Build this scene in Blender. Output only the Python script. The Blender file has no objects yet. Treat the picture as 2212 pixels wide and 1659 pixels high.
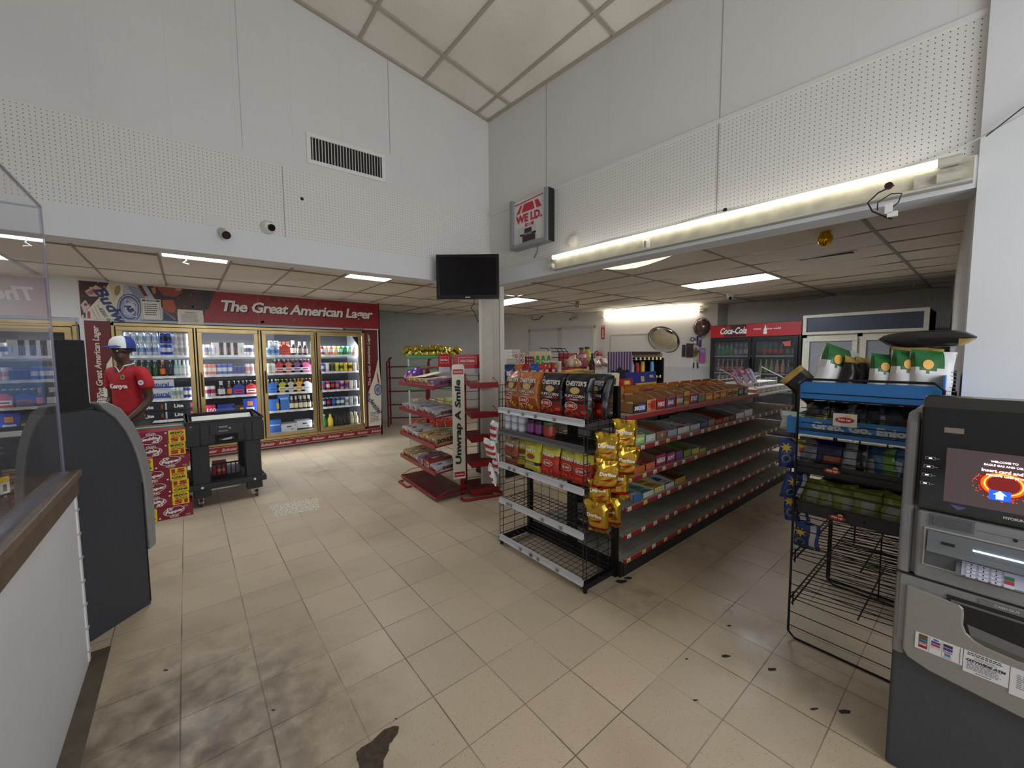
import bpy, math, random
from mathutils import Vector, Matrix
random.seed(7)
PI = math.pi
SC = bpy.context.scene
COL = SC.collection
# ---------------------------------------------------------------- camera
FPX, CX, CY, CH = 856.0, 1106.0, 829.5, 1.59
_y, _p, _r = math.radians(39.36), math.radians(4.12), math.radians(-0.35)
FW = Vector((math.sin(_y)*math.cos(_p), math.cos(_y)*math.cos(_p), -math.sin(_p)))
_ri = Vector((math.cos(_y), -math.sin(_y), 0)); _up = _ri.cross(FW)
RI = _ri*math.cos(_r)+_up*math.sin(_r); UP = -_ri*math.sin(_r)+_up*math.cos(_r)
EYE = Vector((0, 0, CH))
cd = bpy.data.cameras.new('camera'); cam = bpy.data.objects.new('camera', cd); COL.objects.link(cam)
cd.sensor_width = 36; cd.lens = 36*FPX/2212; cd.clip_start = 0.02; cd.clip_end = 100
cam.matrix_world = Matrix(((RI.x, UP.x, -FW.x, 0), (RI.y, UP.y, -FW.y, 0), (RI.z, UP.z, -FW.z, CH), (0, 0, 0, 1)))
SC.camera = cam
SC.view_settings.view_transform = 'Standard'; SC.view_settings.look = 'None'
SC.view_settings.exposure = 0.0; SC.view_settings.gamma = 1; SC.view_settings.use_curve_mapping = False
W = bpy.data.worlds.new('world'); SC.world = W; W.use_nodes = True
W.node_tree.nodes['Background'].inputs[0].default_value = (0.75, 0.82, 0.95, 1)
W.node_tree.nodes['Background'].inputs[1].default_value = 0.25

def area(name, loc, target, sx, sy, power, color):
    l = bpy.data.lights.new(name, 'AREA'); l.shape = 'RECTANGLE'; l.size = sx; l.size_y = sy; l.energy = power; l.color = color
    o = bpy.data.objects.new(name, l); COL.objects.link(o); o.location = loc
    o.rotation_euler = (Vector(target)-Vector(loc)).to_track_quat('-Z', 'Y').to_euler()
    return o
# daylight through the shop windows behind the camera
area('daylight_window_light', (1.35, -2.0, 1.9), (0.2, 4, 2.0), 2.6, 1.9, 80, (0.93, 0.96, 1.0))
area('daylight_door_light', (-1.6, -2.0, 1.9), (1.2, 4, 2.4), 2.4, 1.9, 20, (0.92, 0.96, 1.0))
# ---------------------------------------------------------------- pixel rays -> points of the place (survey of the photograph)
def ray(px, py): return FW+RI*((px-CX)/FPX)-UP*((py-CY)/FPX)
def onz(px, py, z=0.0):
    d = ray(px, py); return EYE+d*((z-CH)/d.z)
def onx(px, py, X):
    d = ray(px, py); return EYE+d*(X/d.x)
def ony(px, py, Y):
    d = ray(px, py); return EYE+d*(Y/d.y)
def onv(px, py, a, b):
    nx, ny = -(b[1]-a[1]), b[0]-a[0]; d = ray(px, py)
    return EYE+d*((nx*a[0]+ny*a[1])/(nx*d.x+ny*d.y))
# ---------------------------------------------------------------- materials
_mc = {}
def lin(c):
    return tuple(((x/255)/12.92 if x/255 <= 0.04045 else ((x/255+0.055)/1.055)**2.4) for x in c)
def mat(rgb, rough=0.6, metal=0.0, emit=0.0, spec=0.5, noise=0.0, nscale=20, alpha=1.0, coat=0.0):
    """rgb in 0-255 sRGB"""
    key = (tuple(rgb), rough, metal, emit, spec, noise, nscale, alpha, coat)
    if key in _mc: return _mc[key]
    m = bpy.data.materials.new('m_%d_%d_%d' % tuple(int(c) for c in rgb)); m.use_nodes = True
    nt = m.node_tree; b = nt.nodes['Principled BSDF']; c = lin(rgb)+(1,)
    b.inputs['Base Color'].default_value = c; b.inputs['Roughness'].default_value = rough
    b.inputs['Metallic'].default_value = metal; b.inputs['Specular IOR Level'].default_value = spec
    if coat: b.inputs['Coat Weight'].default_value = coat; b.inputs['Coat Roughness'].default_value = 0.1
    if alpha < 1: b.inputs['Alpha'].default_value = alpha
    if emit:
        b.inputs['Emission Color'].default_value = c; b.inputs['Emission Strength'].default_value = emit
    if noise:
        t = nt.nodes.new('ShaderNodeTexCoord'); n = nt.nodes.new('ShaderNodeTexNoise'); n.inputs['Scale'].default_value = nscale
        n.inputs['Detail'].default_value = 6; r = nt.nodes.new('ShaderNodeMapRange')
        r.inputs['From Min'].default_value = 0.3; r.inputs['From Max'].default_value = 0.7
        r.inputs['To Min'].default_value = 1-noise; r.inputs['To Max'].default_value = 1+noise*0.4
        mx = nt.nodes.new('ShaderNodeMix'); mx.data_type = 'RGBA'; mx.blend_type = 'MULTIPLY'; mx.inputs[0].default_value = 1
        mx.inputs[6].default_value = c
        nt.links.new(t.outputs['Object'], n.inputs['Vector']); nt.links.new(n.outputs['Fac'], r.inputs['Value'])
        nt.links.new(r.outputs['Result'], mx.inputs[7]); nt.links.new(mx.outputs[2], b.inputs['Base Color'])
    _mc[key] = m
    return m
def glassy(name, tint=(1, 1, 1), rough=0.0, f0=0.04, opac=0.05):
    """thin pane: see-through, with a Fresnel-like reflection that grows at grazing angles"""
    m = bpy.data.materials.new(name); m.use_nodes = True; nt = m.node_tree; nt.nodes.clear(); N = nt.nodes.new
    o = N('ShaderNodeOutputMaterial'); tr = N('ShaderNodeBsdfTransparent'); tr.inputs[0].default_value = tint+(1,)
    g = N('ShaderNodeBsdfGlossy'); g.inputs['Roughness'].default_value = rough
    d = N('ShaderNodeBsdfDiffuse'); d.inputs[0].default_value = (0.6, 0.62, 0.65, 1)
    ge = N('ShaderNodeNewGeometry'); dt = N('ShaderNodeVectorMath'); dt.operation = 'DOT_PRODUCT'
    L = nt.links.new; L(ge.outputs['Incoming'], dt.inputs[0]); L(ge.outputs['Normal'], dt.inputs[1])
    def M(op, a, b=None):
        x = N('ShaderNodeMath'); x.operation = op
        for i, v in ((0, a), (1, b)):
            if v is None: continue
            if isinstance(v, (int, float)): x.inputs[i].default_value = v
            else: L(v, x.inputs[i])
        return x.outputs[0]
    f = M('ADD', M('MULTIPLY', M('POWER', M('SUBTRACT', 1.0, M('ABSOLUTE', dt.outputs['Value'])), 5.0), 1-f0), f0)
    fr = M('SUBTRACT', 1.0, ge.outputs['Backfacing']); f = M('MULTIPLY', f, fr)
    m1 = N('ShaderNodeMixShader'); L(M('MULTIPLY', fr, opac), m1.inputs[0])
    m2 = N('ShaderNodeMixShader')
    L(tr.outputs[0], m1.inputs[1]); L(d.outputs[0], m1.inputs[2]); L(f, m2.inputs[0])
    L(m1.outputs[0], m2.inputs[1]); L(g.outputs[0], m2.inputs[2]); L(m2.outputs[0], o.inputs[0])
    return m
# ---------------------------------------------------------------- mesh builder
_tc = {}
def text_mesh(s, bold=0.0, spacing=1.0):
    k = (s, bold, spacing)
    if k in _tc: return _tc[k]
    c = bpy.data.curves.new('t', 'FONT'); c.body = s; c.size = 1; c.offset = bold; c.resolution_u = 2; c.space_character = spacing
    o = bpy.data.objects.new('t', c); me = bpy.data.meshes.new_from_object(o)
    v = [(p.co.x, p.co.y) for p in me.vertices]; f = [tuple(p.vertices) for p in me.polygons]
    if v:
        x0 = min(a for a, b in v); x1 = max(a for a, b in v); y0 = min(b for a, b in v); y1 = max(b for a, b in v)
        v = [(a-(x0+x1)/2, b-(y0+y1)/2) for a, b in v]; dim = (x1-x0, y1-y0)
    else: dim = (1, 1)
    bpy.data.objects.remove(o); bpy.data.curves.remove(c); bpy.data.meshes.remove(me)
    _tc[k] = (v, f, dim); return _tc[k]
class MB:
    def __init__(s): s.v = []; s.f = []; s.m = []; s.mats = []; s.M = Matrix.Identity(4)
    def mi(s, m):
        if m not in s.mats: s.mats.append(m)
        return s.mats.index(m)
    def add(s, vs, fs, m, mats=None):
        b = len(s.v); M = s.M; s.v += [tuple(M @ Vector(p)) for p in vs]
        s.f += [tuple(b+i for i in f) for f in fs]
        s.m += [s.mi(x) for x in mats] if mats else [s.mi(m)]*len(fs)
        return s
    def box(s, x0, x1, y0, y1, z0, z1, m, front=None):
        vs = [(x0, y0, z0), (x1, y0, z0), (x1, y1, z0), (x0, y1, z0), (x0, y0, z1), (x1, y0, z1), (x1, y1, z1), (x0, y1, z1)]
        fs = [(0, 1, 5, 4), (1, 2, 6, 5), (2, 3, 7, 6), (3, 0, 4, 7), (4, 5, 6, 7), (3, 2, 1, 0)]
        return s.add(vs, fs, m, [front, m, m, m, m, m] if front else None)
    def bar(s, p, q, w, h, m):
        p = Vector(p); q = Vector(q); d = (q-p).normalized(); u = Vector((0, 0, 1)) if abs(d.z) < 0.95 else Vector((0, 1, 0))
        a = d.cross(u).normalized(); b = a.cross(d).normalized(); vs = []
        for c in (p, q):
            for i, j in ((-1, -1), (1, -1), (1, 1), (-1, 1)): vs.append(c+a*(i*w/2)+b*(j*h/2))
        return s.add(vs, [(0, 1, 5, 4), (1, 2, 6, 5), (2, 3, 7, 6), (3, 0, 4, 7), (3, 2, 1, 0), (4, 5, 6, 7)], m)
    def tube(s, pts, r, m, n=6):
        pts = [Vector(p) for p in pts]; vs = []; fs = []; pd = None
        for i, p in enumerate(pts):
            d = (pts[min(i+1, len(pts)-1)]-pts[max(i-1, 0)]).normalized()
            u = Vector((0, 0, 1)) if abs(d.z) < 0.9 else Vector((1, 0, 0))
            if pd is not None:
                u = pd - d*pd.dot(d)
            a = (u-d*u.dot(d)).normalized(); b = d.cross(a); pd = a
            for k in range(n):
                t = 2*PI*k/n; vs.append(p+a*(r*math.cos(t))+b*(r*math.sin(t)))
        for i in range(len(pts)-1):
            for k in range(n):
                fs.append((i*n+k, i*n+(k+1) % n, (i+1)*n+(k+1) % n, (i+1)*n+k))
        fs.append(tuple(range(n))[::-1]); fs.append(tuple((len(pts)-1)*n+k for k in range(n)))
        return s.add(vs, fs, m)
    def cyl(s, p, q, r, m, n=12, r2=None, cap=None):
        p = Vector(p); q = Vector(q); d = (q-p).normalized(); u = Vector((0, 0, 1)) if abs(d.z) < 0.9 else Vector((1, 0, 0))
        a = (u-d*u.dot(d)).normalized(); b = d.cross(a); r2 = r if r2 is None else r2; vs = []
        for c, rr in ((p, r), (q, r2)):
            for k in range(n):
                t = 2*PI*k/n; vs.append(c+a*(rr*math.cos(t))+b*(rr*math.sin(t)))
        fs = [(k, (k+1) % n, n+(k+1) % n, n+k) for k in range(n)]+[tuple(range(n))[::-1], tuple(n+k for k in range(n))]
        return s.add(vs, fs, m, [m]*n+[cap or m]*2)
    def lathe(s, prof, ms, c=(0, 0, 0), n=10, axis='z'):
        """prof [(r,z)...], ms one material or one per band"""
        vs = []; fs = []; fm = []
        for r, z in prof:
            for k in range(n):
                t = 2*PI*k/n; x, y = r*math.cos(t), r*math.sin(t)
                p = (x, y, z) if axis == 'z' else (x, z, y) if axis == 'y' else (z, x, y)
                vs.append((c[0]+p[0], c[1]+p[1], c[2]+p[2]))
        for i in range(len(prof)-1):
            for k in range(n):
                f = (i*n+k, i*n+(k+1) % n, (i+1)*n+(k+1) % n, (i+1)*n+k)
                fs.append(f if axis == 'z' else f[::-1]); fm.append(ms[i] if isinstance(ms, (list, tuple)) else ms)
        a = tuple(range(n))[::-1]; b = tuple((len(prof)-1)*n+k for k in range(n))
        fs += [a, b]; fm += [ms[0] if isinstance(ms, (list, tuple)) else ms, ms[-1] if isinstance(ms, (list, tuple)) else ms]
        return s.add(vs, fs, None, fm)
    def poly(s, pts, m): return s.add(pts, [tuple(range(len(pts)))], m)
    def prism(s, pts, vec, m, side=None):
        n = len(pts); v = Vector(vec); vs = [Vector(p) for p in pts]+[Vector(p)+v for p in pts]
        fs = [tuple(range(n))[::-1], tuple(range(n, 2*n))]+[(i, (i+1) % n, n+(i+1) % n, n+i) for i in range(n)]
        return s.add(vs, fs, m, [m, m]+[side or m]*n)
    def rect(s, cx, cz, w, h, m, y=0.0, rot=0.0):
        """printed patch on a surface facing -y"""
        c, t = math.cos(rot), math.sin(rot); P = [(-w/2, -h/2), (w/2, -h/2), (w/2, h/2), (-w/2, h/2)]
        return s.poly([(cx+a*c-b*t, y, cz+a*t+b*c) for a, b in P], m)
    def disc(s, cx, cz, r, m, y=0.0, n=20, ry=None, rot=0.0, inner=0.0):
        ry = ry or r; c, t = math.cos(rot), math.sin(rot)
        P = [(r*math.cos(2*PI*k/n), ry*math.sin(2*PI*k/n)) for k in range(n)]
        o = [(cx+a*c-b*t, y, cz+a*t+b*c) for a, b in P]
        if not inner: return s.poly(o, m)
        i = [(cx+(a*c-b*t)*inner, y, cz+(a*t+b*c)*inner) for a, b in P]
        return s.add(o+i, [(k, (k+1) % n, n+(k+1) % n, n+k) for k in range(n)], m)
    def text(s, txt, cx, cz, h, m, y=0.0, w=None, bold=0.02, shear=0.0, rot=0.0, spacing=1.0, conf=None, maxw=None):
        v, f, (dw, dh) = text_mesh(txt, bold, spacing); sz = h/dh; sx = (w/dw) if w else sz
        if maxw and dw*sx > maxw: sx = maxw/dw
        c, t = math.cos(rot), math.sin(rot); vs = []
        for a, b in v:
            a, b = a*sx+b*sz*shear, b*sz; X, Z = cx+a*c-b*t, cz+a*t+b*c
            vs.append((X, y if conf is None else conf(X, Z), Z))
        return s.add(vs, f, m)
    def fuzz(s, cx, cz, w, rows, pitch, m, y=0.0, fill=0.8, rng=None, hh=None):
        """small-print lines"""
        R = rng or random
        for i in range(rows):
            x = cx-w/2; z = cz+(rows-1)/2*pitch-i*pitch; end = cx-w/2+w*R.uniform(fill, 1)
            while x < end:
                l = min(R.uniform(0.03, 0.12)*w+0.002, end-x); s.rect(x+l/2, z, l, hh or pitch*0.42, m, y); x += l+w*0.025
        return s
    def build(s, name, parent=None, label=None, smooth=False, bevel=0.0, seg=2):
        me = bpy.data.meshes.new(name); me.from_pydata(s.v, [], s.f)
        for m in s.mats: me.materials.append(m)
        me.polygons.foreach_set('material_index', s.m)
        if smooth:
            me.polygons.foreach_set('use_smooth', [True]*len(s.f)); me.set_sharp_from_angle(angle=math.radians(38))
        me.update(); o = bpy.data.objects.new(name, me); COL.objects.link(o)
        if parent: o.parent = parent
        if label: o['label'] = label
        if bevel:
            b = o.modifiers.new('b', 'BEVEL'); b.width = bevel; b.segments = seg; b.limit_method = 'ANGLE'; b.angle_limit = math.radians(50)
        return o
def tag(o, label=None, cat=None, group=None, kind=None):
    if label: o['label'] = label
    if cat: o['category'] = cat
    if group: o['group'] = group
    if kind: o['kind'] = kind
    return o
def thing(name, label, cat, loc=(0, 0, 0), rz=0.0, group=None):
    o = bpy.data.objects.new(name, None); COL.objects.link(o); o.empty_display_size = 0.1
    o.location = loc; o.rotation_euler = (0, 0, rz); return tag(o, label, cat, group)
def struct(b, name, **k):
    o = b.build(name, **k); o['kind'] = 'structure'; return o
_kids = {}
def dup(src, loc=None, rz=None, label=None, group=None, rot=None, scale=None):
    c = src.copy(); COL.objects.link(c)
    if loc is not None: c.location = loc
    if rz is not None: c.rotation_euler = (0, 0, rz)
    if rot is not None: c.rotation_euler = rot
    if scale is not None: c.scale = scale
    if label: c['label'] = label
    if group: c['group'] = group
    for ch in src.children:
        d = ch.copy(); COL.objects.link(d); d.parent = c
        for g in ch.children:
            e = g.copy(); COL.objects.link(e); e.parent = d
    return c
def put(o, loc, rz=0.0, rot=None):
    o.location = loc; o.rotation_euler = rot or (0, 0, rz); return o
class First:
    """the first placing uses the built object itself, every later one a copy"""
    def __init__(s, o): s.o = o; s.used = False
    def at(s, loc, rz=0.0, label=None, group=None, rot=None, scale=None):
        r = rot or (0, 0, rz)
        if s.used: return dup(s.o, loc, rot=r, label=label, group=group, scale=scale)
        s.used = True; s.o.location = loc; s.o.rotation_euler = r
        if scale: s.o.scale = scale
        return tag(s.o, label, None, group)
BLACK = mat((22, 22, 24), 0.5); WHITE = mat((232, 230, 226), 0.55); RED = mat((178, 28, 34), 0.45)
# ================================================================ THE SETTING
ZC = 2.65
CORN = (2.79, 3.80); LDIR = Vector((-1, 0.044, 0)).normalized(); RDIR = Vector((0.062, -1, 0)).normalized()
def Lp(s, z=0.0, off=0.0):   # point on the long header facing the camera, s metres from the corner, off towards the camera
    p = Vector((CORN[0], CORN[1], z))+LDIR*s; n = Vector((LDIR.y, -LDIR.x, 0)); n = n if n.y < 0 else -n
    return p+n*off
def Rp(s, z=0.0, off=0.0):
    p = Vector((CORN[0], CORN[1], z))+RDIR*s; n = Vector((RDIR.y, -RDIR.x, 0)); n = n if n.x < 0 else -n
    return p+n*off
RZL = math.atan2(-LDIR.y, -LDIR.x)       # local x runs to the right on the header
RZR = math.atan2(RDIR.y, RDIR.x)
def nodes(name):
    m = bpy.data.materials.new(name); m.use_nodes = True; nt = m.node_tree
    return m, nt, nt.nodes['Principled BSDF'], nt.nodes.new, nt.links.new
def setmix(N, L, fac, a, b, mode='MIX'):
    x = N('ShaderNodeMix'); x.data_type = 'RGBA'; x.blend_type = mode
    for i, v in ((0, fac), (6, a), (7, b)):
        if hasattr(v, 'is_linked') or hasattr(v, 'links'): L(v, x.inputs[i])
        else: x.inputs[i].default_value = v if i == 0 else tuple(v)+(1,)
    return x.outputs[2]
def mapr(N, L, src, a, b, c=0.0, d=1.0):
    r = N('ShaderNodeMapRange'); L(src, r.inputs[0]); r.inputs[1].default_value = a; r.inputs[2].default_value = b
    r.inputs[3].default_value = c; r.inputs[4].default_value = d; return r.outputs[0]
def mathn(N, L, op, a, b=None):
    x = N('ShaderNodeMath'); x.operation = op
    for i, v in ((0, a), (1, b)):
        if v is None: continue
        if isinstance(v, (int, float)): x.inputs[i].default_value = v
        else: L(v, x.inputs[i])
    return x.outputs[0]
def noise(N, L, vec, scale, detail=4, dist=0.0):
    n = N('ShaderNodeTexNoise'); n.inputs['Scale'].default_value = scale; n.inputs['Detail'].default_value = detail
    n.inputs['Distortion'].default_value = dist; L(vec, n.inputs['Vector']); return n.outputs['Fac']
# ---- floor: worn vinyl tiles
def floor_material():
    m, nt, b, N, L = nodes('vinyl_tile_floor'); g = N('ShaderNodeNewGeometry').outputs['Position']
    mp = N('ShaderNodeMapping'); mp.inputs['Location'].default_value = (-1.1207/0.3048, -1.2854/0.3048, 0); mp.inputs['Scale'].default_value = (1/0.3048,)*3; L(g, mp.inputs[0])
    nz = N('ShaderNodeTexNoise'); nz.inputs['Scale'].default_value = 1.1; L(g, nz.inputs['Vector'])
    wob = N('ShaderNodeVectorMath'); wob.operation = 'SCALE'; L(nz.outputs['Color'], wob.inputs[0]); wob.inputs['Scale'].default_value = 0.010
    ad = N('ShaderNodeVectorMath'); ad.operation = 'ADD'; L(mp.outputs[0], ad.inputs[0]); L(wob.outputs[0], ad.inputs[1])
    sp = N('ShaderNodeSeparateXYZ'); L(ad.outputs[0], sp.inputs[0])
    fx = mathn(N, L, 'FRACT', sp.outputs[0]); fy = mathn(N, L, 'FRACT', sp.outputs[1])
    def edge(f): return mathn(N, L, 'MINIMUM', f, mathn(N, L, 'SUBTRACT', 1.0, f))
    ex, ey = edge(fx), edge(fy)
    e = mathn(N, L, 'MINIMUM', mathn(N, L, 'MULTIPLY', ey, 1.3), ex); joint = mapr(N, L, e, 0.004, 0.014, 1, 0)
    gap = mapr(N, L, noise(N, L, g, 1.6, 3), 0.38, 0.6, 0.25, 1.0); joint = mathn(N, L, 'MULTIPLY', joint, gap)
    cell = N('ShaderNodeCombineXYZ'); L(mathn(N, L, 'FLOOR', sp.outputs[0]), cell.inputs[0]); L(mathn(N, L, 'FLOOR', sp.outputs[1]), cell.inputs[1])
    wn = N('ShaderNodeTexWhiteNoise'); L(cell.outputs[0], wn.inputs[0]); rnd = wn.outputs['Value']
    base = setmix(N, L, rnd, lin((206, 188, 160)), lin((194, 177, 153)))
    # chips in the tile run one way or the other by tile
    st = N('ShaderNodeMapping'); st.inputs['Scale'].default_value = (50, 130, 1); L(g, st.inputs[0])
    rt = N('ShaderNodeVectorRotate'); rt.rotation_type = 'Z_AXIS'; L(g, rt.inputs[0]); L(mathn(N, L, 'MULTIPLY', rnd, 6.0), rt.inputs['Angle']); L(rt.outputs[0], st.inputs[0])
    chips = mapr(N, L, noise(N, L, st.outputs[0], 1.5, 3), 0.60, 0.70)
    base = setmix(N, L, mathn(N, L, 'MULTIPLY', chips, 0.6), base, lin((128, 108, 84)))
    chips2 = mapr(N, L, noise(N, L, st.outputs[0], 1.1, 2), 0.34, 0.26)
    base = setmix(N, L, mathn(N, L, 'MULTIPLY', chips2, 0.5), base, lin((228, 220, 200)))
    big = mapr(N, L, noise(N, L, g, 0.9, 5, 0.6), 0.46, 0.72); base = setmix(N, L, mathn(N, L, 'MULTIPLY', big, 0.35), base, lin((132, 112, 84)))
    # grime by the counter end, in front of the red racks and under the gondola
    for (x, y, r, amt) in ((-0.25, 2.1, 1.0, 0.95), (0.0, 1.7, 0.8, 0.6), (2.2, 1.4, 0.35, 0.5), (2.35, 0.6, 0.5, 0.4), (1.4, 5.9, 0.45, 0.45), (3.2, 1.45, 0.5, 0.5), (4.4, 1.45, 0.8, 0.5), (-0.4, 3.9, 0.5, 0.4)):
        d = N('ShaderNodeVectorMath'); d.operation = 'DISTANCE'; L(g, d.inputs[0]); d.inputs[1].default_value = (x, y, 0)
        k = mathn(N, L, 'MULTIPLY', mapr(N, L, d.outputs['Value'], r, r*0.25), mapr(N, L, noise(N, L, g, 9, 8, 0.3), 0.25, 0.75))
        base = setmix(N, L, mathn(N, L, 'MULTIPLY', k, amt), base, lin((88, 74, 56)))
    blotch = mapr(N, L, noise(N, L, g, 3.3, 5), 0.70, 0.78); base = setmix(N, L, mathn(N, L, 'MULTIPLY', blotch, 0.6), base, lin((70, 58, 46)))
    base = setmix(N, L, mathn(N, L, 'MULTIPLY', joint, 0.8), base, lin((78, 66, 50)))
    L(base, b.inputs['Base Color']); L(mapr(N, L, noise(N, L, g, 4, 5), 0.3, 0.7, 0.3, 0.5), b.inputs['Roughness']); b.inputs['Specular IOR Level'].default_value = 0.35
    bp = N('ShaderNodeBump'); bp.inputs['Strength'].default_value = 0.35; bp.inputs['Distance'].default_value = 0.002
    L(mathn(N, L, 'SUBTRACT', mathn(N, L, 'MULTIPLY', noise(N, L, g, 60, 3), 0.4), joint), bp.inputs['Height']); L(bp.outputs[0], b.inputs['Normal'])
    return m
fb = MB(); fb.box(-3.7, 10.2, -2.3, 10.4, -0.1, 0, floor_material()); struct(fb, 'floor')
# ---- painted wall, optional peg holes and vertical grooves; object coordinates: x along, z up
def wall_material(name, rgb, peg=None, groove=None, stain=0.12, off=(0, 0), hole=0.105):
    m, nt, b, N, L = nodes(name); tc = N('ShaderNodeTexCoord').outputs['Object']
    sp = N('ShaderNodeSeparateXYZ'); L(tc, sp.inputs[0]); c = lin(rgb)
    base = setmix(N, L, mathn(N, L, 'MULTIPLY', mapr(N, L, noise(N, L, tc, 1.3, 6), 0.45, 0.8), stain), c, lin(tuple(x*0.72 for x in rgb)))
    if peg:
        def fr(o, k): return mathn(N, L, 'SUBTRACT', mathn(N, L, 'FRACT', mathn(N, L, 'DIVIDE', mathn(N, L, 'ADD', o, k), peg)), 0.5)
        fx, fz = fr(sp.outputs[0], off[0]+50), fr(sp.outputs[2], off[1]+50)
        d = mathn(N, L, 'SQRT', mathn(N, L, 'ADD', mathn(N, L, 'MULTIPLY', fx, fx), mathn(N, L, 'MULTIPLY', fz, fz)))
        hole = mapr(N, L, d, hole-.02, hole+.02, 1, 0); base = setmix(N, L, hole, base, lin((62, 60, 62)))
    if groove:
        gx = mathn(N, L, 'FRACT', mathn(N, L, 'DIVIDE', mathn(N, L, 'ADD', sp.outputs[0], 50), groove)); g = mapr(N, L, gx, 0.0, 0.012, 1, 0)
        base = setmix(N, L, mathn(N, L, 'MULTIPLY', g, 0.3), base, lin((180, 178, 176)))
    L(base, b.inputs['Base Color']); b.inputs['Roughness'].default_value = 0.62; b.inputs['Specular IOR Level'].default_value = 0.3
    bp = N('ShaderNodeBump'); bp.inputs['Strength'].default_value = 0.15; bp.inputs['Distance'].default_value = 0.002; L(noise(N, L, tc, 45, 3), bp.inputs['Height']); L(bp.outputs[0], b.inputs['Normal'])
    return m
PAINT = wall_material('painted_panel', (222, 220, 218), groove=0.4)
PEG = wall_material('painted_pegboard', (226, 224, 220), peg=0.0254, stain=0.06)
PLAIN = wall_material('painted_wall', (220, 219, 217)); BEAM = wall_material('painted_beam', (222, 224, 226), stain=0.08)
JOINT = mat((158, 154, 150), 0.8)
def wall_box(name, base, rz, segs):
    """segs: (x0,x1,y0,y1,z0,z1,material) in a frame on the wall"""
    w = MB()
    for a in segs: w.box(*a)
    o = struct(w, name); o.location = base; o.rotation_euler = (0, 0, rz); return o
TH = 0.1
# header over the coolers aisle, seen broadside
W1 = wall_box('wall_left', Lp(0), RZL, [(-6.6, 0, 0, TH, 3.19, 5.3, PAINT), (-6.6, 0, -0.006, TH, 2.598, 3.19, PEG), (-6.6, 0, -0.03, TH+0.05, 2.385, 2.598, BEAM)])
W2 = wall_box('wall_right', Rp(0), RZR, [(0, 3.72, 0, TH, 3.19, 4.6, PAINT), (0, 3.72, -0.006, TH, 2.54, 3.19, PEG), (0, 3.72, -0.03, TH+0.05, 2.385, 2.54, BEAM)])
t = MB(); t.box(-2.09, -2.085, -0.008, 0, 2.6, 3.19, JOINT); t.box(-1.155, -1.151, -0.003, 0, 3.56, 4.42, JOINT); t.box(-2.36, -2.357, -0.003, 0, 3.25, 4.6, mat((186, 184, 182), .8))
o = struct(t, 'trim_1'); o.location = Lp(0); o.rotation_euler = (0, 0, RZL)
t = MB(); t.box(2.502, 2.507, -0.009, 0, 2.54, 3.19, JOINT); t.box(2.505, 2.508, -0.003, 0, 3.2, 4.3, JOINT); t.box(0.89, 0.893, -0.003, 0, 3.2, 4.3, JOINT)
t.box(0.02, 3.72, -0.012, 0, 3.185, 3.215, mat((225, 223, 220), .5)); t.box(-0.005, 0.012, -0.012, 0, 2.6, 3.19, WHITE)
o = struct(t, 'trim_2'); o.location = Rp(0); o.rotation_euler = (0, 0, RZR)
# the thick wall that closes the opening beside the cash machine
e0 = Vector((2.985, 0.10, 0))
wall_box('wall_partition', (e0.x, e0.y, 0), RZR, [(0, 2.6, 0, 0.25, 0, 4.7, wall_material('partition_paint', (222, 223, 224), stain=0.2))])
# column under the corner
cb = MB()
CREAM = mat((208, 202, 190), 0.55, noise=0.12, nscale=4)
cb.box(-0.155, 0.0, -0.10, 0.10, 0, 2.39, CREAM); cb.box(0.0, 0.12, -0.04, 0.12, 0, 2.39, CREAM)
cb.box(-0.16, -0.13, -0.115, 0.115, 0, 2.39, mat((226, 222, 210), .5)); cb.box(0.08, 0.128, -0.06, 0.0, 0, 2.39, mat((226, 222, 210), .5))
o = struct(cb, 'column'); o.location = (2.83, 3.79, 0); o.rotation_euler = (0, 0, math.radians(-40))
# ---- outer walls
def seg_wall(name, a, b, z1, m, y0=0.0, th=0.12, z0=0.0):
    """wall whose face looks to the right-hand side's camera; a -> b runs left to right as seen from the room"""
    d = Vector((b[0]-a[0], b[1]-a[1], 0)); rz = math.atan2(d.y, d.x)
    w = MB(); w.box(0, d.length, y0, th, z0, z1, m); o = struct(w, name); o.location = (a[0], a[1], 0); o.rotation_euler = (0, 0, rz); return o, rz
BRICKW = wall_material('painted_block', (196, 195, 192), stain=0.25)
FA, FB_ = (2.95, 10.0), (7.0, 8.6); BA, BB = (7.0, 8.6), (8.65, 3.74); PA, PB = (9.0, 3.68), (9.62, 0.5)
seg_wall('wall_far', FA, FB_, ZC+.2, BRICKW)
PEGB = wall_material('pegboard_dull', (228, 224, 218), peg=0.0254, stain=0.1, hole=.14)
_, RZB = seg_wall('wall_back', BA, BB, ZC+.2, wall_material('back_paint', (216, 213, 206), stain=0.15))
# the pegboard half of the back wall and the step beside the drinks machine
d = (Vector(BB)-Vector(BA)).length
w = MB(); w.box(d-1.72, d, -0.012, 0, 0, ZC, PEGB); w.box(d-1.9, d-0.02, -0.02, -0.012, 0.0, 1.32, mat((200, 199, 198), .6)); o = struct(w, 'trim_3'); o.location = (BA[0], BA[1], 0); o.rotation_euler = (0, 0, RZB)
seg_wall('wall_jog', BB, PA, ZC+.2, wall_material('jog_paint', (206, 203, 198)))
_, RZP = seg_wall('wall_pegboard', PA, PB, ZC+.2, PEGB)
seg_wall('wall_side', PB, (3.02, 0.10), ZC+.2, wall_material('side_paint', (208, 204, 200)))
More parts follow.
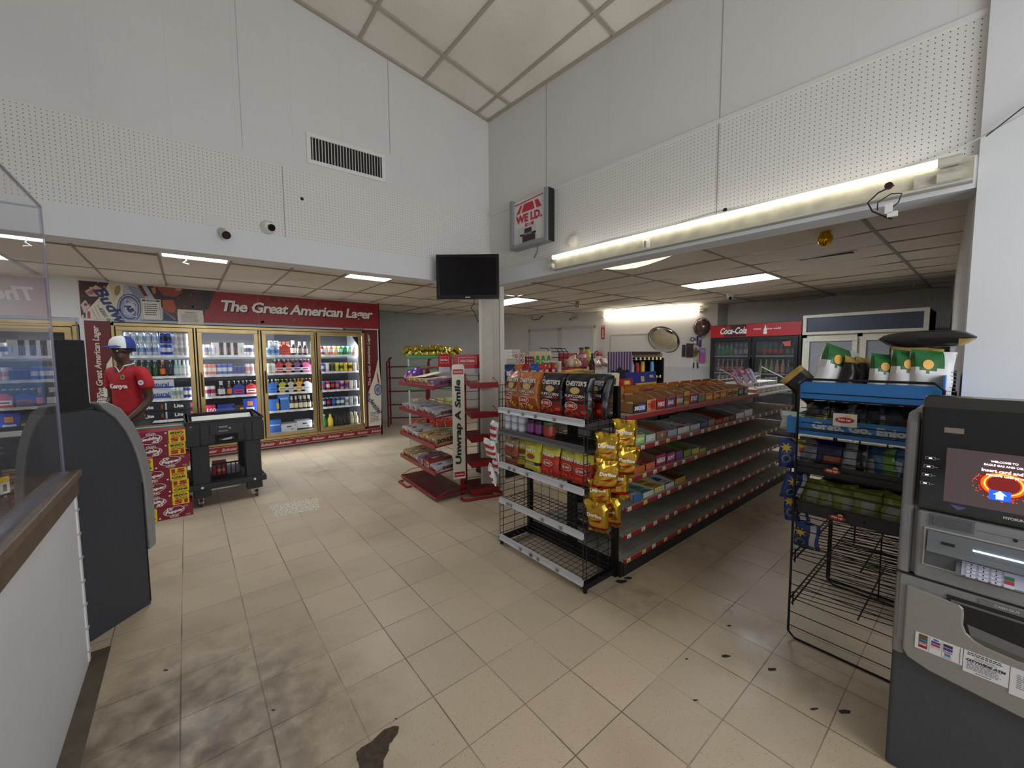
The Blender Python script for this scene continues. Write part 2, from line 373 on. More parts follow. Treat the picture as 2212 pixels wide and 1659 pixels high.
# cooler wall: white panel above and beside the doors
YC = 7.87
COOLX = [(-0.79, 2.70)]
w = MB(); w.box(-3.6, -1.12, YC, YC+0.1, 2.13, ZC+.2, PLAIN); w.box(-1.12, 3.03, YC, YC+0.1, 2.13, ZC+.2, PLAIN)
w.box(-1.09, -0.80, YC, YC+0.1, 0, 2.13, PLAIN); w.box(2.72, 3.03, YC, YC+0.1, 0, 2.13, PLAIN); w.box(-3.6, -2.9, YC, YC+0.1, 0, 2.13, PLAIN)
w.box(3.0, 3.03, YC, 10.0, 0, ZC, wall_material('cooler_side', (205, 204, 202)))
struct(w, 'wall_cooler')
w = MB(); w.box(-3.7, -3.6, -2.2, 7.9, 0, 5.4, PLAIN); struct(w, 'wall_west')
# front of the shop behind the camera: wall with two big windows
w = MB(); w.box(-3.6, 3.2, -2.2, -2.1, 0, 0.9, PLAIN); w.box(-3.6, 3.2, -2.2, -2.1, 2.9, 5.4, PLAIN)
for a, b in ((-3.6, -2.85), (-0.35, 0.0), (2.7, 3.2)): w.box(a, b, -2.2, -2.1, 0.9, 2.9, PLAIN)
struct(w, 'wall_front')
for i, (a, b) in enumerate(((-2.85, -0.35), (0.0, 2.7))):
    w = MB(); g = mat((90, 92, 95), .4, .6); w.box(a, b, -2.17, -2.15, 0.9, 0.95, g); w.box(a, b, -2.17, -2.15, 2.85, 2.9, g); w.box((a+b)/2-.025, (a+b)/2+.025, -2.17, -2.15, .9, 2.9, g)
    w.box(a, b, -2.165, -2.16, .95, 2.85, glassy('window_glass')) ; struct(w, 'window_%d' % (i+1))
# ---- high sloping ceiling with lay-in panels
KS = 0.17
def hz(x): return 4.235+KS*(2.79-x)
def tile_material(name, rgb):
    m, nt, b, N, L = nodes(name); g = N('ShaderNodeNewGeometry').outputs['Position']
    pores = mapr(N, L, noise(N, L, g, 130, 3), 0.58, 0.68); c = setmix(N, L, mathn(N, L, 'MULTIPLY', pores, 0.3), lin(rgb), lin(tuple(x*0.6 for x in rgb)))
    c = setmix(N, L, mathn(N, L, 'MULTIPLY', mapr(N, L, noise(N, L, g, 1.2, 5), 0.4, 0.75), 0.3), c, lin((176, 160, 130)))
    L(c, b.inputs['Base Color']); b.inputs['Roughness'].default_value = 0.9
    bp = N('ShaderNodeBump'); bp.inputs['Strength'].default_value = 0.4; bp.inputs['Distance'].default_value = 0.003; L(noise(N, L, g, 90, 3), bp.inputs['Height']); L(bp.outputs[0], b.inputs['Normal'])
    return m
CT = tile_material('mineral_tile', (238, 233, 220)); CT2 = tile_material('mineral_tile_low', (222, 215, 202)); TB = mat((176, 168, 152), 0.6); TB2 = mat((150, 142, 130), 0.6)
w = MB(); w.add([(-3.6, -2.2, hz(-3.6)+.012), (3.3, -2.2, hz(3.3)+.012), (3.3, 4.1, hz(3.3)+.012), (-3.6, 4.1, hz(-3.6)+.012)], [(3, 2, 1, 0)], CT)
struct(w, 'ceiling_high')
w = MB()
xs = [2.625-0.628*i for i in range(10)]; ys = [3.40-1.265*i for i in range(5)]
for x in xs: w.prism([(x-.013, -2.2, hz(x-.013)-.003), (x+.013, -2.2, hz(x+.013)-.003), (x+.013, 4.0, hz(x+.013)-.003), (x-.013, 4.0, hz(x-.013)-.003)], (0, 0, .012), TB)
for y in ys: w.prism([(-3.6, y-.013, hz(-3.6)-.004), (3.2, y-.013, hz(3.2)-.004), (3.2, y+.013, hz(3.2)-.004), (-3.6, y+.013, hz(-3.6)-.004)], (0, 0, .012), TB)
# wall angles
for k in range(2):
    a = Lp(0 if k == 0 else 0, 0, .0)
w.prism([Vector((*Lp(0).xy, hz(Lp(0).x)-.004)), Vector((*Lp(6.4).xy, hz(Lp(6.4).x)-.004)), Vector((*Lp(6.4, 0, .03).xy, hz(Lp(6.4).x)-.004)), Vector((*Lp(0, 0, .03).xy, hz(Lp(0).x)-.004))], (0, 0, .012), TB)
w.prism([Vector((*Rp(0).xy, hz(Rp(0).x)-.004)), Vector((*Rp(6).xy, hz(Rp(6).x)-.004)), Vector((*Rp(6, 0, .03).xy, hz(Rp(6).x)-.004)), Vector((*Rp(0, 0, .03).xy, hz(Rp(0).x)-.004))], (0, 0, .012), TB)
struct(w, 'trim_4')
# ---- low ceiling: sagging lay-in panels over the side aisles
LP0 = Vector((CORN[0], CORN[1])); R2 = random.Random(11)
def yl(x): return CORN[1]-0.044*(x-CORN[0])
def xr(y): return CORN[0]+0.062*(CORN[1]-y)
w = MB(); gb = MB(); TX, TY = 0.61, 1.22; X0, Y0 = 5.93-TX*20, 1.95-TY*6
LIT = [(int((x-X0)//TX), int((y-Y0)//TY)) for x, y in ((5.98, 2.5), (1.9, 5.0), (0.1, 5.0), (5.2, 6.8), (4.1, 2.75), (-1.8, 6.2))]
VENT = (int((5.3-X0)//TX), int((1.2-Y0)//TY))
for i in range(-6, 40):
    for j in range(-2, 16):
        a, b = X0+i*TX, Y0+j*TY
        if a > 9.7 or b > 10.0 or a+TX < -3.6: continue
        cx, cy = a+TX/2, b+TY/2
        if a+TX < xr(b)+.05 and b+TY < yl(a)+.05: continue
        if b+TY < 0.05 or a < -3.59 or b+TY > 10.2: continue
        sag = R2.uniform(0.002, 0.03) if R2.random() < .7 else 0.05; dz = R2.uniform(-.004, .004); tw = R2.uniform(-.02, .02)
        n = 5; vs = []
        for p in range(n):
            for q in range(n):
                u, v = p/(n-1), q/(n-1); x, y = a+.008+u*(TX-.016), b+.008+v*(TY-.016)
                if y < .02: y = .02
                z = ZC+.01+dz-sag*(4*v*(1-v))*(.25+3*u*(1-u))+tw*(u-.5)*(v-.5)
                if x < xr(y)+.04 and y < yl(x)+.04:
                    if a+TX > xr(b)+.05: x = xr(y)+.05
                    else: y = yl(x)+.05
                vs.append((x, y, z))
        key = (round(cx, 2), round(cy, 2))
        if (i, j) in LIT: continue
        w.add(vs, [(p*n+q, (p+1)*n+q, (p+1)*n+q+1, p*n+q+1)[::-1] for p in range(n-1) for q in range(n-1)], CT2)
struct(w, 'ceiling_low', smooth=True)
for i in range(-6, 40):
    x = X0+i*TX
    if not -3.5 < x < 9.7: continue
    y0 = max(0.1, yl(x)+.06) if x < 3.13 else 0.05
    gb.box(x-.012, x+.012, y0, 10, ZC, ZC+.012, TB2)
for j in range(-2, 16):
    y = Y0+j*TY
    if not 0.1 < y < 10: continue
    x0 = 3.1 if y < 3.95 else -3.5
    gb.box(x0, 9.7, y-.012, y+.012, ZC, ZC+.012, TB2)
gb.box(-3.6, 9.9, -.2, 10.3, ZC+.25, ZC+.26, mat((60, 56, 50), .9)) if False else None
struct(gb, 'trim_5')
w = MB(); w.box(-3.7, 10.2, 3.96, 10.3, ZC+.2, ZC+.22, mat((70, 66, 60), .9)); w.box(3.15, 10.2, -.2, 3.96, ZC+.2, ZC+.22, mat((70, 66, 60), .9)); struct(w, 'ceiling_void')
# ---- damage and marks in the floor
def blob(name, pts, m, z=.0015):
    for it in range(2 if len(pts) > 8 else 0):
        q = []
        for i in range(len(pts)): a, b = pts[i], pts[(i+1) % len(pts)]; q += [(a[0]*.78+b[0]*.22, a[1]*.78+b[1]*.22), (a[0]*.22+b[0]*.78, a[1]*.22+b[1]*.78)]
        pts = [(x+random.uniform(-1.2, 1.2), y_+random.uniform(-1, 1)) for x, y_ in q]
    w = MB(); w.poly([Vector((*onz(x, y).xy, z)) for x, y in pts], m); return struct(w, name)
blob('floor_worn_hole', [(776, 1659), (768, 1632), (775, 1618), (806, 1602), (828, 1578), (862, 1566), (860, 1585), (851, 1598), (838, 1610), (842, 1622), (828, 1645), (830, 1659), (835, 1690), (780, 1690)][::-1], mat((82, 68, 52), .8, noise=.5, nscale=40))
pm, nt, b_, N, L = nodes('rough_patch'); g = N('ShaderNodeNewGeometry').outputs['Position']; nn = mapr(N, L, noise(N, L, g, 55, 4), .45, .55)
L(setmix(N, L, nn, lin((178, 164, 134)), lin((222, 216, 198))), b_.inputs['Base Color'])
blob('floor_scraped_patch', [(581, 1092), (688, 1074), (690, 1100), (597, 1118)][::-1], pm)
for k, (x, y, r) in enumerate(((1568, 1418, 7), (1668, 1446, 8), (1758, 1532, 6), (1825, 1538, 11), (359, 1448, 4), (590, 1534, 3), (1502, 1513, 4), (855, 1553, 3), (1484, 1424, 3), (1357, 1249, 7), (1342, 1256, 9), (1575, 1352, 4))):
    rr = random.Random(k); P = [(x+r*1.7*rr.uniform(.5, 1.1)*math.cos(q*PI/4), y+r*.55*rr.uniform(.5, 1.1)*math.sin(q*PI/4)) for q in range(8)]
    blob('floor_stain', P[::-1], mat((40, 34, 30), .7))
# skirting of brown tile along the counter
w = MB(); w.box(-.50, -.40, 0.3, 3.02, 0, .004, mat((96, 84, 66), .6, noise=.3, nscale=9)); struct(w, 'trim_6')
# ================================================================ LAMPS, CEILING AND WALL FITTINGS
TUBE = mat((255, 250, 236), 0.5, emit=3.2); TUBE2 = mat((255, 248, 232), 0.5, emit=13.0); PANEL = mat((236, 244, 255), 0.5, emit=26.0)
CHAN = mat((184, 180, 160), 0.5, noise=0.25, nscale=14); METAL = mat((190, 190, 188), 0.35, 0.8)
def ceiling_light(i, j, label, lamp=PANEL, sag=0.0):
    x, y = X0+i*TX, Y0+j*TY
    t = thing('ceiling_light', label, 'ceiling light', (x+TX/2, y+TY/2, ZC), 0, 'lay-in ceiling lights')
    a, b = TX/2-.012, TY/2-.012
    w = MB()
    for s in (-1, 1):
        w.box(s*a-.02*(s > 0), s*a+.02*(s < 0), -b, b, -.004, .03, WHITE); w.box(-a, a, s*b-.02*(s > 0), s*b+.02*(s < 0), -.004, .03, WHITE)
    w.box(-a, a, -b, b, .09, .1, WHITE); w.build('frame', t)
    w = MB(); n = 9; vs = []
    for p in range(n):
        for q in range(n):
            u, v = p/(n-1), q/(n-1); vs.append((-a+.02+u*(2*a-.04), -b+.02+v*(2*b-.04), .012-sag*16*u*(1-u)*v*(1-v)))
    w.add(vs, [(p*n+q, p*n+q+1, (p+1)*n+q+1, (p+1)*n+q) for p in range(n-1) for q in range(n-1)], lamp); w.build('diffuser', t, smooth=True)
    if not sag:
        w = MB()
        for k in (-1, 0, 1): w.cyl((k*.15, -b+.04, .02), (k*.15, b-.04, .02), .012, mat((250, 252, 255), .5, emit=7), 8)
        w.build('lamp_tube', t)
    return t
names = ['lit ceiling panel with cool white tubes above the long gondola', 'lit ceiling panel in front of the third beer cooler door', 'lit ceiling panel above the black bin', 'lit ceiling panel behind the corner column', 'sagging cream ceiling light cover with peeling edge behind the strip light beam', 'lit ceiling panel far down the cooler aisle by the counter']
for k, (i, j) in enumerate(LIT):
    ceiling_light(i, j, names[k], (PANEL if k == 0 else mat((236, 244, 255), 0.5, emit=9.0)) if k != 4 else mat((255, 236, 205), .6, emit=1.3), 0.0 if k != 4 else 0.13)
# ---- long strip light on the beam
def strip_light(name, label, L, loc, rz, two):
    t = thing(name, label, 'strip light', loc, rz)
    w = MB(); w.box(0, L, -.055, 0, *((-.03, .01) if two else (-.075, .035)), CHAN)
    if not two: w.box(0, L, -.075, -.05, -.08, -.068, mat((200, 198, 186), .4)); w.box(0, L, -.01, 0, .03, .045, CHAN)
    w.box(L*.36, L*.36+.06, -.062, -.05, -.07, .0, mat((226, 222, 204), .4)); w.box(L*.36+.02, L*.36+.035, -.075, -.06, -.06, -.01, METAL)
    w.box(L-.2, L-.02, -.075, -.05, -.07, -.0, mat((196, 192, 176), .5, noise=.4)); w.build('housing', t)
    for k, z in enumerate((.04, -.06) if two else (.03,)):
        w = MB(); w.cyl((.05, -.085, z), (L-.12, -.085, z), .019, TUBE2 if two else TUBE, 12); w.build('lamp_tube', t)
    for x0, x1 in ((.0, .05), (L-.12, L-.04)):
        for z in ((.04, -.06) if two else (.03, -.045)):
            w = MB(); w.cyl((x0, -.085, z), (x1, -.085, z), .023, mat((206, 202, 188), .5), 10); w.box(x0+.01, x1-.01, -.085, -.05, z-.02, z+.02, mat((206, 202, 188), .5)); w.build('lamp_holder', t)
    return t
fx = strip_light('strip_light', 'long fluorescent strip light with one lit tube on the beam below the pegboard', 2.66, Rp(1.03, 2.485, .03), RZR, False)
w = MB(); w.tube([(2.36+dx, -.10, -.05+dz) for dx, dz in ((0.03, .02), (-.03, .0), (-.07, -.04), (-.05, -.09), (.0, -.13), (.03, -.15))], .004, mat((30, 26, 26), .5)); w.tube([(2.36+dx, -.10, -.05+dz) for dx, dz in ((-.03, -.09), (-.03, -.05), (.02, -.02), (.06, -.03), (.05, -.07), (.02, -.10))], .003, mat((60, 40, 40), .5))
w.cyl((2.37, -.12, -.03), (2.37, -.10, -.03), .017, mat((62, 24, 28), .5), 10); w.box(2.36, 2.39, -.115, -.095, -.17, -.12, WHITE); w.box(2.37, 2.41, -.115, -.095, -.19, -.165, WHITE); w.build('loose_wire', fx)
P0 = onv(1300, 684, BA, BB); rzb = RZB
bd = (Vector(BB)-Vector(BA)).normalized(); bn = Vector((bd.y, -bd.x)); bn = bn if bn.x < 0 else -bn
def Bp(s, z, off=0.0): p = Vector(BA)+bd*s+bn*off; return Vector((p.x, p.y, z))
pd_ = (Vector(PB)-Vector(PA)).normalized(); pn = Vector((pd_.y, -pd_.x)); pn = pn if pn.x < 0 else -pn
def Pp(s, z, off=0.0): p = Vector(PA)+pd_*s+pn*off; return Vector((p.x, p.y, z))
strip_light('double_strip_light', 'twin tube fluorescent light high on the back wall above the convex mirror', 2.25, Bp(2.66, 2.555, .0), RZB, True)
# ---- air grille
t = thing('air_grille', 'white rectangular air grille high on the wall above the pegboard', 'air vent', Lp(1.55, 3.27), RZL)
w = MB(); A, Hh = .345, .26
for a in ((-A, A, -.012, 0, 0, .035), (-A, A, -.012, 0, Hh-.035, Hh), (-A, -A+.035, -.012, 0, .035, Hh-.035), (A-.035, A, -.012, 0, .035, Hh-.035)): w.box(*a, WHITE)
w.build('frame', t, bevel=.003)
w = MB(); w.box(-A+.03, A-.03, -.002, 0, .03, Hh-.03, mat((28, 26, 26), .8)); w.build('backing', t)
w = MB()
for k in range(24):
    x = -A+.048+k*(2*A-.1)/23; w.add([(x-.004, -.011, .035), (x+.006, -.003, .035), (x+.006, -.003, Hh-.035), (x-.004, -.011, Hh-.035)], [(0, 1, 2, 3)], mat((214, 212, 208), .5))
w.build('slats', t)
# ---- cameras
def look(o, tgt): o.rotation_euler = (Vector(tgt)-Vector(o.location)).to_track_quat('-Y', 'Z').to_euler()
p = onv(484, 510, Lp(0), Lp(1)); t = thing('bullet_camera', 'small silver bullet camera on the beam under the pegboard patch', 'security camera', p, RZL)
w = MB(); w.lathe([(.018, 0), (.018, .012), (.008, .02)], METAL, axis='y', c=(0, -.03, .03)); w.tube([(0, -.02, .035), (0, -.045, .02), (.0, -.055, .0)], .007, METAL); w.build('mount', t, smooth=True)
w = MB(); w.cyl((-.012, -.03, .025), (.012, -.12, -.02), .03, mat((188, 184, 172), .3, .6), 16, cap=mat((30, 26, 28), .2)); w.build('body', t, smooth=True)
w = MB(); w.cyl((.012, -.12, -.02), (.0125, -.122, -.021), .02, mat((60, 30, 34), .1), 12); w.build('lens', t)
p = onv(578, 492, Lp(0), Lp(1)); t = thing('turret_camera', 'white turret camera with black eye on the pegboard above the beam', 'security camera', p, RZL)
w = MB(); w.lathe([(.055, 0), (.055, -.02), (.045, -.035)], WHITE, axis='y', n=20); w.build('base', t, smooth=True)
w = MB(); w.lathe([(.043, -.02), (.043, -.05), (.036, -.07), (.02, -.082)], mat((226, 226, 224), .4), axis='y', n=20); w.build('housing', t, smooth=True)
w = MB(); w.cyl((.012, -.06, -.008), (.022, -.088, -.018), .027, mat((14, 14, 16), .15), 16); w.build('lens', t, smooth=True)
w = MB(); w.box(-2.62, -2.48, -.010, 0, 2.605, 2.69, mat((218, 218, 214), .6)); o = struct(w, 'trim_7'); o.location = Lp(0); o.rotation_euler = (0, 0, RZL)
# round hole in pegboard, both sides
for q, pp, rz in (((652, 430), (Lp(0), Lp(1)), RZL), ((1567, 454), (Rp(0), Rp(1)), RZR)):
    p = onv(*q, *pp); w = MB(); w.cyl((0, -.008, 0), (0, 0, 0), .014, BLACK, 12); o = struct(w, 'trim_hole'); o.location = p; o.rotation_euler = (0, 0, rz)
def dome_cam(name, label, loc, rz, r=.05):
    t = thing(name, label, 'security camera', loc, rz)
    w = MB(); w.lathe([(r, 0), (r, -.03), (r*.8, -.05)], WHITE, n=18); w.build('base', t, smooth=True)
    w = MB(); w.lathe([(r*.75, -.045), (r*.7, -.08), (r*.4, -.105), (r*.1, -.11)], WHITE, n=18); w.build('housing', t, smooth=True)
    w = MB(); w.cyl((-.0, -r*.4, -.08), (0, -r*.95, -.09), r*.45, mat((12, 12, 14), .15), 14); w.build('lens', t, smooth=True); return t
p = onz(1578, 634, ZC); dome_cam('turret_camera', 'white turret camera hanging from the low ceiling above the drinks fridge', p, math.radians(-70), .06)
p = onv(1243, 688, BA, BB); t = thing('bullet_camera', 'grey bullet camera on the back wall beside the twin tube light', 'security camera', p, RZB)
w = MB(); w.tube([(0, 0, .04), (0, -.05, .05), (0, -.08, .02)], .01, METAL); w.build('mount', t)
w = MB(); w.cyl((.05, -.04, .04), (-.06, -.18, -.03), .03, mat((150, 148, 142), .4), 12, cap=BLACK); w.build('body', t, smooth=True)
p = onv(1160, 690, BA, BB); t = thing('camera_bracket', 'thin dark empty bracket on the far wall above the first door', 'bracket', p, RZB)
w = MB(); w.tube([(.18, 0, .1), (.1, -.08, 0), (-.05, -.1, -.02), (-.1, -.1, 0), (-.1, -.1, .08)], .01, mat((70, 66, 60), .5)); w.build('bracket_arm', t)
# gold bulb, glass bulb, sprinkler
def bulb(name, label, q, r, m, z=ZC):
    p = onz(*q, z-.06); t = thing(name, label, 'ceiling lamp', (p.x, p.y, z))
    w = MB(); w.lathe([(r*.8, 0), (r*.9, -.02), (r*.55, -.03)], mat((200, 170, 90), .3, .9), n=16); w.build('base', t, smooth=True)
    w = MB(); w.lathe([(r*.5, -.02), (r*.95, -.03-r*.5), (r, -.03-r), (r*.8, -.03-r*1.6), (r*.3, -.03-r*2)], m, n=18); w.build('bulb', t, smooth=True); return t
bulb('ceiling_bulb', 'shiny gold globe bulb under the low ceiling near the strip light', (1783, 512), .055, mat((218, 170, 50), .12, 1.0))
bulb('ceiling_bulb', 'small silvered bulb under the low ceiling above the snack display', (1247, 658), .05, mat((170, 160, 140), .15, .9))
# ceiling vent
p = onz(1785, 552, ZC); t = thing('ceiling_vent', 'narrow dark slot vent in the low ceiling near the gold bulb', 'air vent', (p.x, p.y, ZC-.004), math.radians(-92))
w = MB(); w.box(-.26, .26, -.075, .075, -.006, .0, mat((206, 200, 188), .5)); w.build('frame', t); w = MB(); w.box(-.23, .23, -.05, .05, -.012, -.006, mat((44, 40, 36), .8)); w.build('slot', t)
# plastic streamers / hooks hanging from low ceiling; the first stands in for a light glint
for q, lab in (((400, 563), 'white curl standing in for a light glint at the beam above the coolers'), ((830, 648), 'white plastic scrap hanging at the end of the cooler banner'), ((1812, 634), 'bent wire hook hanging from the low ceiling above the white freezer'), ((1975, 615), 'pale wire hook hanging beside the white freezer')):
    p = onz(q[0], q[1], ZC-.04); w = MB(); w.tube([(0, 0, .045), (.01, 0, 0), (-.02, .01, -.02), (.03, .02, -.03)], .006, mat((214, 212, 206), .5)); o = w.build('ceiling_hook'); o.location = p; tag(o, lab, 'hook')
# ---- smoke detector
p = onv(1239, 521, Rp(0), Rp(1)); t = thing('smoke_detector', 'round white smoke detector on the pegboard at the end of the strip light', 'smoke detector', p, RZR)
w = MB(); w.lathe([(.06, 0), (.06, -.012), (.05, -.02)], mat((224, 218, 204), .5), axis='y', n=24); w.build('base', t, smooth=True); w = MB(); w.lathe([(.048, -.018), (.042, -.034), (.02, -.04)], mat((232, 226, 214), .4), axis='y', n=24); w.build('cover', t, smooth=True)
# ---- cables
w = MB(); pts = [Rp(1.2, 2.55, .035), Rp(1.6, 2.565, .035), Rp(2.1, 2.555, .036), Rp(2.5, 2.57, .036), Rp(2.9, 2.545, .036), Rp(3.3, 2.54, .036), Rp(3.5, 2.56, .04), Rp(3.68, 2.60, .05), Rp(3.80, 2.64, .08), Rp(3.95, 2.70, .08), Rp(4.3, 2.8, .08)]
w.tube(pts, .004, mat((206, 204, 198), .5)); o = w.build('cable'); tag(o, 'thin pale cable running along the beam above the strip light', 'cable')
w = MB(); w.tube([Rp(3.72, 2.6, .07), Rp(3.82, 2.68, .08), Rp(4.0, 2.74, .08), Rp(4.2, 2.83, .08)], .003, mat((60, 56, 54), .5)); o = w.build('cable'); tag(o, 'short dark cable looping onto the thick wall by the cash machine', 'cable')
# ---- WE I.D. sign
t = thing('lighted_sign', 'grey framed WE I.D. age check sign on the pegboard beside the corner', 'sign', Rp(.73, 2.70, .0), RZR)
SG = mat((150, 152, 156), .4, .3); w = MB(); hw, H2 = .265, .50; y0 = -.11
for a in ((-hw, -hw+.04, y0, 0, 0, H2), (hw-.04, hw, y0, 0, 0, H2), (-hw+.04, hw-.04, y0, 0, 0, .035)): w.box(*a, SG)
w.box(-hw+.04, hw-.04, -.075, 0, .035, H2-.03, mat((150, 150, 150), .5)); w.box(hw, hw+.006, y0+.02, 0, 0, H2, BLACK); w.build('case', t, bevel=.004)
w = MB(); w.box(-hw+.04, hw-.04, -.08, -.075, .035, H2-.02, mat((222, 220, 218), .3)); c = mat((196, 36, 60), .4); yy = -.082
w.poly([(-.21, yy, .44), (.19, yy, .46), (.19, yy, .47), (-.21, yy, .452)], c)
w.poly([(-.19, yy, .345), (-.14, yy, .35), (-.10, yy, .43), (-.125, yy, .428)], c); w.poly([(-.11, yy, .352), (.075, yy, .352), (.05, yy, .432), (-.075, yy, .432)], c); w.poly([(.10, yy, .352), (.17, yy, .352), (.12, yy, .432), (.075, yy, .432)], c)
w.text('WE I.D.', -.01, .29, .085, c, yy, w=.37, bold=.05)
w.poly([(-.06, yy, .20), (.0, yy, .213), (.06, yy, .20), (.06, yy, .238), (0, yy, .226), (-.06, yy, .238)], c); w.text('Budweiser', 0, .219, .012, WHITE, yy-.001)
w.build('face', t)
w = MB(); w.box(-.12, .12, -.10, -.08, .04, .19, mat((200, 200, 198), .4)); w.box(-.05, .05, -.102, -.1, .13, .175, mat((60, 14, 20), .3)); w.box(-.08, .10, -.102, -.1, .045, .105, mat((60, 14, 20), .3)); w.box(-.11, .11, -.106, -.1, .108, .124, BLACK); w.text('BORN ON OR BEFORE', 0, .116, .008, WHITE, -.107); w.build('date_display', t)
w = MB(); w.tube([(.06, -.02, 0), (.055, -.02, -.05), (.02, -.015, -.09), (.0, -.012, -.11)], .003, BLACK); w.build('cord', t)
# ---- television on the column corner
A_, B_ = Vector((2.08, 3.62)), Vector((2.58, 3.22)); A_ = onv(942, 594, (2.08, 3.62), (2.56, 3.21)).xy; B_ = onv(1078, 600, (2.08, 3.62), (2.56, 3.21)).xy
rz = math.atan2(B_.y-A_.y, B_.x-A_.x); wd = (B_-A_).length; zt, zb = onv(1010, 549, A_, B_).z, onv(1010, 646, A_, B_).z
t = thing('television', 'black flat television hanging at the corner of the two beams', 'TV', (*((A_+B_)/2), zb), rz); H3 = zt-zb
sh = mat((10, 10, 12), .2, coat=.5); w = MB(); b = .03
for a in ((-wd/2, wd/2, 0, .05, H3-b, H3), (-wd/2, -wd/2+b, 0, .05, b, H3-b), (wd/2-b, wd/2, 0, .05, b, H3-b), (-wd/2, wd/2, 0, .05, 0, b+.012)): w.box(*a, sh)
w.box(-wd/2+.02, wd/2-.02, .05, .09, .02, H3-.02, mat((24, 24, 26), .5)); w.build('bezel', t, bevel=.004)
w = MB(); w.box(-wd/2+b, wd/2-b, .008, .04, b+.01, H3-b, mat((8, 8, 10), .12)); w.build('screen', t)
w = MB(); w.text('SANYO', .0, .018, .012, mat((210, 210, 214), .4), -.001, bold=.04); w.build('maker_name', t)
w = MB(); w.box(-.06, .06, .09, .13, .12, .3, BLACK); w.bar((0, .13, .2), (.12, .52, .24), .04, .04, BLACK); w.build('bracket', t)
w = MB(); w.tube([(.06, .06, .01), (.05, .07, -.04), (.02, .1, -.08), (.03, .3, -.1), (.06, .45, -.2)], .004, BLACK); w.build('cord', t)
# ================================================================ BEER COOLERS
GOLD = mat((180, 156, 110), 0.34, 0.8, noise=.15, nscale=6); GOLDD = mat((150, 118, 62), 0.35, 0.8); DARK = mat((26, 22, 20), .7); SHW = mat((226, 228, 232), .4)
LED = mat((225, 238, 255), .5, emit=9.0); PANE = glassy('cooler_glass', opac=0.01, f0=0.02)
DOORS = [(-.755, .11), (.135, .955), (.985, 1.815), (1.84, 2.655)]
ZB, ZT = .16, 2.085
SHZ = [1.625, 1.312, .965, .65, .265]
t = thing('beer_cooler', 'walk-in beer cooler with four gold framed glass doors under the red banner', 'cooler', (0, YC, 0))
w = MB(); x0, x1 = -.79, 2.71
w.box(x0, x1, -.03, .10, ZT-.045, ZT, GOLD); w.box(x0, x1, -.03, .10, ZB, ZB+.045, GOLD); w.box(x0, x0+.035, -.03, .10, ZB, ZT, GOLD); w.box(x1-.045, x1, -.03, .10, ZB, ZT, GOLD)
for a in (.122, .970, 1.828): w.box(a-.012, a+.012, -.028, .10, ZB, ZT, GOLD)
w.box(x0, x1, .0, .9, 0, ZB, mat((120, 118, 114), .6)); w.build('door_frame', t, bevel=.004)
w = MB(); w.box(x0, x0+.02, .1, 1.0, ZB, ZT, SHW); w.box(x1-.02, x1, .1, 1.0, ZB, ZT, SHW); w.box(x0, x1, 1.0, 1.02, ZB, ZT, mat((70, 72, 76), .7)); w.box(x0, x1, .1, 1.0, ZT, ZT+.02, mat((90, 92, 96), .7)); w.box(x0, x1, .1, 1.0, ZB-.0, ZB+.02, mat((110, 110, 110), .7)); w.build('cabinet', t)
for k, (a, b) in enumerate(DOORS):
    dl = ['', '', '', ''][k]; w = MB(); f = .058; z0, z1 = ZB+.055, ZT-.05
    w.box(a+.012, b-.012, -.045, 0.0, z0, z0+f, GOLD); w.box(a+.012, b-.012, -.045, 0, z1-f, z1, GOLD); w.box(a+.012, a+.012+f, -.045, 0, z0+f, z1-f, GOLD); w.box(b-.012-f, b-.012, -.045, 0, z0+f, z1-f, GOLD)
    for q in ((a, a+.012), (b-.012, b)): w.box(q[0], q[1], -.02, .0, z0, z1, DARK)
    w.box(a+.02, b-.02, -.02, 0, z1, z1+.02, DARK)
    dr = w.build('door', t, bevel=.003)
    w = MB(); w.box(a+.012+f, b-.012-f, -.02, -.016, z0+f, z1-f, PANE); w.build('door_pane', dr)
    w = MB(); hx = a+.012+f*.5; w.tube([(hx, -.045, .98), (hx, -.085, 1.0), (hx, -.09, 1.18), (hx, -.085, 1.33), (hx, -.045, 1.35)], .011, mat((120, 92, 44), .3, .9), 8); w.build('handle', dr, smooth=True)
    for s, zz in enumerate(SHZ):
        w = MB(); w.box(a+.03, b-.03, .06, .07, zz-.035, zz, SHW); w.box(a+.03, b-.03, .07, .85, zz-.008, zz, mat((150, 152, 156), .5))
        rr = random.Random(k*9+s); xx = a+.08
        while xx < b-.16:
            w.box(xx, xx+rr.uniform(.06, .1), .055, .06, zz-.037, zz-.002, mat((240, 242, 246), .5)); xx += rr.uniform(.1, .2)
        w.build('shelf', t)
    w = MB(); w.box(b-.045, b-.02, .03, .06, z0+.05, z1-.05, LED); w.build('light_strip', t)
    w = MB(); w.box(a+.015, a+.03, .03, .06, z0+.05, z1-.05, LED); w.build('light_strip', t)
for a, b in DOORS:
    l = area('cooler_shelf_light', ((a+b)/2, YC+.12, ZT-.12), ((a+b)/2, YC+.45, 0.6), .7, .08, 30, (0.88, 0.94, 1.0)); l.data.spread = 2.6
    l.parent = None
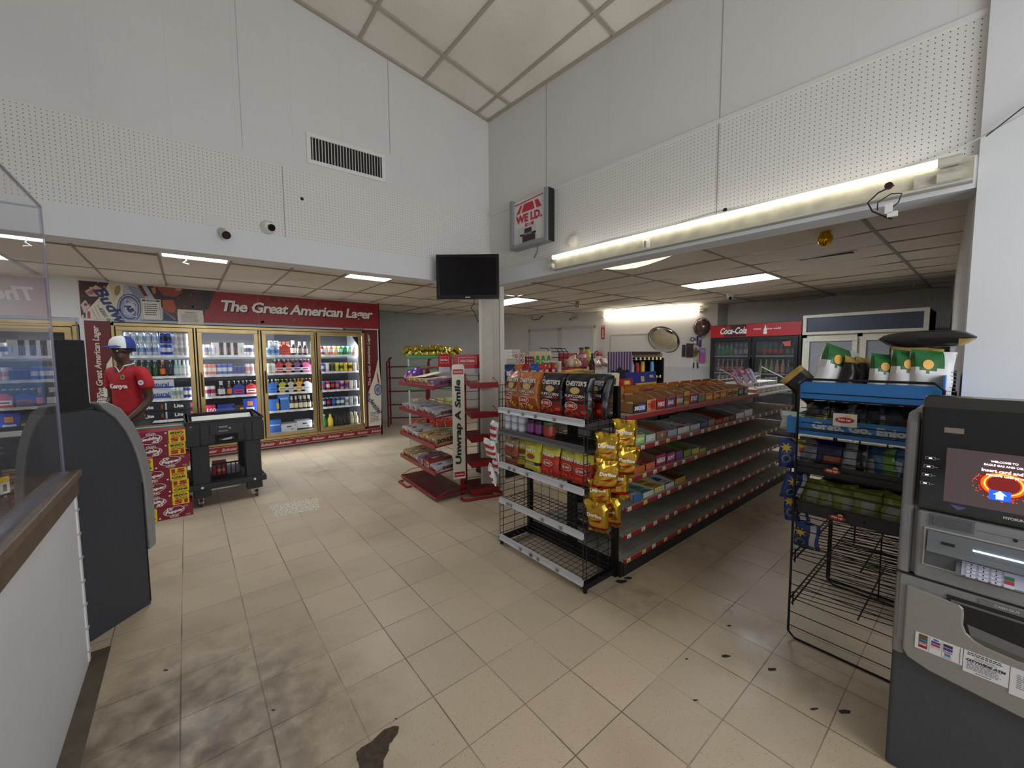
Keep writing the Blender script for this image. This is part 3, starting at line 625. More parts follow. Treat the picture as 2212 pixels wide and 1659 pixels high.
# ---- second cooler bank behind the cash machine
t2 = thing('beer_cooler', 'gold framed cooler door partly hidden behind the grey cash machine by the counter', 'cooler', (0, YC, 0))
w = MB(); w.box(-2.9, -1.12, -.03, .1, 2.02, 2.08, GOLD); w.box(-1.155, -1.115, -.03, .1, .1, 2.03, GOLD); w.box(-2.9, -1.12, -.03, .1, .1, .16, GOLD); w.box(-2.9, -1.12, 1, 1.02, .1, 2.1, DARK); w.box(-2.9, -1.12, 0, .9, 0, .1, DARK); w.build('door_frame', t2)
for a, b in ((-2.0, -1.165), (-2.88, -2.03)):
    w = MB(); w.box(a, b, -.05, 0, 1.93, 2.0, GOLD); w.box(a, b, -.05, 0, .18, .24, GOLD); w.box(a, a+.05, -.05, 0, .24, 1.93, GOLD); w.box(b-.06, b, -.05, 0, .24, 1.93, GOLD); dr = w.build('door', t2)
    w = MB(); w.box(a+.05, b-.06, -.02, -.016, .24, 1.93, PANE); w.build('door_pane', dr)
    for zz in SHZ: w = MB(); w.box(a, b, .06, .8, zz-.02, zz, SHW); w.build('shelf', t2)
    w = MB(); w.box(b-.04, b-.03, .03, .06, .3, 1.9, LED); w.build('light_strip', t2)
# ---- drinks
def can(rgb, band=None, top=(196, 198, 202), h=.165, r=.037, name='beer_can', met=.35):
    a, b = mat(rgb, .3, met), mat(band or rgb, .35, met*.7); m = mat(top, .3, .8); w = MB()
    w.lathe([(r*.82, 0), (r, h*.05), (r, h*.3), (r, h*.68), (r, h*.9), (r*.8, h*.97), (r*.8, h)], [m, a, b, a, a, m], n=12)
    return w.build(name, smooth=True)
def bottle(glass, label, cap, h=.235, r=.034, name='beer_bottle', rough=.12):
    g, l, c = mat(glass, rough, coat=.3), mat(label, .5), mat(cap, .3, .5); w = MB()
    w.lathe([(r*.9, 0), (r, .008), (r, h*.12), (r*1.01, h*.48), (r, h*.5), (r*.9, h*.6), (r*.42, h*.74), (r*.38, h*.93), (r*.46, h*.94), (r*.46, h)], [g, g, l, g, g, g, l if sum(label) > 300 else g, g, c], n=12)
    return w.build(name, smooth=True)
def case(rgb, w_=.3, h=.14, d=.2, txt=None, tcol=(240, 240, 240), band=None, name='beer_case', stripes=(), holes=False):
    m = mat(rgb, .45); w = MB(); w.box(-w_/2, w_/2, 0, d, 0, h, m); y = -.0015
    if band: w.rect(0, h*band[1], w_*.98, h*band[2], mat(band[0], .45), y)
    for (c, cx, cz, a, b) in stripes: w.rect(cx*w_, cz*h, a*w_, b*h, mat(c, .45), y-.0005)
    if txt: w.text(txt, 0, h*.5, h*.42, mat(tcol, .5), y-.001, bold=.03, maxw=w_*.7)
    if holes: w.rect(0, h*.62, w_*.28, h*.16, BLACK, y-.001)
    return w.build(name)
def carrier(rgb, glass, cap, accent=(240, 240, 240), w_=.19, h=.12, name='bottle_carrier'):
    m = mat(rgb, .5); w = MB(); w.box(-w_/2, w_/2, 0, .13, 0, h, m); w.poly([(-w_/2, -.001, h), (w_/2, -.001, h), (w_*.12, -.001, h*1.5), (-w_*.12, -.001, h*1.5)], m)
    w.rect(0, h*.5, w_*.7, h*.5, mat(accent, .5), -.002); w.rect(0, h*.5, w_*.5, h*.16, mat(tuple(int(c*.75) for c in rgb), .5), -.003)
    g, c = mat(glass, .12), mat(cap, .3, .5)
    for i in range(3):
        for j in range(2): w.lathe([(.029, h*.9), (.026, .15), (.012, .18), (.011, .215), (.014, .217), (.014, .23)], [g, g, g, g, c], c=((i-1)*.06, .035+j*.06, 0), n=10)
    return w.build(name)
ORD = ['first', 'second', 'third', 'fourth']; SN = ['top', 'second', 'third', 'fourth', 'bottom']
def row(proto, kind, desc, door, shelf, xa, xb, n, rows=2, dy=.08, y0=.085, zoff=0.0, jit=.004):
    d = DOORS[door]; a = d[0]+.075+(d[1]-d[0]-.15)*xa; b = d[0]+.075+(d[1]-d[0]-.15)*xb
    F = First(proto); lab = '%s, %s shelf, %s cooler door from the person' % (desc, SN[shelf], ORD[door]); R = random.Random(int(xa*1000)+door*31+shelf*7)
    for j in range(rows):
        for i in range(n):
            x = a+(b-a)*(i+.5)/n
            o = F.at((x+R.uniform(-jit, jit), YC+y0+j*dy, SHZ[shelf]+zoff+.001), rz=R.uniform(-.15, .15) if jit else 0, label=lab, group='%s, %s shelf of the %s cooler door' % (desc, SN[shelf], ORD[door])); o['category'] = kind
# door 1 (behind the person)
row(can((200, 214, 226), (120, 150, 190)), 'can', 'tall pale blue silver can', 0, 0, .0, .52, 5, zoff=0)
row(can((200, 214, 226), (150, 170, 200)), 'can', 'stacked pale silver can', 0, 0, .0, .52, 5, 1, zoff=.167)
row(can((40, 70, 170), (210, 215, 225)), 'can', 'dark blue and silver can', 0, 0, .54, .74, 2); row(can((46, 76, 176), (24, 30, 60)), 'can', 'stacked dark blue can', 0, 0, .54, .74, 2, 1, zoff=.167)
row(can((205, 207, 212), (170, 172, 180)), 'can', 'plain silver can', 0, 0, .77, 1.0, 3); row(can((206, 208, 214), (180, 182, 190)), 'can', 'stacked plain silver can', 0, 0, .77, 1.0, 3, 1, zoff=.167)
row(bottle((24, 70, 34), (40, 90, 50), (210, 210, 200)), 'bottle', 'green glass bottle', 0, 1, .0, .5, 5)
row(bottle((48, 24, 14), (224, 110, 40), (240, 240, 236)), 'bottle', 'brown bottle with an orange label', 0, 1, .5, .62, 1); row(bottle((20, 20, 26), (44, 50, 70), (240, 240, 236)), 'bottle', 'black bottle', 0, 1, .63, .74, 1)
row(bottle((150, 190, 180), (200, 214, 222), (240, 240, 236)), 'bottle', 'pale green bottle', 0, 1, .75, .87, 2); row(bottle((210, 214, 216), (240, 240, 240), (240, 240, 236)), 'bottle', 'clear bottle with white label', 0, 1, .88, 1.0, 2)
cs = case((206, 210, 222), .36, .145, .26, 'Natural', (40, 60, 140), band=((48, 70, 160), .2, .18), stripes=[((90, 96, 120), -.36, .55, .16, .6)])
row(cs, 'carton', 'white and blue beer carton', 0, 2, .28, .66, 1, 1, jit=0); row(dup(cs), 'carton', 'upper white and blue beer carton', 0, 2, .28, .66, 1, 1, zoff=.148, jit=0)
row(can((196, 214, 206), (150, 170, 170)), 'can', 'wrapped pale green can', 0, 2, .68, .86, 3); row(can((60, 80, 160), (220, 222, 228)), 'can', 'blue and white can', 0, 2, .88, 1.0, 2)
cs = case((22, 26, 34), .34, .13, .26, 'Lite', (235, 238, 240), stripes=[((190, 196, 200), -.44, .5, .06, .8), ((150, 60, 50), .44, .5, .08, .5)])
for i, (xa, zz, ds) in enumerate(((.3, 0, 'lower'), (.3, .135, 'upper'), (.78, .135, 'upper'), (.78, 0, 'lower'))):
    row(cs if i == 0 else dup(cs), 'carton', '%s black Lite carton %s' % (ds, 'by the handle' if xa > .5 else 'behind the arm'), 0, 3, xa-.2, xa+.2, 1, 1, zoff=zz, jit=0)
# door 2
cs = case((224, 222, 220), .15, .2, .2, None, stripes=[((200, 40, 60), -.2, .4, .05, .5), ((120, 120, 130), .2, .4, .05, .5)])
row(cs, 'carton', 'white carton with thin red mark', 1, 0, .22, .78, 4, 1, jit=0); row(can((214, 214, 220), (150, 160, 200)), 'can', 'silver lilac can', 1, 0, .0, .2, 2); row(can((236, 236, 238), (70, 80, 120)), 'can', 'white can with blue mark', 1, 0, .82, 1.0, 2)
row(can((224, 120, 100), (236, 230, 226)), 'can', 'salmon and white can', 1, 1, .0, .22, 3); row(can((26, 78, 190), (220, 226, 240)), 'can', 'bright blue can', 1, 1, .24, .56, 3); row(can((24, 60, 160), (16, 40, 120), h=.13), 'can', 'short blue can', 1, 1, .57, .8, 3); row(can((232, 226, 226), (220, 150, 150)), 'can', 'pale pink can', 1, 1, .82, 1.0, 2)
row(can((220, 216, 224), (170, 60, 100)), 'can', 'white can with pink label', 1, 2, .0, .2, 2); row(bottle((20, 20, 24), (200, 204, 208), (220, 220, 220), r=.05), 'bottle', 'wide dark bottle with oval label', 1, 2, .22, .4, 1); row(bottle((20, 24, 40), (220, 120, 60), (200, 200, 210)), 'bottle', 'dark blue bottle', 1, 2, .42, .52, 1)
row(carrier((36, 60, 170), (26, 20, 20), (230, 230, 230), (200, 60, 70)), 'carton', 'blue six bottle carrier', 1, 2, .53, .8, 1, 1, jit=0); row(carrier((196, 40, 44), (40, 20, 14), (220, 220, 220)), 'carton', 'red six bottle carrier', 1, 2, .8, 1.04, 1, 1, jit=0)
row(case((196, 40, 90), .16, .17, .2, '100', (250, 220, 230)), 'carton', 'pink carton', 1, 3, .0, .2, 1, 1, jit=0); row(case((34, 56, 150), .26, .17, .2, None, band=((60, 90, 190), .5, .3)), 'carton', 'large blue carton', 1, 3, .22, .52, 1, 1, jit=0)
row(case((40, 44, 56), .16, .14, .2, None, stripes=[((230, 180, 60), .3, .4, .3, .6)]), 'carton', 'dark carton with yellow corner', 1, 3, .53, .73, 1, 1, jit=0); row(case((40, 70, 190), .19, .24, .2, None, stripes=[((240, 150, 60), 0, .66, .4, .3), ((220, 226, 250), 0, .3, .6, .2)]), 'carton', 'blue carton with orange bottle picture', 1, 3, .76, 1.0, 1, 1, jit=0)
row(case((46, 90, 180), .22, .2, .3), 'carton', 'blue carton low in the cooler', 1, 4, .0, .95, 3, 1, jit=0)
# door 3
row(can((120, 170, 210), (60, 110, 190), h=.12), 'can', 'light blue can', 2, 0, .0, .3, 3); row(can((150, 185, 215), (230, 235, 240), h=.12), 'can', 'stacked light blue can', 2, 0, .05, .3, 2, 1, zoff=.122)
row(carrier((190, 60, 44), (110, 40, 24), (200, 60, 50), (210, 90, 70), w_=.17), 'carton', 'orange red bottle carrier', 2, 0, .33, .53, 1, 1, jit=0); row(bottle((40, 24, 14), (236, 230, 214), (240, 240, 230), r=.042, h=.25), 'bottle', 'big brown bottle with cream label', 2, 0, .55, .7, 1); row(bottle((60, 48, 44), (150, 140, 140), (190, 180, 170), r=.036), 'bottle', 'smoky brown bottle', 2, 0, .72, .98, 2)
row(can((236, 236, 236), (222, 222, 226), h=.17), 'can', 'plain white tall can', 2, 1, .0, .2, 2)
for i, (c, g) in enumerate((((206, 60, 70), (90, 24, 30)), ((220, 120, 90), (140, 50, 30)), ((130, 80, 150), (60, 30, 80)), ((220, 100, 150), (120, 40, 60)))):
    row(carrier(c, g, (230, 226, 230), (228, 226, 236)), 'carton', ['crimson', 'salmon', 'purple', 'pink'][i]+' bottle carrier', 2, 1, .2+.2*i, .4+.2*i, 1, 1, jit=0)
row(carrier((50, 110, 200), (100, 110, 110), (230, 230, 230), (70, 130, 210), w_=.2), 'carton', 'blue bottle carrier', 2, 2, .0, .24, 1, 1, jit=0)
for i, (c, g) in enumerate((((190, 190, 60), (40, 80, 30)), ((200, 200, 196), (60, 70, 60)), ((232, 170, 40), (200, 150, 30)), ((200, 214, 232), (100, 30, 30)))):
    row(carrier(c, g, (220, 200, 60), (226, 216, 200)), 'carton', ['lime green', 'grey', 'yellow', 'pale blue'][i]+' bottle carrier', 2, 2, .25+.19*i, .44+.19*i, 1, 1, jit=0)
row(case((52, 118, 206), .2, .2, .2, None, stripes=[((230, 170, 90), .3, .4, .2, .5)]), 'carton', 'blue carton with a bottle picture', 2, 3, .0, .25, 1, 1, jit=0); row(case((60, 126, 214), .17, .27, .2, None, stripes=[((150, 190, 235), 0, .75, .7, .14)]), 'carton', 'tall blue carton', 2, 3, .26, .46, 1, 1, jit=0)
row(bottle((40, 44, 30), (232, 226, 196), (230, 230, 220), r=.035), 'bottle', 'dark bottle with pale label', 2, 3, .48, 1.0, 5)
row(case((44, 100, 190), .2, .22, .2, None, stripes=[((150, 190, 235), 0, .6, .8, .1)]), 'carton', 'blue carton', 2, 4, .0, .24, 1, 1, jit=0); cs = case((216, 218, 222), .25, .13, .25, None, holes=True, stripes=[((60, 60, 60), .4, .8, .06, .1), ((180, 160, 90), .2, .25, .12, .2)])
row(cs, 'carton', 'white carton with a hand hole', 2, 4, .28, .62, 1, 1, jit=0); row(dup(cs), 'carton', 'raised white carton with a hand hole', 2, 4, .64, 1.0, 1, 1, zoff=.03, jit=0)
# door 4
def cans4(s, lst, hh=.16):
    for i, (c, b, nm) in enumerate(lst): row(can(c, b, h=hh), 'can', nm, 3, s, i/len(lst), (i+1)/len(lst), 1, 3, dy=.07)
cans4(0, [((150, 40, 100), (230, 200, 220), 'magenta can'), ((190, 210, 130), (220, 222, 220), 'lime can'), ((226, 110, 110), (236, 220, 220), 'coral can'), ((230, 176, 60), (220, 220, 216), 'amber can'), ((50, 150, 90), (210, 230, 214), 'emerald can'), ((30, 110, 60), (40, 140, 80), 'dark green can'), ((120, 170, 140), (200, 230, 210), 'sage green can'), ((226, 180, 200), (236, 226, 232), 'blush pink can')])
cans4(1, [((40, 80, 190), (200, 210, 235), 'royal blue can'), ((200, 210, 225), (236, 238, 240), 'silver white can'), ((90, 90, 60), (60, 60, 44), 'olive can'), ((214, 206, 60), (190, 190, 80), 'lemon yellow can'), ((200, 196, 70), (80, 80, 60), 'yellow and charcoal can'), ((232, 200, 40), (214, 190, 60), 'golden yellow can'), ((240, 206, 30), (90, 70, 30), 'yellow can with a brown band'), ((214, 214, 200), (236, 236, 230), 'ivory can')])
cans4(2, [((40, 110, 200), (180, 60, 80), 'blue can with a red band'), ((200, 30, 50), (240, 240, 240), 'scarlet and white can'), ((40, 30, 40), (200, 40, 60), 'black can with a red band'), ((110, 60, 140), (210, 120, 120), 'violet can'), ((220, 160, 190), (90, 70, 150), 'pink and violet can'), ((200, 90, 70), (70, 80, 160), 'rust and blue can'), ((226, 226, 224), (240, 240, 240), 'snow white can'), ((214, 216, 220), (236, 236, 240), 'frosty white can')])
cans4(3, [((24, 40, 120), (200, 210, 240), 'navy can'), ((30, 26, 40), (180, 40, 60), 'black and crimson can'), ((40, 70, 150), (60, 120, 200), 'cobalt can'), ((60, 80, 110), (200, 210, 220), 'slate can'), ((40, 90, 160), (230, 235, 240), 'blue and white can'), ((210, 214, 214), (130, 150, 150), 'silver can with a grey band'), ((190, 210, 224), (226, 230, 234), 'icy silver can'), ((220, 220, 222), (170, 172, 176), 'pewter white can')])
row(bottle((40, 120, 50), (60, 140, 70), (230, 230, 220), r=.038), 'bottle', 'green bottle', 3, 4, .0, .13, 1); row(bottle((230, 200, 30), (240, 214, 60), (60, 120, 40), r=.05, h=.25, rough=.3), 'bottle', 'bright yellow bottle', 3, 4, .13, .3, 1, 1); row(bottle((18, 16, 18), (36, 34, 36), (60, 56, 50)), 'bottle', 'black glass bottle', 3, 4, .31, .74, 5); row(bottle((190, 186, 130), (220, 220, 200), (230, 230, 230), r=.036), 'bottle', 'pale olive bottle', 3, 4, .76, 1.0, 2)
# hidden-bank drinks seen between the counter glass and the cash machine
for s_, (c_, b_, nm) in enumerate((((60, 60, 150), (210, 150, 190), 'violet and pink can'), ((40, 70, 170), (200, 210, 230), 'blue can'), ((190, 40, 60), (230, 200, 200), 'red can'), ((60, 150, 70), (160, 220, 150), 'green can'), ((70, 60, 150), (90, 100, 200), 'indigo can'))):
    F = First(can(c_, b_))
    for k in range(8):
        o = F.at((-1.28-.10*k, YC+.12, SHZ[s_]+.001), label='%s on a shelf of the half hidden gold cooler by the counter' % nm, group=nm+'s in the half hidden cooler'); o['category'] = 'can'
l = area('cooler_shelf_light', (-1.6, YC+.12, ZT-.12), (-1.6, YC+.45, 0.6), .7, .08, 12, (0.88, 0.94, 1.0)); l.data.spread = 2.6
# bits on top shelf of door 4
w = MB(); w.poly([(2.48, YC-.024, 1.97), (2.585, YC-.024, 1.97), (2.585, YC-.024, 1.80)], BLACK); o = w.build('corner_sticker'); tag(o, 'black corner sticker inside the cooler door nearest the red rack', 'sticker')
# ================================================================ BANNERS ROUND THE COOLER
BR = mat((146, 30, 34), .4); BRD = mat((104, 24, 26), .4); BD = mat((58, 30, 28), .45); CRM = mat((224, 216, 198), .45); NVY = mat((50, 62, 104), .45); LBL = mat((196, 196, 200), .45); AMB = mat((170, 74, 30), .35)
t = thing('lager_banner', 'long red beer banner reading The Great American Lager above the cooler doors', 'banner', (0, YC-.004, 0))
w = MB(); x0, x1, z0, z1 = -1.065, 3.015, 2.125, 2.635; w.box(x0, x1, -.004, .002, z0, z1, BR); y = -.006
R_ = random.Random(4)
def G(cx, cy): q = ony(160+cx/6.9125, 590+cy/6.9125, YC); return (max(x0+.004, min(x1-.004, q.x)), max(z0+.006, min(z1-.006, q.z)))
def A(pts, c, k): w.poly([(*[(g[0], y-.0004*k, g[1])][0],) for g in [G(*q) for q in pts][::-1]], c if not isinstance(c, tuple) else mat(c, .4))
def E(cx, cy, rx, ry, c, k, rot=0.0, n=22): A([(cx+rx*math.cos(t_)*math.cos(rot)-ry*math.sin(t_)*math.sin(rot), cy+rx*math.cos(t_)*math.sin(rot)+ry*math.sin(t_)*math.cos(rot)) for t_ in [2*PI*i/n for i in range(n)]], c, k)
def T(txt, cx, cy, h, m, k, rot, tw=None, **kk):
    gx, gz = G(cx, cy); w.text(txt, gx, gz, h, m, y-.0004*k, w=tw, rot=rot, **kk)
A([(45, 95), (2110, 255), (2090, 330), (2040, 430), (1960, 540), (1930, 790), (90, 745)], (62, 30, 28), 1)
for k_ in range(40): E(R_.uniform(1350, 1850), R_.uniform(240, 720), R_.uniform(10, 40), R_.uniform(8, 30), R_.choice([(112, 36, 28), (90, 34, 28), (128, 48, 34), (74, 30, 26)]), 2, n=8)
for k_ in range(26): E(R_.uniform(60, 480), R_.uniform(130, 560), R_.uniform(8, 26), R_.uniform(8, 22), R_.choice([(150, 96, 90), (190, 160, 156), (110, 50, 46)]), 2, n=8)
A([(160, 270), (330, 180), (440, 250), (380, 350), (230, 350)], (206, 172, 162), 3); A([(180, 290), (300, 230), (350, 280), (250, 330)], (170, 110, 100), 4); A([(90, 470), (170, 400), (240, 500), (150, 600)], (206, 178, 168), 3); E(175, 470, 26, 22, (120, 60, 56), 4)
A([(96, 740), (100, 640), (230, 520), (420, 320), (520, 150), (780, 160), (740, 420), (640, 600), (660, 745)], (214, 206, 188), 4)
A([(520, 140), (620, 140), (650, 330), (600, 430), (560, 300)], (206, 190, 150), 5); E(650, 260, 45, 80, (150, 136, 92), 6, .2)
A([(740, 160), (1010, 180), (1180, 350), (1330, 540), (1380, 748), (640, 745), (660, 600), (720, 400)], (176, 180, 194), 5)
for k_ in range(7): A([(800+25*k_, 190+4*k_), (810+25*k_, 190+4*k_), (985+25*k_, 450+10*k_), (975+25*k_, 450+10*k_)], (84, 84, 110), 6)
A([(945, 178), (1010, 180), (1105, 345), (1045, 345)], (110, 32, 26), 7); A([(1020, 182), (1080, 186), (1180, 345), (1120, 345)], (160, 176, 190), 7)
A([(200, 570), (240, 570), (255, 728), (205, 728)], (168, 66, 58), 6); A([(140, 600), (180, 590), (180, 725), (150, 725)], (54, 60, 96), 6)
E(825, 520, 178, 212, (66, 70, 108), 7, -.25, 34); E(825, 520, 165, 198, (176, 180, 198), 8, -.25, 34); E(825, 520, 150, 182, (86, 90, 128), 9, -.25, 34); E(828, 520, 128, 155, (150, 156, 182), 10, -.25, 30); A([(760, 385), (935, 450), (940, 665), (745, 610)], (196, 200, 212), 11); A([(775, 400), (925, 458), (930, 650), (758, 600)], (112, 118, 152), 12); E(835, 530, 88, 100, (176, 182, 200), 13, 0, 26); E(835, 530, 66, 78, (196, 200, 214), 14, 0, 24)
T('AB', 830, 530, .07, NVY, 15, -1.05, bold=.08); T('Budw', 560, 500, .13, NVY, 16, -1.13, tw=.50, shear=.25, bold=.035); T('KING O', 465, 625, .04, mat((90, 86, 96), .4), 16, -1.15)
for k_ in range(3): T('brewed by our', 395-42*k_, 560+30*k_, .018, mat((110, 104, 110), .4), 6, -1.25, tw=.15)
E(1420, 270, 190, 130, (40, 34, 34), 5, .1); A([(1225, 200), (1600, 218), (1600, 300), (1500, 360), (1330, 330)], (140, 62, 34), 6); E(1560, 240, 50, 28, (196, 120, 50), 7); A([(1150, 230), (1215, 200), (1225, 290), (1190, 320)], (190, 110, 70), 7); A([(1320, 400), (1480, 400), (1525, 520), (1500, 600), (1330, 570)], (170, 76, 40), 6); A([(1330, 545), (1530, 640), (1520, 750), (1000, 748), (1040, 690), (1330, 690)], (58, 62, 80), 7); A([(1330, 560), (1360, 570), (1525, 690), (1500, 700)], (130, 132, 140), 8)
for k_ in range(14): A([(1040+24*k_, 695), (1052+24*k_, 695), (1085+24*k_, 745), (1073+24*k_, 745)], (120, 124, 140), 9)
E(1970, 400, 70, 150, (40, 30, 32), 3)
for k_ in range(60): w.disc(R_.uniform(.62, 2.95), R_.uniform(2.16, 2.6), R_.uniform(.008, .03), mat(R_.choice([(160, 38, 38), (132, 26, 30), (170, 50, 46)]), .4), y-.0006, 8)
for k_ in range(8): w.rect(1.2+.24*k_, R_.uniform(2.46, 2.6), .10, .06, mat((126, 24, 28), .4), y-.0008)
w.box(x0, x1, -.006, .0, z1-.008, z1, mat((206, 204, 198), .4)); w.box(x0, x1, -.006, 0, z0, z0+.006, mat((206, 204, 198), .4)); w.rect(ony(557, 660, YC).x, 2.38, .004, .5, mat((190, 140, 134), .5), y-.002)
w.build('panel', t)
xa_, xb_ = ony(475, 660, YC).x, ony(804, 682, YC).x
w = MB(); w.text('The Great American Lager', (xa_+xb_)/2+.012, 2.375, .235, mat((40, 20, 20), .5), -.010, w=xb_-xa_, bold=.04, shear=.2, spacing=.92); w.text('The Great American Lager', (xa_+xb_)/2, 2.385, .23, mat((240, 234, 226), .4), -.012, w=xb_-xa_, bold=.03, shear=.2, spacing=.92); w.build('lettering', t)
def side_banner(name, label, xa, xb, za, zb, tx, tz, tl, th):
    t = thing(name, label, 'banner', (0, YC-.003, 0)); w = MB(); w.box(xa, xb, -.004, 0, za, zb, BRD); w.build('panel', t)
    w = MB(); w.text('The Great American Lager', tx, tz, th, CRM, -.006, w=tl, bold=.015, shear=.15, rot=PI/2, spacing=.95); w.build('lettering', t); return t
t = side_banner('upright_banner', 'narrow red upright banner beside the cooler door next to the person', -1.045, -.80, .03, 2.10, -.935, 1.53, 1.0, .085)
w = MB(); w.poly([(-.80, -.006, 1.62), (-.86, -.006, 1.5), (-.90, -.006, 1.2), (-1.0, -.006, .95), (-1.0, -.006, .1), (-.80, -.006, .1)], CRM); w.poly([(-.80, -.007, 1.3), (-.86, -.007, 1.24), (-.84, -.007, 1.1), (-.80, -.007, 1.12)], mat((150, 50, 50), .4)); w.fuzz(-.89, .95, .16, 6, .035, mat((90, 90, 110), .4), -.0075); w.build('bottle_picture', t)
t = side_banner('upright_banner', 'narrow red upright banner with a bottle picture at the aisle end of the cooler', 2.715, 2.975, .03, 2.11, 2.80, 1.52, 1.02, .07)
w = MB(); P = [(2.965, 1.52), (2.93, 1.35), (2.87, 1.15), (2.80, .98), (2.755, .85), (2.745, .2), (3.0, .2), (3.02, .9), (3.0, 1.3), (2.985, 1.52)]
w.prism([(a, -.02, b) for a, b in P], (0, .014, 0), CRM); w.prism([(2.93, -.022, 1.28), (2.96, -.022, 1.22), (2.99, -.022, 1.02), (2.95, -.022, 1.08)], (0, .001, 0), mat((150, 50, 50), .4)); w.disc(2.95, .92, .075, mat((90, 100, 140), .4), -.022, 20, inner=.7, ry=.12); w.disc(2.95, .92, .04, mat((120, 130, 160), .4), -.022, 16, ry=.07)
w.text('Budweiser', 2.86, .64, .11, NVY, -.024, w=.5, rot=-.95, shear=.3, bold=.02); w.fuzz(2.88, .38, .2, 7, .03, mat((110, 100, 110), .4), -.022); w.build('bottle_picture', t)
t = thing('kick_banner', 'low red banner with repeated white script along the foot of the cooler', 'banner', (0, YC-.032, 0))
w = MB(); w.box(-1.04, 2.99, -.004, .02, .03, .155, BR); w.rect(.97, .148, 4.0, .005, CRM, -.005); w.rect(.97, .04, 4.0, .006, CRM, -.005); w.build('panel', t)
w = MB()
for k in range(15): w.text('Budweiser', -.86+.268*k, .095, .052, mat((224, 206, 196), .4), -.006, w=.2, shear=.35, bold=.02)
w.build('lettering', t)
def notice(label, cx, cz, wd, h, bold, rz=0.0, y=YC-.018):
    t = thing('paper_notice', label, 'notice', (cx, y, cz), rz); w = MB(); w.box(-wd/2, wd/2, -.001, 0, -h/2, h/2, mat((222, 218, 208), .6))
    if bold: w.disc(0, 0, .001, BLACK, -.002); w.rect(0, h*.42, wd*.86, h*.07, BLACK, -.002); w.text('NO LOITERING', 0, h*.42, h*.045, WHITE, -.003, maxw=wd*.7, bold=.03); w.rect(-wd*.44, 0, .003, h*.9, BLACK, -.002); w.rect(wd*.44, 0, .003, h*.9, BLACK, -.002); w.rect(0, -h*.46, wd*.88, .003, BLACK, -.002); w.fuzz(0, 0, wd*.7, 6, h*.1, mat((60, 60, 64), .6), -.002)
    else: w.text('WARNING', 0, h*.3, h*.09, mat((90, 88, 84), .6), -.002); w.fuzz(0, -h*.08, wd*.74, 8, h*.068, mat((130, 128, 122), .6), -.002); w.rect(-wd/2+.004, 0, .012, h*.5, WHITE, -.002); w.rect(wd/2-.004, 0, .012, h*.5, WHITE, -.002)
    w.build('sheet', t); return t
n0, n1 = ony(304, 645, YC), ony(350, 692, YC); notice('square white notice with black heading taped over the beer banner', (n0.x+n1.x)/2, (n0.z+n1.z)/2, n1.x-n0.x, n0.z-n1.z, True)
n0, n1 = ony(383, 668, YC), ony(440, 702, YC); notice('cream warning sheet taped to the lower edge of the beer banner', (n0.x+n1.x)/2, (n0.z+n1.z)/2, n1.x-n0.x, n0.z-n1.z, False)
# ================================================================ COUNTER AND ITS SCREEN
t = thing('service_counter', 'long white shop counter with a worn brown wooden ledge', 'counter', (0, 0, 0))
CW = wall_material('counter_panel', (214, 214, 218), stain=.18)
WOOD = mat((112, 92, 72), .5, noise=.35, nscale=12)
w = MB(); w.box(-1.2, -.47, -1.3, 2.92, 0.0, .915, CW); w.build('body', t)
w = MB(); w.box(-1.2, -.445, -1.3, 2.97, .985, 1.02, WOOD); w.box(-.50, -.455, -1.3, 2.94, .90, .985, mat((98, 80, 62), .55, noise=.3, nscale=10)); w.build('ledge', t, bevel=.006)
w = MB(); w.box(-.476, -.464, 2.90, 2.93, .02, .90, mat((238, 238, 240), .35))
for k in range(7): w.box(-.478, -.458, 2.895, 2.925, .07+.125*k, .078+.125*k, mat((180, 180, 184), .5))
w.build('corner_bead', t)
ACR = glassy('acrylic_screen', tint=(.985, .98, .99), opac=0.035, f0=0.03)
EDG = mat((150, 144, 168), .2, alpha=.55)
t = thing('counter_screen', 'tall clear acrylic screen standing on the counter ledge', 'screen', (0, 0, 0))
w = MB(); w.box(-.50, -.494, -1.3, 2.89, 1.02, 2.305, ACR); w.build('front_pane', t)
w = MB(); w.box(-1.9, -.5, 2.90, 2.906, 1.021, 2.30, ACR); w.build('return_pane', t)
w = MB(); w.box(-.502, -.492, 2.888, 2.906, 1.02, 2.306, EDG); w.box(-.503, -.491, -1.3, 2.89, 2.300, 2.308, EDG); w.box(-1.9, -.5, 2.898, 2.908, 2.296, 2.304, EDG); w.box(-.51, -.48, -1.3, 2.89, 1.02, 1.032, mat((140, 140, 150), .25, alpha=.7)); w.build('edge_strip', t)
# things behind the screen
t = thing('price_tag_strip', 'leaning strip of yellow and white price tags behind the counter screen', 'price tags', (-.66, 2.52, 1.021), math.radians(62))
w = MB(); w.box(-.12, .12, -.003, .003, 0, .085, mat((90, 88, 90), .5))
for k in range(5):
    x = -.1+.048*k; w.rect(x, .03, .04, .05, WHITE, -.005); w.rect(x, .065, .042, .026, mat((226, 196, 60), .5), -.005); w.rect(x, .03, .015, .03, mat((90, 90, 90), .5), -.006)
w.build('strip', t)
t = thing('lighter_display', 'dark red display box of small packets on the counter behind the screen', 'display box', (-.95, 2.3, 1.021), math.radians(80))
w = MB(); w.box(-.14, .14, -.08, .08, 0, .03, mat((110, 24, 34), .5)); w.box(-.14, .14, .05, .08, .03, .28, mat((110, 24, 34), .5))
for s in (-.14, .13): w.box(s, s+.01, -.08, .05, .03, .2, mat((110, 24, 34), .5))
w.build('tray', t)
w = MB(); R_ = random.Random(3)
for k in range(8): w.box(-.12+.03*k, -.096+.03*k, -.06, -.0, .03, .03+R_.uniform(.06, .1), mat(R_.choice([(40, 50, 46), (70, 90, 80), (30, 30, 36), (90, 60, 60), (120, 120, 130)]), .3))
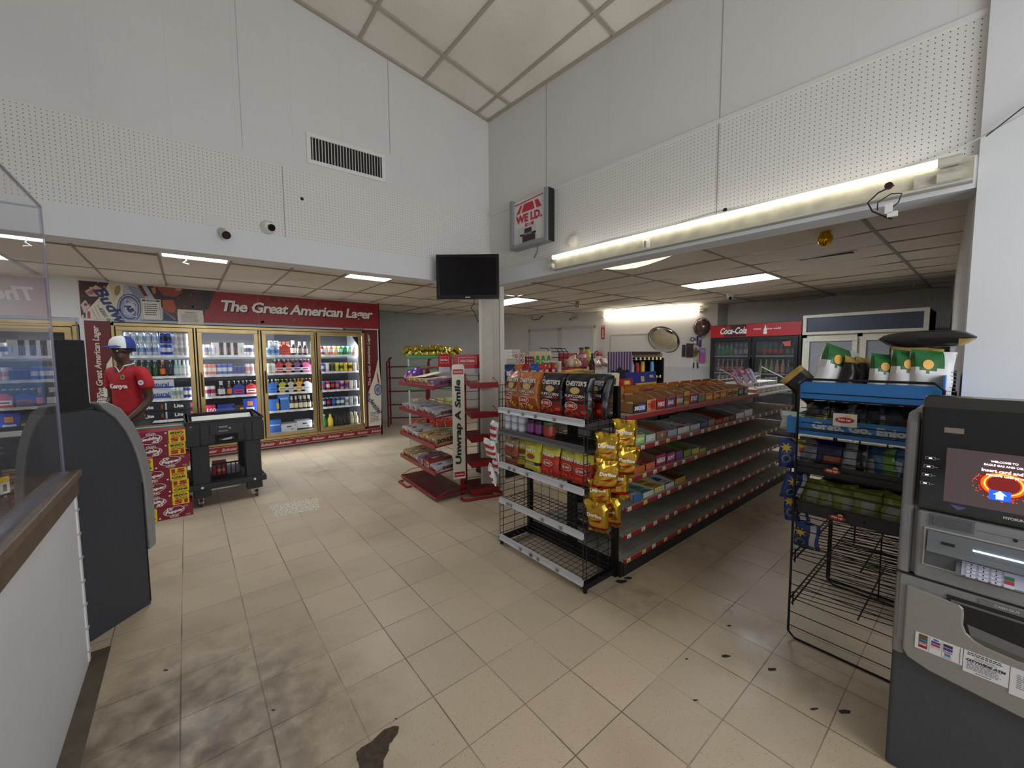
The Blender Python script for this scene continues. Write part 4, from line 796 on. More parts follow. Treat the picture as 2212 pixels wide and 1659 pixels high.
w.build('packet', t)
# ================================================================ CASH MACHINE BESIDE THE COUNTER
a_, b_ = onz(187, 1393), onz(327, 1303); dv = (b_-a_); dv.z = 0; rz = math.atan2(dv.y, dv.x)
t = thing('cash_machine', 'dark grey cash machine seen from its side at the end of the counter', 'ATM', (a_.x, a_.y, 0), rz)
AG = mat((58, 62, 68), .55, noise=.12, nscale=60); AS = mat((150, 150, 150), .4, .3); AK = mat((22, 24, 28), .6)
prof = [(-.12, 0), (.372, 0), (.376, .36), (.375, .74), (.368, .84), (.35, .95), (.325, 1.05), (.29, 1.14), (.24, 1.225), (.18, 1.28), (.11, 1.302), (-.12, 1.302)]
w = MB(); w.prism([(x, 0, z) for x, z in prof], (0, .46, 0), AG); w.build('cabinet', t, bevel=.004)
o1 = [(.378, .355), (.377, .74), (.37, .845), (.352, .955), (.327, 1.055), (.292, 1.145), (.242, 1.23), (.17, 1.305)]
o2 = [(.425, .375), (.432, .74), (.424, .86), (.405, .98), (.375, 1.09), (.335, 1.19), (.27, 1.29), (.20, 1.335), (.15, 1.335)]
w = MB(); w.prism([(x, -.012, z) for x, z in o1+o2[::-1]], (0, .484, 0), AS); w.build('fascia', t, smooth=True, bevel=.008)
w = MB(); w.box(-.045, .125, .01, .44, 1.30, 1.69, AK); w.box(-.06, .15, .0, .46, 1.295, 1.312, AK); w.build('topper', t, bevel=.02, seg=3)
w = MB(); w.box(-.056, -.045, .05, .40, 1.36, 1.66, mat((40, 120, 190), .3)); w.build('topper_panel', t)
w = MB(); w.box(.367, .372, -.003, .0, .02, .8, AK); w.build('door_seam', t)
w = MB(); w.box(.432, .436, .08, .38, .8, 1.1, mat((30, 34, 40), .2)); w.build('keypad_panel', t)
# ================================================================ SODA CARTONS
def soda_case(base, lab, side):
    w = MB(); m = mat(base, .4); w.box(-.20, .20, 0, .27, 0, .124, m); y = -.0015; cr = (240, 236, 238)
    W2 = mat(cr, .5); bx = .135*side; rd, bk = mat((180, 30, 30), .5), mat((30, 26, 26), .5); w.rect(bx, .062, .128, .122, mat((238, 214, 40), .45), y)
    w.text('15', bx, .093, .040, rd, y-.001, w=.105, bold=.07); w.text('PACK', bx, .062, .016, rd, y-.001, w=.10, bold=.05); w.text('CANS', bx, .028, .020, bk, y-.001, w=.105, bold=.06); w.text('25% MORE', bx, .046, .008, bk, y-.001, w=.09, bold=.03); w.fuzz(bx, .011, .09, 1, .01, bk, y-.001)
    cx = -.055 if side > 0 else .055
    w.disc(cx, .073, .082, W2, y-.0005, 28, ry=.043, rot=.15, inner=.92); w.text('Dr', cx-.028, .096, .030, W2, y-.001, w=.05, bold=.06, shear=.2, rot=.12); w.text('Pepper', cx+.004, .066, .040, W2, y-.001, w=.14, bold=.06, shear=.2, rot=.12)
    w.disc(cx, .021, .036, W2, y-.0005, 20, ry=.015, inner=.84); w.text('{23}', cx, .021, .018, W2, y-.001, w=.046, bold=.04)
    w.fuzz(-.165*side, .016, .04, 2, .01, W2, y-.001, hh=.003); w.fuzz(-.15*side, .105, .04, 3, .008, W2, y-.001, hh=.002); w.rect(.052*side, .02, .014, .014, W2, y-.001)
    return w.build('soda_carton')
kinds = {s: soda_case((136, 24, 48), '', s) for s in (1, -1)}
used = {1: False, -1: False}
stack = [(-1, 0), (1, 1), (1, 0), (1, 0), (-1, 0), (1, 1), (1, 1)]     # (side of the yellow band, upside down)
where = ['at the foot of its stack by the cash machine', 'second from the floor, printed upside down', 'third from the floor of the stack', 'fourth from the floor in the middle of the stack', 'fifth from the floor, its yellow band beside the cash machine', 'just under the top carton, printed upside down', 'topmost of its stack, printed upside down']
XS = [-.222, -.245, -.240, -.250, -.225, -.248, -.242]
for k, (s, ud) in enumerate(stack):
    s2 = -s if ud else s   # turned over about the viewing axis the band changes sides, so build from the mirrored print
    p = kinds[s2]; o = dup(p) if used[s2] else p; used[s2] = True
    z = .0015+.1255*k
    o.location = (XS[k], 5.09+.004*(k % 3), z+(.124 if ud else 0)); o.rotation_euler = (0, PI if ud else 0, 0)
    tag(o, 'maroon soda carton, '+where[k], 'carton')
gc = MB(); gc.box(-.2, .2, 0, .27, 0, .124, mat((40, 110, 60), .4)); gc.rect(0, .06, .3, .05, WHITE, -.002); gc.poly([(-.18, .05, .1245), (.18, .05, .1245), (.18, .12, .1245), (-.18, .12, .1245)], mat((150, 170, 150), .5)); gc.poly([(-.18, .2, .1245), (.18, .2, .1245), (.18, .24, .1245), (-.18, .24, .1245)], mat((200, 60, 70), .5)); gc = First(gc.build('soda_carton'))
for k in range(7): o = gc.at((-.25, 5.375, .0015+.1255*k), label='green soda carton in the stack behind the maroon cartons', group='green soda cartons behind the maroon ones'); o['category'] = 'carton'
# ================================================================ BLACK BIN ON WHEELS
BP = mat((38, 39, 42), .5, noise=.2, nscale=40); BPD = mat((24, 24, 26), .6)
t = thing('rolling_bin', 'black plastic merchandising bin on wheels in front of the cooler', 'bin', (.30, 5.25, 0), math.radians(1))
w = MB(); A = .34; D = .82; zt, zb = .925, .665; th = .03
w.box(-A, A, 0, th, zb, zt, BP); w.box(-A, A, D-th, D, zb, zt, BP); w.box(-A, -A+th, th, D-th, zb, zt, BP); w.box(A-th, A, th, D-th, zb, zt, BP); w.box(-A, A, 0, D, zb-.01, zb+.02, BPD)
w.box(-A-.008, A+.008, -.008, .04, zt-.02, zt, BP); w.box(-A-.008, -A+.035, 0, D, zt-.02, zt, BP); w.box(A-.035, A+.008, 0, D, zt-.02, zt, BP); w.box(-A, A, D-.035, D+.008, zt-.02, zt, BP); w.build('tub', t, bevel=.006)
w = MB()
for x0, x1 in ((-A-.005, -.235), (-.225, -.155), (-.145, .155), (.165, .225), (.235, A+.005)): w.box(x0, x1, -.012, 0, zb+(.0 if abs(x0+x1) > .2 else .1), zt-.05, BP)
w.build('front_panel', t, bevel=.003)
w = MB(); w.box(-.1, .1, -.014, -.004, .685, .755, mat((6, 6, 7), .8)); w.box(-.07, .07, -.02, -.014, .70, .725, BP); w.poly([(-.05, -.021, .71), (.0, -.021, .722), (.05, -.021, .73), (.04, -.021, .705), (-.03, -.021, .70)], mat((190, 186, 170), .5)); w.build('handle_recess', t)
w = MB(); w.rect(-.03, .85, .07, .003, mat((200, 200, 200), .5), -.0135); w.fuzz(-.02, .842, .09, 2, .01, mat((190, 190, 190), .5), -.0135); w.disc(.03, .825, .009, mat((200, 200, 200), .5), -.0135, 12); w.fuzz(-.02, .80, .1, 2, .01, mat((190, 190, 190), .5), -.0135); w.rect(-.30, .87, .02, .02, mat((210, 70, 40), .5), -.0135); w.build('sticker', t)
for sx in (-1, 1):
    for y in (.02, D-.14):
        w = MB(); w.box(sx*.235-.075, sx*.235+.075, y, y+.12, .10 if y < .1 else .10, zb, BP); w.build('leg', t, bevel=.006)
for y in (-.005, D-.1):
    w = MB(); w.box(-A-.01, A+.01, y, y+.11, .185, .245, BP); w.build('cross_bar', t, bevel=.006)
w = MB(); w.box(-A, A, .1, D-.1, .235, .25, BPD); w.build('lower_shelf', t)
for sx in (-1, 1):
    w = MB(); w.cyl((sx*.235, -.012, .215), (sx*.235, -.004, .215), .012, WHITE, 14); w.build('bolt', t)
for sx in (-1, 1):
    for y in (.05, D-.08):
        w = MB(); c = (sx*.25, y, .04); w.cyl((c[0]-.012, c[1], .04), (c[0]+.012, c[1], .04), .038, mat((60, 58, 56), .4), 16); w.cyl((c[0]-.016, c[1], .04), (c[0]+.016, c[1], .04), .018, METAL, 12); w.bar((c[0]-.02, c[1], .04), (c[0]-.02, c[1]-.01, .1), .006, .03, METAL); w.bar((c[0]+.02, c[1], .04), (c[0]+.02, c[1]-.01, .1), .006, .03, METAL); w.build('caster', t)
for k, (y, z, tl) in enumerate(((.07, .845, -.2), (.36, .85, .0))):
    o = MB(); o.box(-.285, .285, 0, .02, 0, .27, mat((226, 222, 210), .5)); o = o.build('white_board', bevel=.008); o.location = (.30, 5.25+y, z-.035); o.rotation_euler = (-1.22+tl*.5, 0, math.radians(1)); tag(o, ['front white board lying tilted in the black bin', 'rear white board leaning in the black bin'][k], 'board')
t = thing('basket_crate', 'dark crate with red boxes on the lower shelf of the black bin', 'crate', (.30, 5.5, .251))
w = MB(); w.box(-.14, .14, 0, .3, 0, .012, BPD)
for k in range(7): w.box(-.14+.043*k, -.13+.043*k, -.005, 0, .0, .14, BPD)
w.box(-.14, .14, -.006, 0, .13, .15, BPD); w.build('crate_body', t)
o = MB(); o.box(-.13, .0, .02, .2, 0, .13, mat((150, 30, 34), .5)); o.rect(-.06, .05, .08, .03, mat((220, 140, 110), .5), .018); o = o.build('red_box'); o.location = (.30, 5.5, .264); tag(o, 'small red box in the crate under the black bin', 'box')
# ================================================================ THE PERSON
def skin(name, pts, edges, m, root=0, sub=2, parent=None, smooth=True, mats=None):
    me = bpy.data.meshes.new(name); me.from_pydata([p[0] for p in pts], edges, []); o = bpy.data.objects.new(name, me); COL.objects.link(o)
    md = o.modifiers.new('skin', 'SKIN'); md.use_smooth_shade = True; md.branch_smoothing = .4
    sv = me.skin_vertices[0].data if me.skin_vertices else None
    if sv is None:
        bpy.context.view_layer.objects.active = o; sv = o.data.skin_vertices[0].data
    for i, p in enumerate(pts):
        r = p[1]; sv[i].radius = (r, r) if isinstance(r, (int, float)) else r; sv[i].use_root = (i == root)
    s = o.modifiers.new('sub', 'SUBSURF'); s.levels = sub; s.render_levels = sub
    me.materials.append(m)
    if parent: o.parent = parent
    return o
PX, PY = -.50, 5.84
t = thing('person', 'person in a red jersey and blue and white cap standing behind the soda cartons', 'person', (PX, PY, 0), math.atan2(-.70, -.71)+PI/2)
# local frame: faces -y, own left hand at +x
SK = mat((74, 46, 34), .5); SHIRT = mat((176, 26, 36), .75, noise=.25, nscale=25); PANT = mat((78, 74, 70), .8)
pts = [((0, .0, .95), (.13, .11)), ((0, .0, 1.08), (.13, .10)), ((0, .01, 1.27), (.14, .105)), ((0, .015, 1.43), (.12, .10)), ((0, .01, 1.50), .062), ((0, -.012, 1.55), .056), ((0, -.035, 1.60), (.060, .070)), ((0, -.02, 1.67), (.076, .092)), ((0, -.005, 1.745), (.066, .082)),
       ((.165, .01, 1.45), .056), ((.195, .03, 1.30), .047), ((.20, .05, 1.15), .041), ((.185, -.04, 1.04), .037), ((.15, -.14, .955), .027), ((.13, -.18, .93), .034),
       ((-.165, .01, 1.45), .056), ((-.195, .02, 1.30), .047), ((-.205, .02, 1.15), .041), ((-.19, -.08, 1.05), .037), ((-.15, -.18, .98), .027), ((-.13, -.225, .965), .034),
       ((.09, .0, .86), .092), ((.10, -.01, .48), .060), ((.10, .02, .10), .042), ((.105, -.10, .04), .036), ((-.09, .0, .86), .092), ((-.10, -.02, .48), .060), ((-.10, .02, .10), .042), ((-.105, -.10, .04), .036), ((0, -.108, 1.632), .017), ((0, -.088, 1.585), .030), ((.072, .0, 1.655), .016), ((-.072, .0, 1.655), .016)]
ed = [(0, 1), (1, 2), (2, 3), (3, 4), (4, 5), (5, 6), (6, 7), (7, 8), (3, 9), (9, 10), (10, 11), (11, 12), (12, 13), (13, 14), (3, 15), (15, 16), (16, 17), (17, 18), (18, 19), (19, 20), (0, 21), (21, 22), (22, 23), (23, 24), (0, 25), (25, 26), (26, 27), (27, 28), (7, 29), (6, 30), (7, 31), (7, 32)]
for base, c in ((14, (.13, -.18, .93)), (20, (-.13, -.225, .965))):
    for f, (dx, l) in enumerate(((-.026, .05), (-.009, .062), (.009, .058), (.026, .046))):
        i = len(pts); pts.append(((c[0]+dx, c[1]-.03, c[2]-.018), .009)); pts.append(((c[0]+dx*1.1, c[1]-.03-l*.6, c[2]-.035), .008)); pts.append(((c[0]+dx*1.1, c[1]-.03-l*.8, c[2]-.035-l*.45), .007)); ed += [(base, i), (i, i+1), (i+1, i+2)]
    sg = -1 if c[0] > 0 else 1; i = len(pts); pts.append(((c[0]+sg*.035, c[1]-.0, c[2]-.01), .010)); pts.append(((c[0]+sg*.05, c[1]-.035, c[2]-.02), .009)); ed += [(base, i), (i, i+1)]
body = skin('body', pts, ed, SK, 0, 2, t)
w = MB(); w.lathe([(.098, 1.655), (.100, 1.70), (.096, 1.73)], mat((18, 14, 14), .9), n=18, c=(0, .0, 0)); hair = w.build('hair', t, smooth=True); hair.scale = (.80, 1.0, 1)
sp = [((0, .0, .93), (.15, .125)), ((0, .0, 1.08), (.145, .118)), ((0, .01, 1.27), (.152, .12)), ((0, .015, 1.43), (.14, .112)), ((0, .012, 1.50), .078), ((.168, .01, 1.455), .074), ((.20, .03, 1.31), .068), ((.205, .035, 1.25), .070), ((-.168, .01, 1.455), .074), ((-.20, .02, 1.31), .068), ((-.205, .022, 1.25), .070)]
shirt = skin('jersey', sp, [(0, 1), (1, 2), (2, 3), (3, 4), (3, 5), (5, 6), (6, 7), (3, 8), (8, 9), (9, 10)], SHIRT, 0, 2, t)
pp = [((0, 0, .95), .135), ((.10, 0, .84), .112), ((.105, -.01, .48), .082), ((.105, .02, .12), .072), ((-.10, 0, .84), .112), ((-.105, -.02, .48), .082), ((-.105, .02, .12), .072)]
skin('trousers', pp, [(0, 1), (1, 2), (2, 3), (0, 4), (4, 5), (5, 6)], PANT, 0, 2, t)
for s in (-1, 1):
    w = MB(); w.prism([(s*.105-.05, .09, 0), (s*.105+.05, .09, 0), (s*.105+.052, -.10, 0), (s*.105+.02, -.19, 0), (s*.105-.02, -.19, 0), (s*.105-.052, -.10, 0)], (0, 0, .075), mat((40, 38, 40), .6)); w.build('shoe', t, bevel=.02, seg=3)
NB, CPW = mat((34, 54, 128), .7), mat((222, 220, 218), .7)
w = MB(); n = 20; prof = [(.102, 1.69), (.104, 1.73), (.094, 1.775), (.066, 1.808), (.02, 1.822)]
vs = []; fs = []; fm = []
for r, z in prof:
    for k in range(n): a = 2*PI*k/n; vs.append((r*.88*math.cos(a), -.015+r*1.08*math.sin(a), z))
for i in range(len(prof)-1):
    for k in range(n): fs.append((i*n+k, i*n+(k+1) % n, (i+1)*n+(k+1) % n, (i+1)*n+k)); fm.append(CPW if n*.55 < k < n*.95 else NB)
fs.append(tuple((len(prof)-1)*n+k for k in range(n))); fm.append(NB); w.add(vs, fs, None, fm)
cap = w.build('cap', t, smooth=True)
w = MB(); pr = [(-.075, -.09, 1.70), (-.06, -.17, 1.695), (0, -.205, 1.692), (.06, -.17, 1.695), (.075, -.09, 1.70), (.04, -.115, 1.712), (-.04, -.115, 1.712)]; w.prism(pr, (0, 0, .007), NB); w.build('bill', cap, smooth=True)
# head turned further towards the shelves on the person's right: cap, bill and face follow the body mesh

# printed and sewn details laid onto the cloth and the face
from mathutils.bvhtree import BVHTree
bpy.context.view_layer.update(); _dg = bpy.context.evaluated_depsgraph_get()
def bvh_of(o):
    e = o.evaluated_get(_dg); me = e.to_mesh(); b = BVHTree.FromPolygons([v.co.copy() for v in me.vertices], [tuple(f.vertices) for f in me.polygons]); e.to_mesh_clear(); return b
B_body, B_shirt = bvh_of(body), bvh_of(shirt)
def front(b, x, z, d=-.12):
    h = b.ray_cast(Vector((x, -.6, z)), Vector((0, 1, 0)), 2.0)[0]; return h.y if h else d
w = MB(); w.text('Kenya', .0, 1.29, .062, mat((236, 226, 222), .6), w=.205, bold=.05, shear=.1, conf=lambda X, Z: min(front(B_shirt, X, Z), -.07)-.008); w.build('jersey_lettering', t)
w = MB(); cf = lambda X, Z: front(B_shirt, X, Z)-.004
for r_, c_, o_ in ((.026, (180, 160, 110), 0), (.014, (60, 70, 60), .002)):
    P = [(.05+r_*math.cos(2*PI*k/14), 1.39+r_*math.sin(2*PI*k/14)) for k in range(14)]; w.add([(.05, cf(.05, 1.39)-o_, 1.39)]+[(a, cf(a, b)-o_, b) for a, b in P], [(0, 1+k, 1+(k+1) % 14) for k in range(14)], mat(c_, .6))
w.build('crest', t)
h = B_shirt.ray_cast(Vector((.6, -.12, 1.33)), Vector((-1, .22, 0)).normalized(), 2.0); hp, hn = (h[0], h[1]) if h[0] else (Vector((.25, -.03, 1.32)), Vector((1, -.4, 0)))
if hn.x < 0: hn = -hn
w = MB(); w.disc(0, 0, .027, mat((230, 228, 230), .6), -.004, 16); w.disc(0, 0, .012, mat((90, 120, 190), .6), -.006, 10, ry=.007); o = w.build('sleeve_badge', t); o.location = hp; o.rotation_euler = (0, 0, math.atan2(hn.x, -hn.y))
w = MB(); V = [(-.052, 1.505), (-.034, 1.48), (-.016, 1.458), (0, 1.44), (.016, 1.458), (.034, 1.48), (.052, 1.505)]
w.tube([(a, front(B_shirt, a, b, -.06)-.002, b) for a, b in V]+[(.064, .0, 1.520), (.05, .05, 1.53), (0, .075, 1.535), (-.05, .05, 1.53), (-.064, .0, 1.520), (-.052, front(B_shirt, -.052, 1.505, -.06)-.002, 1.505)], .0055, mat((230, 220, 216), .6)); w.build('collar_piping', t, smooth=True)
w = MB()
for s_ in (-1, 1):
    y_ = front(B_body, s_*.028, 1.662)+.006
    w.lathe([(.003, -.0115), (.0095, -.006), (.011, 0), (.006, .006)], mat((206, 196, 186), .3), c=(s_*.028, y_, 1.662), n=8, axis='y'); w.lathe([(.002, -.0128), (.0045, -.0112)], BLACK, c=(s_*.028, y_, 1.662), n=8, axis='y')
w.build('eye', t)
w = MB(); n = 8; P = [(-.024, 1.598), (-.012, 1.604), (0, 1.602), (.012, 1.604), (.024, 1.598), (.012, 1.590), (0, 1.588), (-.012, 1.590)]; w.add([(a, front(B_body, a, b)-.0025, b) for a, b in P]+[(0, front(B_body, 0, 1.597)-.004, 1.597)], [(k, (k+1) % 8, 8) for k in range(8)], mat((104, 58, 52), .45)); w.build('lips', t)
for s_ in (-1, 1):
    w = MB(); w.tube([(s_*a, front(B_body, s_*a, b)-.001, b) for a, b in ((.014, 1.680), (.028, 1.686), (.042, 1.680))], .003, BLACK, 5); w.build('eyebrow', t)
# ================================================================ SNACK BAGS
def bag(w_, h, t, base, regions=None, marks=None, seed=0, name='chip_bag', rough=.28, metal=.0, crimp=None, wr=1.0, nu=13, nv=18):
    """pillow bag standing on z=0, facing -y. regions(u,v)->rgb or None; marks(MB, conf)"""
    R = random.Random(seed); ph = [R.uniform(0, 6.28) for _ in range(8)]
    bm = mat(base, rough, metal); cm = mat(crimp or base, rough, metal)
    def thick(u, v):
        e = max(0, 1-(2*u-1)**4)**.5*max(0, 1-(abs(2*v-1)/.93)**3.2)**.6 if abs(2*v-1) < .93 else 0
        return t/2*e
    def wrin(u, v, s):
        edge = (abs(2*u-1)**2+abs(2*v-1)**3)*.6+.25
        return wr*t*.055*edge*(math.sin(9*u+5*v+ph[0]+s)+math.sin(17*v-11*u+ph[1]+s*2)*.7+math.sin(31*u+ph[2])*.4*abs(2*v-1))
    def outline(u, v):
        k = 1-.06*(1-abs(2*v-1)**2)*abs(2*u-1)
        x = (u-.5)*w_*k+wr*.012*w_*math.sin(7*v+ph[3])
        z = v*h+wr*.012*h*math.sin(5*u+ph[4])*(v-.5)
        return x, z
    W_ = MB(); vs = []; fs = []; fm = []
    for s in (-1, 1):
        for i in range(nu+1):
            for j in range(nv+1):
                u, v = i/nu, j/nv; x, z = outline(u, v); vs.append((x, s*(thick(u, v)+.0015)+(wrin(u, v, s) if .02 < v < .98 else wrin(u, v, 0)*.4), z))
    N1 = (nu+1)*(nv+1)
    for s in range(2):
        for i in range(nu):
            for j in range(nv):
                a = s*N1+i*(nv+1)+j; f = (a, a+nv+1, a+nv+2, a+1); u, v = (i+.5)/nu, (j+.5)/nv
                c = regions(u, v) if regions and s == 0 else (regions(u, v) if regions and regions.__defaults__ else None)
                fs.append(f if s == 0 else f[::-1]); fm.append(cm if (v < .05 or v > .95) and not c else (mat(c, rough, metal) if c else bm))
    rim = [i*(nv+1) for i in range(nu+1)]+[nu*(nv+1)+j for j in range(1, nv+1)]+[i*(nv+1)+nv for i in range(nu-1, -1, -1)]+[j for j in range(nv-1, 0, -1)]
    for k in range(len(rim)): a, b = rim[k], rim[(k+1) % len(rim)]; fs.append((b, a, a+N1, b+N1)); fm.append(cm)
    W_.add(vs, fs, None, fm)
    if marks:
        def conf(X, Z, off=.0035):
            u = min(1, max(0, X/w_+.5)); v = min(1, max(0, Z/h)); return -(thick(u, v)+.0015)+wrin(u, v, -1)*.8-off
        marks(W_, conf)
    return W_.build(name, smooth=True)
def cdisc(w, conf, cx, cz, r, m, ry=None, off=.0, n=18, inner=0):
    ry = ry or r; o = [(cx+r*math.cos(2*PI*k/n), cz+ry*math.sin(2*PI*k/n)) for k in range(n)]
    if inner:
        i = [(cx+r*inner*math.cos(2*PI*k/n), cz+ry*inner*math.sin(2*PI*k/n)) for k in range(n)]
        return w.add([(a, conf(a, b)-off, b) for a, b in o+i], [(k, (k+1) % n, n+(k+1) % n, n+k) for k in range(n)], m)
    w.add([(cx, conf(cx, cz)-off, cz)]+[(a, conf(a, b)-off, b) for a, b in o], [(0, 1+k, 1+(k+1) % n) for k in range(n)], m)
def crect(w, conf, cx, cz, ww, hh, m, off=0.0, rot=0.0, n=6):
    c, s = math.cos(rot), math.sin(rot); vs = []; fs = []
    for i in range(n+1):
        for j in range(3):
            a, b = (i/n-.5)*ww, (j/2-.5)*hh; X, Z = cx+a*c-b*s, cz+a*s+b*c; vs.append((X, conf(X, Z)-off, Z))
    for i in range(n):
        for j in range(2): a = i*3+j; fs.append((a, a+3, a+4, a+1))
    w.add(vs, fs, m)
def ctext(w, conf, txt, cx, cz, h, m, off=.001, tw=None, **k): w.text(txt, cx, cz, h, m, conf=lambda X, Z: conf(X, Z)-off, w=tw, **k)
def puff_bag(base, low, seed, second):
    wht, red, drk, yl_ = mat((232, 224, 216), .4), mat((170, 34, 30), .4), mat((50, 22, 18), .4), mat((214, 200, 90), .4)
    def reg(u, v): return low if v < .36 and .06 < u < .94 else None
    def mk(w, c):
        W0, H0 = .245, .31
        cdisc(w, c, 0, .215, .085, drk, ry=.042, inner=.6); ctext(w, c, "CHESTER'S", 0, .245, .036, drk, tw=.185, bold=.09); ctext(w, c, "CHESTER'S", 0, .245, .034, wht, tw=.18, bold=.035, off=.002)
        cdisc(w, c, 0, .195, .042, mat((206, 176, 110), .4), ry=.024, off=.001)
        ctext(w, c, 'PUFFCORN', 0, .155, .024, drk, tw=.18, bold=.09); ctext(w, c, 'PUFFCORN', 0, .155, .022, wht, tw=.175, bold=.02, off=.002); crect(w, c, 0, .132, .16, .016, mat(second, .4)); ctext(w, c, 'CHEESE', 0, .132, .01, wht, off=.002, tw=.07)
        cdisc(w, c, -.03, .085, .062, wht, ry=.03); cdisc(w, c, -.03, .085, .057, red, ry=.026, off=.001); ctext(w, c, '$2 ONLY', -.03, .085, .026, wht, off=.003, tw=.10, bold=.04)
        R = random.Random(seed)
        for k in range(16): cdisc(w, c, R.uniform(-.09, .09), R.uniform(.02, .055), R.uniform(.008, .014), mat((226, 150, 40) if second[0] > 150 else (206, 60, 30), .5), off=.0005, n=7)
        for k in range(9): a = k*.7; w.add([(-.02+.01*k-.04, c(-.06+.01*k, .03)-.002, .045), (-.012+.01*k-.04, c(-.05+.01*k, .03)-.002, .058+.006*(k % 3)), (-.005+.01*k-.04, c(-.045+.01*k, .03)-.002, .045)], [(0, 1, 2)], yl_)
    return bag(.25, .315, .10, base, reg, mk, seed)
# ================================================================ WIRE END RACK (snacks) AT THE END OF THE GONDOLA
WB = mat((20, 19, 20), .4, .3); PW = mat((206, 208, 214), .35, .2); PG = mat((96, 94, 96), .4, .4)
ER = (1.97, 2.12); RZ_ = math.radians(-90)
t = thing('wire_snack_rack', 'black wire end rack with white price strips standing at the end of the long gondola', 'rack', (ER[0], ER[1], 0), RZ_)
HW, DP = .455, .34
ES = [(.085, .26), (.405, .30), (.705, .30), (.985, .27), (1.16, .25)]   # shelf front height, depth
for s in (-1, 1):
    w = MB(); w.box(s*HW-.02, s*HW+.02, DP-.015, DP+.02, .0, 1.375, WB); w.build('upright', t)
    w = MB(); w.box(s*(HW-.0)-.018, s*(HW-.0)+.018, 0, DP+.0, .03, .07, WB); w.cyl((s*HW, .02, 0), (s*HW, .02, .03), .014, WB, 8); w.build('foot', t)
    w = MB(); x = s*(HW-.004)
    for y in (.0, .035): w.tube([(x, y, .07), (x, y, 1.35)], .0032, WB, 5)
    for y in (.16, .27): w.tube([(x, y, .07), (x, y, 1.35)], .0028, WB, 5)
    for k in range(22): z = .10+k*.0595; w.tube([(x, .0, z), (x, DP, z)], .0026, WB, 5)
    w.build('side_grid', t)
w = MB(); w.box(-HW, HW, DP-.01, DP+.01, 1.33, 1.37, WB); w.box(-HW, HW, DP-.01, DP+.01, .05, .10, WB); w.build('back_frame', t)
w = MB()
for k in range(9): x = -HW+.06+k*.1; w.tube([(x, DP-.01, .1), (x, DP-.01, 1.33)], .0024, WB, 4)
for k in range(11): z = .15+k*.11; w.tube([(-HW, DP-.012, z), (HW, DP-.012, z)], .0024, WB, 4)
w.build('back_grid', t)
for k, (z, dp) in enumerate(ES):
    w = MB(); z0 = z-.02
    for i in range(19): x = -HW+.015+i*(2*HW-.03)/18; w.tube([(x, 0, z0), (x, DP-.01, z0+.02)], .0022, WB, 4)
    for i in range(7): y = .01+i*(DP-.03)/6; w.tube([(-HW, y, z0-.003+.02*y/DP), (HW, y, z0-.003+.02*y/DP)], .0026, WB, 4)
    if k == 3: w.box(-HW, HW, .0, DP-.02, z0-.006, z0, mat((30, 29, 29), .5))
    sh_ = w.build('wire_shelf', t)
    w = MB(); m = PG if k == 3 else PW
    w.add([(-HW, -.012, z-.035), (HW, -.012, z-.035), (HW, .004, z+.012), (-HW, .004, z+.012)], [(0, 1, 2, 3)], m); w.box(-HW, HW, -.006, .002, z-.033, z+.008, m)
    if k != 3:
        rr = random.Random(k)
        for i in range(rr.randint(4, 6)):
            x = rr.uniform(-.4, .4)
            for dx in (0, .016): w.box(x+dx, x+dx+.011, -.0135, -.0125, z-.028, z-.004, mat((130, 96, 96) if dx else (150, 148, 150), .5))
    w.build('price_channel', sh_)
def E2W(x, y, z): return Vector((ER[0]+y, ER[1]-x, z))
orange = [puff_bag((196, 118, 58), (150, 72, 34), 1, (170, 100, 40)), puff_bag((28, 24, 26), (120, 34, 26), 2, (150, 26, 30))]
FO, FK = First(orange[0]), First(orange[1])
tz = ES[4][0]+.003
for (x, y, rz_, tilt, F_, lab) in ((-.335, .065, -.12, -.12, FO, 'orange cheese puffcorn bag at the column end of the top wire shelf'), (-.135, .05, .05, -.12, FO, 'second orange puffcorn bag, in front on the top wire shelf'), (.0, .12, .06, -.14, FO, 'orange puffcorn bag half hidden behind the first black one'),
        (.115, .05, .02, -.12, FK, 'black hot puffcorn bag in the middle of the top wire shelf'), (.345, .055, .06, -.12, FK, 'black hot puffcorn bag at the gold strip end of the top shelf'), (.24, .16, .25, -.2, FK, 'black puffcorn bag leaning behind the other two'), (-.25, .20, .1, -.2, FO, 'orange puffcorn bag lying at the back of the top wire shelf'), (-.02, .23, .3, -.2, FO, 'orange puffcorn bag at the back behind the black bags'), (.40, .19, -.4, -.2, FK, 'black puffcorn bag turned sideways at the rack corner')):
    o = F_.at(E2W(x, y, tz), rot=(tilt, 0, RZ_+rz_), label=lab, scale=(.95, .95, .95)); o['category'] = 'snack bag'
# bean dip tins and salsa jars
def jar(h, r, body, lid, band, name): 
    w = MB(); w.lathe([(r*.95, 0), (r, .006), (r, h*.2), (r, h*.75), (r*.92, h*.82), (r*.96, h*.83), (r*.96, h)], [mat(body, .2), mat(body, .2), mat(band, .4), mat(body, .2), mat(lid, .3), mat(lid, .3)], n=16); return w.build(name, smooth=True)
F = First(jar(.062, .037, (170, 172, 184), (200, 202, 206), (206, 206, 216), 'dip_tin'))
for i in range(3):
    for k in range(2): o = F.at(E2W(-.39+.085*i, .06, .985+.002+.064*k), label='small silver dip tin stacked on the shelf under the puffcorn bags', group='silver dip tins'); o['category'] = 'tin'
F = First(jar(.115, .038, (70, 30, 60), (50, 24, 40), (130, 60, 120), 'dip_jar'))
for i in range(2): o = F.at(E2W(-.105+.085*i, .055, .987), label='purple dip jar beside the silver tins', group='purple dip jars'); o['category'] = 'jar'
